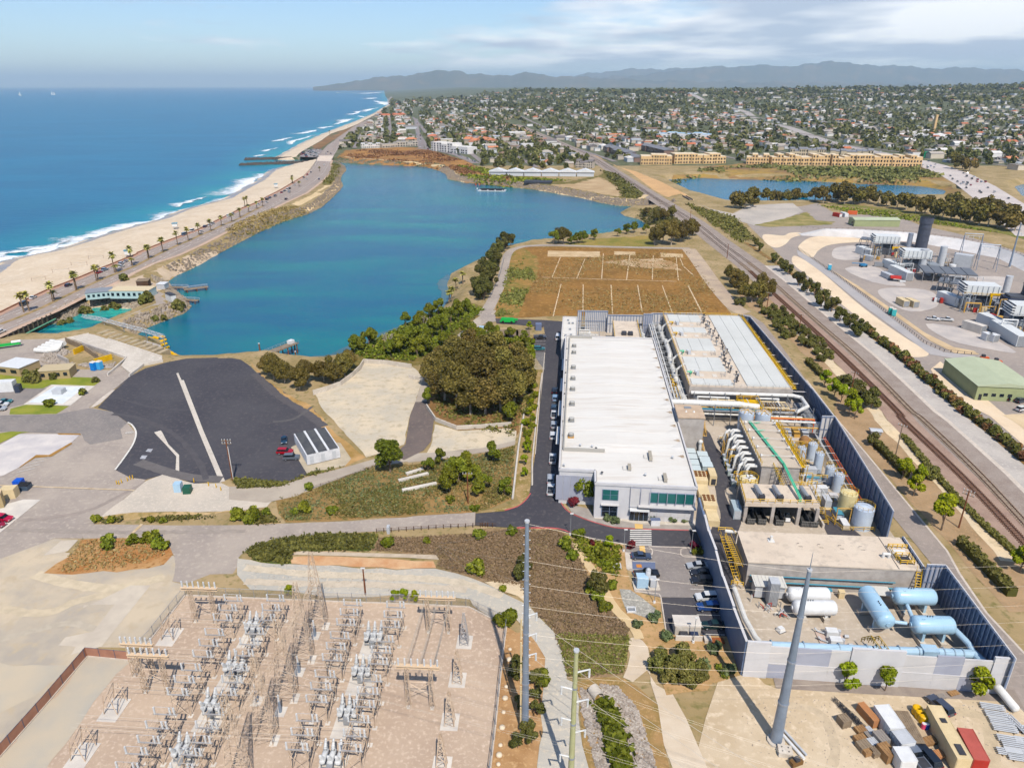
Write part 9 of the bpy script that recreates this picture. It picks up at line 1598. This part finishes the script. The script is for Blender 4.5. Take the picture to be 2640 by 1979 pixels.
v=np.stack([cc-tt*ss*.5-bb*ss*.4,cc+tt*ss*.5-bb*ss*.35,cc+tt*ss*.45+bb*ss*.45,cc-tt*ss*.4+bb*ss*.4],1).reshape(-1,3);o=bpy.data.objects.new('far_trees',quads_mesh('far_trees',v,LEAF['town']));col.objects.link(o);stuff(o,'distant mass of dark green trees through the town','trees')
sm=MB()
for u,s,y0,y1 in SLN:
 vs_=np.arange(300,3000,30.);px_,py_=u*.987-vs_*.16,u*.16+vs_*.987;ok=in_poly(TOWN,px_,py_)&(py_>y0)&(py_<y1);zz=height(px_,py_)+.35
 for i_ in range(len(vs_)-1):
  if ok[i_]and ok[i_+1]:sm.add([(px_[i_]-4,py_[i_],zz[i_]),(px_[i_]+4,py_[i_],zz[i_]),(px_[i_+1]+4,py_[i_+1],zz[i_+1]),(px_[i_+1]-4,py_[i_+1],zz[i_+1])],[(0,1,2,3)])
struct(sm.build('town_street',mat('street_asphalt',(0,0,0))))
for i,(x,y)in enumerate(scatter(P(A1,[(1880,850),(1960,790),(2100,720),(2189,690)])+P(A2,[(300,640),(520,700),(690,780),(540,860),(30,880)]),65,8)):plant('far' if i%3 else 'farolive',x,y,rnd.uniform(.8,1.4),'shore_tree','leafy tree in the green belt above the lagoon tents, %s'%('smaller' if i%2 else 'larger'),'tree','green belt trees %d'%(i%2))
def block(label,f,a,b,dp,h,wm,rm,nst=3,pitch=.0,segs=6,name='apartment_block'):
 p,q=f(*a),f(*b);c=(p+q)/2;L_=(q-p).length;t=thing(name,label,'apartments',(c.x,c.y,0),hd(p,q));w=L_/segs;r=random.Random(int(L_*7));win=MB().box(0,0,0,w*.24,.3,h/nst*.5).mesh('window',GLASSD)
 for k in range(segs):
  hh=h*r.choice((1,1,.86,.72));x=-L_/2+(k+.5)*w;dy=r.choice((0,0,1.5,-1.5));MB().box(x,dy,0,w*1.0,dp,hh).build('wall',wm,t)
  m=MB()
  if pitch:m.gable(w*1.02,dp,hh,pitch)
  else:m.box(0,0,hh,w*.98,dp*.98,.5)
  o=m.build('roof',rm,t);o.location=(x,dy,0)
  for st_ in range(int(nst*hh/h+.01)):
   for u in(-.27,.27):addp('window',win,t,(x+u*w,dy-dp/2-.05,h/nst*st_+h/nst*.22))
 return t
PE=mat('peach_stucco',(228,196,152),(218,184,140),.2,rough=.9);PR=mat('peach_roof',(232,214,186),rough=.9);GBR=mat('condo_brown',(142,118,106),rough=.9);GRF=mat('condo_grey',(134,134,138),rough=.9)
block('peach apartment row nearest the railway',A2,(1095,805),(1360,808),22,13,PE,PR,3,0,6);block('peach apartment row second from the railway',A2,(1365,800),(1800,795),22,13,PE,PR,3,0,9);block('long peach apartment row above the inner lagoon',A2,(2000,800),(2189,805),22,13,PE,PR,3,0,4);block('long peach apartment row in the middle above the inner lagoon',A3,(10,808),(500,812),22,14,PE,PR,3,0,10);block('peach apartment row nearest the freeway',A3,(520,815),(1280,822),22,14,PE,PR,3,0,15)
block('brown-walled grey-roofed condominium beside the railway',A2,(830,700),(1090,790),16,9,GBR,GRF,3,3,7);block('second grey-roofed condominium behind the peach row',A2,(1150,690),(1340,740),16,9,GBR,GRF,3,3,5);block('grey-roofed terrace behind the long peach row',A3,(180,730),(480,735),14,10,mat('terrace_cream',(206,190,164),rough=.9),GRF,2,2.5,8);block('grey-roofed terrace with blue tarpaulin behind the peach row',A3,(525,735),(890,745),14,10,mat('terrace_cream',(0,0,0)),GRF,2,2.5,8)
block('white four-storey apartment block above the north shore',A1,(1545,690),(1850,720),20,14,walls[5],walls[0],4,0,7);block('cream apartment row at the edge of the north bluff',A1,(900,670),(1060,668),14,8,walls[0],walls[3],2,0,5);block('taupe apartment row at the edge of the north bluff',A1,(1065,668),(1365,650),14,8,walls[2],roofs[3],2,0,7);block('orange-roofed villa block behind the white apartments',A1,(1800,628),(1900,632),18,8,walls[1],roofs[6],2,4,2);block('orange-roofed villa row right of the white apartments',A1,(1920,610),(2030,640),18,7,walls[1],roofs[6],2,4,3);block('grey lagoon-side terrace below the town',A2,(555,835),(700,840),14,9,walls[2],roofs[2],3,2,4)
block('long white retail sheds by the far freeway',A3,(1100,580),(1700,610),60,9,walls[5],walls[5],1,0,6,'retail_shed');block('white civic building in the town centre',A2,(0,425),(210,432),40,12,walls[5],walls[0],2,0,4,'civic_building');block('blue-roofed commercial building in the town',A2,(1260,570),(1700,580),34,9,walls[5],mat('blue_roof',(170,196,214),rough=.8),2,0,6,'commercial_building');block('long orange-roofed hotel near the beach',A1,(1070,410),(1260,405),40,9,walls[1],roofs[1],2,5,6,'hotel')
t=thing('shade_house','white scalloped tent roofs of the lagoon-side garden centre','tent',A2(270,905),R(-4));
for k in range(6):m=MB();m.gable(16,22,5,3.5,0);o=m.build('tent_roof',WHITEM,t);o.rotation_euler=(0,0,math.pi/2);o.location=(-55+k*21,0,0);MB().box(-55+k*21,0,0,20,14,5).build('tent_wall',walls[3],t)
blk('dark netted growing bed below the tents',A2,(110,965),(340,970),16,2,DARKM,DARKM,'shade_net','netting');t=blk('green freeway sign near the peach row',A3,(1330,755),(1368,752),1,9,mat('sign_green',(60,150,110),rough=.6),mat('sign_green',(0,0,0)),'freeway_sign','sign');t=blk('pale church spire block rising over the far town',A3,(1400,545),(1418,545),8,40,PE,PE,'spire','spire')
# last small things
r9=random.Random(9)
q=pthing('guard_frames','yellow guard frames and thin pipes crowded among the tanks','pipework',0,0)
for k in range(46):
 x,y=(r9.uniform(28.6,35),r9.uniform(50,97))if k%3 else(r9.uniform(10.6,13),r9.uniform(66,97));z=r9.choice((.2,.2,2.4,3.6));a=r9.choice((0,1));L_=r9.uniform(1.6,4);m=MB()
 e=(x+L_*(1-a),y+L_*a,z)
 if k%2:rail(m,[(x,y,z),e],1.1,.17,1.3);m.bar((x,y,0),(x,y,z+.1),.16);m.build('guard_rail',YEL,q)
 else:m.tube([(x,y,.1),(x,y,z+1.2),(e[0],e[1],z+1.2),(e[0],e[1],.1)],.13,5);m.build('thin_pipe',(PIPEW,GREYM,BUFF,LGREYM)[k%4 if k%8 else 2],q)
for k in range(8):m=MB();y=64+k*4.2;m.bar((28.8,y,0),(28.8,y,5.2),.2);m.bar((28.8,y,5.2),(31.2,y,5.2),.18);m.bar((31.2,y,0),(31.2,y,5.2),.2);m.build('yellow_portal',YEL,q)
q=thing('plant_steelwork','tangle of grey pipes and thin frames between the turbine units','pipework',(0,0,.1))
for k in range(70):
 f=r9.choice(((1000,330),(1240,440),(1420,400),(1560,400),(1650,600),(1780,760),(2000,800),(2140,960)));p=B3(f[0]+r9.uniform(-70,90),f[1]+r9.uniform(-18,20));h=r9.uniform(2,9);d=Vector((r9.uniform(-7,7),r9.uniform(-2,2),0));m=MB();m.tube([p,p+Vector((0,0,h)),p+d+Vector((0,0,h)),p+d],r9.choice((.14,.2,.34)),5);m.build('pipe',(LGREYM,GREYM,PGREY,DKD,BUFF,WHITEM)[k%6],q)
for k in range(26):p=B3(r9.uniform(1000,2180),0);f=r9.choice(((960,350),(1180,455),(1480,470),(1560,690),(1850,780),(1980,830)));p=B3(f[0]+r9.uniform(-80,90),f[1]+r9.uniform(-14,16));t=thing('yard_crate','small %s crate among the power plant units'%('grey','buff','red','dark','white')[k%5],'crate',(p.x,p.y,.15),r9.uniform(0,3),'small crates in the power plant %d'%(k%5));MB().box(0,0,0,r9.uniform(1,3),r9.uniform(1,2),r9.uniform(.8,2.4)).build('body',(LGREYM,BUFF,REDM,DKD,WHITEM)[k%5],t);MB().box(0,0,0,1.2,1.2,.1).build('skid',WOODG,t)
for lb,pl,n,sz in(('small stones strewn over the storage yard',P(F2,[(-200,1150),(500,1150),(1700,1200),(1900,1600),(400,1700),(-300,1500)]),500,.13),('loose stones along the gravel track',P(C2,[(100,900),(900,930),(1700,950),(2100,1100),(1600,1150),(200,1120)]),600,.13)):rocks('loose_stones',lb,[(x,y,.12)for x,y in scatter(pl,n,41)],sz,9,MAT['creek_rock']if sz<.15 else RIP,'stones')
patch('mud_flat',P(D,[(975,640),(955,668),(880,705),(800,752),(740,772),(700,780),(640,775),(700,768),(780,738),(860,705),(930,672),(955,640),(945,610),(968,590)],WZ),mat('shallow_mud',(92,112,108),(70,104,110),.08,rough=.25,spec=.5),1,rag=1.2,z=WZ)
# far hills and haze
def hills(name,prof,Y0,depth,seed,m,n=420,k=30,rough=.34):
 rs=np.random.RandomState(seed);px=np.array([p[0]for p in prof])/.8379;py=np.array([189-p[1]for p in prof])/.8379
 t=np.linspace(px.min(),px.max(),n);h=np.interp(t,px,py)+np.minimum(1,np.interp(t,px,py)/8)*(1.6*np.sin(t/17+seed)+1.3*np.sin(t/7.3+seed*2)+.8*np.sin(t/3.1))
 ph=rs.uniform(0,6.28,40)
 X=np.zeros((n,k));Y=np.zeros((n,k));Z=np.zeros((n,k))
 for j in range(k):
  s=j/(k-1);yy=Y0+depth*s;X[:,j]=(t-CX)/FPX*yy/_c*1.0;Y[:,j]=yy
  env=sstep(0,.62,s)*(1-.55*sstep(.62,1,s));peak=h/FPX*(Y0+depth*.62)/_c+95
  nz=sum(math.pow(.68,o)*np.sin(X[:,j]*(.0009*1.9**o)+ph[o]+Y[:,j]*(.0007*1.9**o)*math.cos(o)+ph[o+10])*np.cos(Y[:,j]*(.0011*1.8**o)+ph[o+20])for o in range(8))
  Z[:,j]=np.maximum(-3,peak*(env*(1-rough*.4)+rough*nz*.35*env*(1.25-env))-6*(s==0))
 o=grid_mesh(name,X,Y,Z,mats=(m,));return struct(o)
HILL=mat('hill_scrub',(104,100,84),(84,88,76),.0006,(126,112,92),.002,rough=1)
hills('hills',[(740,190),(790,184),(840,173),(900,168),(960,160),(1008,157),(1025,164),(1060,168),(1100,167),(1135,163),(1165,168),(1250,172),(1340,176),(1500,180),(1700,182),(2212,184),(2500,184)],17000,3500,3,HILL)
hills('hills',[(1150,184),(1250,172),(1330,168),(1400,160),(1440,155),(1540,148),(1600,150),(1660,145),(1690,139),(1740,147),(1800,148),(1830,153),(1900,155),(1960,153),(2040,158),(2100,160),(2212,167),(2500,172)],21000,4000,5,HILL)
hills('hills',[(1000,190),(1100,186),(1300,160),(1400,156),(1500,158),(1700,160),(2500,165)],26000,4000,9,HILL,rough=.2)
hz_=MB();hz_.add([(x,y,z)for z in(-11,max(v.co.z for o in bpy.data.objects if o.name.split('.')[0]=='hills' for v in o.data.vertices)+15)for x,y in((-95000,-4000),(95000,-4000),(95000,65000),(-95000,65000))],[(0,3,2,1),(4,5,6,7),(0,1,5,4),(1,2,6,5),(2,3,7,6),(3,0,4,7)])
hm=bpy.data.materials.new('haze');hm.use_nodes=True;t_=hm.node_tree;t_.nodes.clear()
pv=t_.nodes.new('ShaderNodeVolumePrincipled');pv.inputs['Color'].default_value=(.62,.83,1.0,1);pv.inputs['Density'].default_value=4.3e-5;pv.inputs['Anisotropy'].default_value=.0
ou=t_.nodes.new('ShaderNodeOutputMaterial');t_.links.new(pv.outputs[0],ou.inputs['Volume'])
HAZE=hz_.build('haze',hm);HAZE['kind']='stuff';HAZE['label']='thin blue sea haze over coast and hills';HAZE['category']='haze'
dups={k:v for k,v in LABELS.items()if len(v)>1 and(len({g for _,g in v})>1 or None in{g for _,g in v})}
for k,v in list(dups.items())[:40]:print('DUP LABEL',k,[n for n,_ in v][:6])
print('OBJECTS',len(bpy.data.objects),'TRIS',sum(len(m.polygons)*2*1 for m in bpy.data.meshes))
print('HAZE',[tuple(round(c)for c in v.co)for v in HAZE.data.vertices][::7])
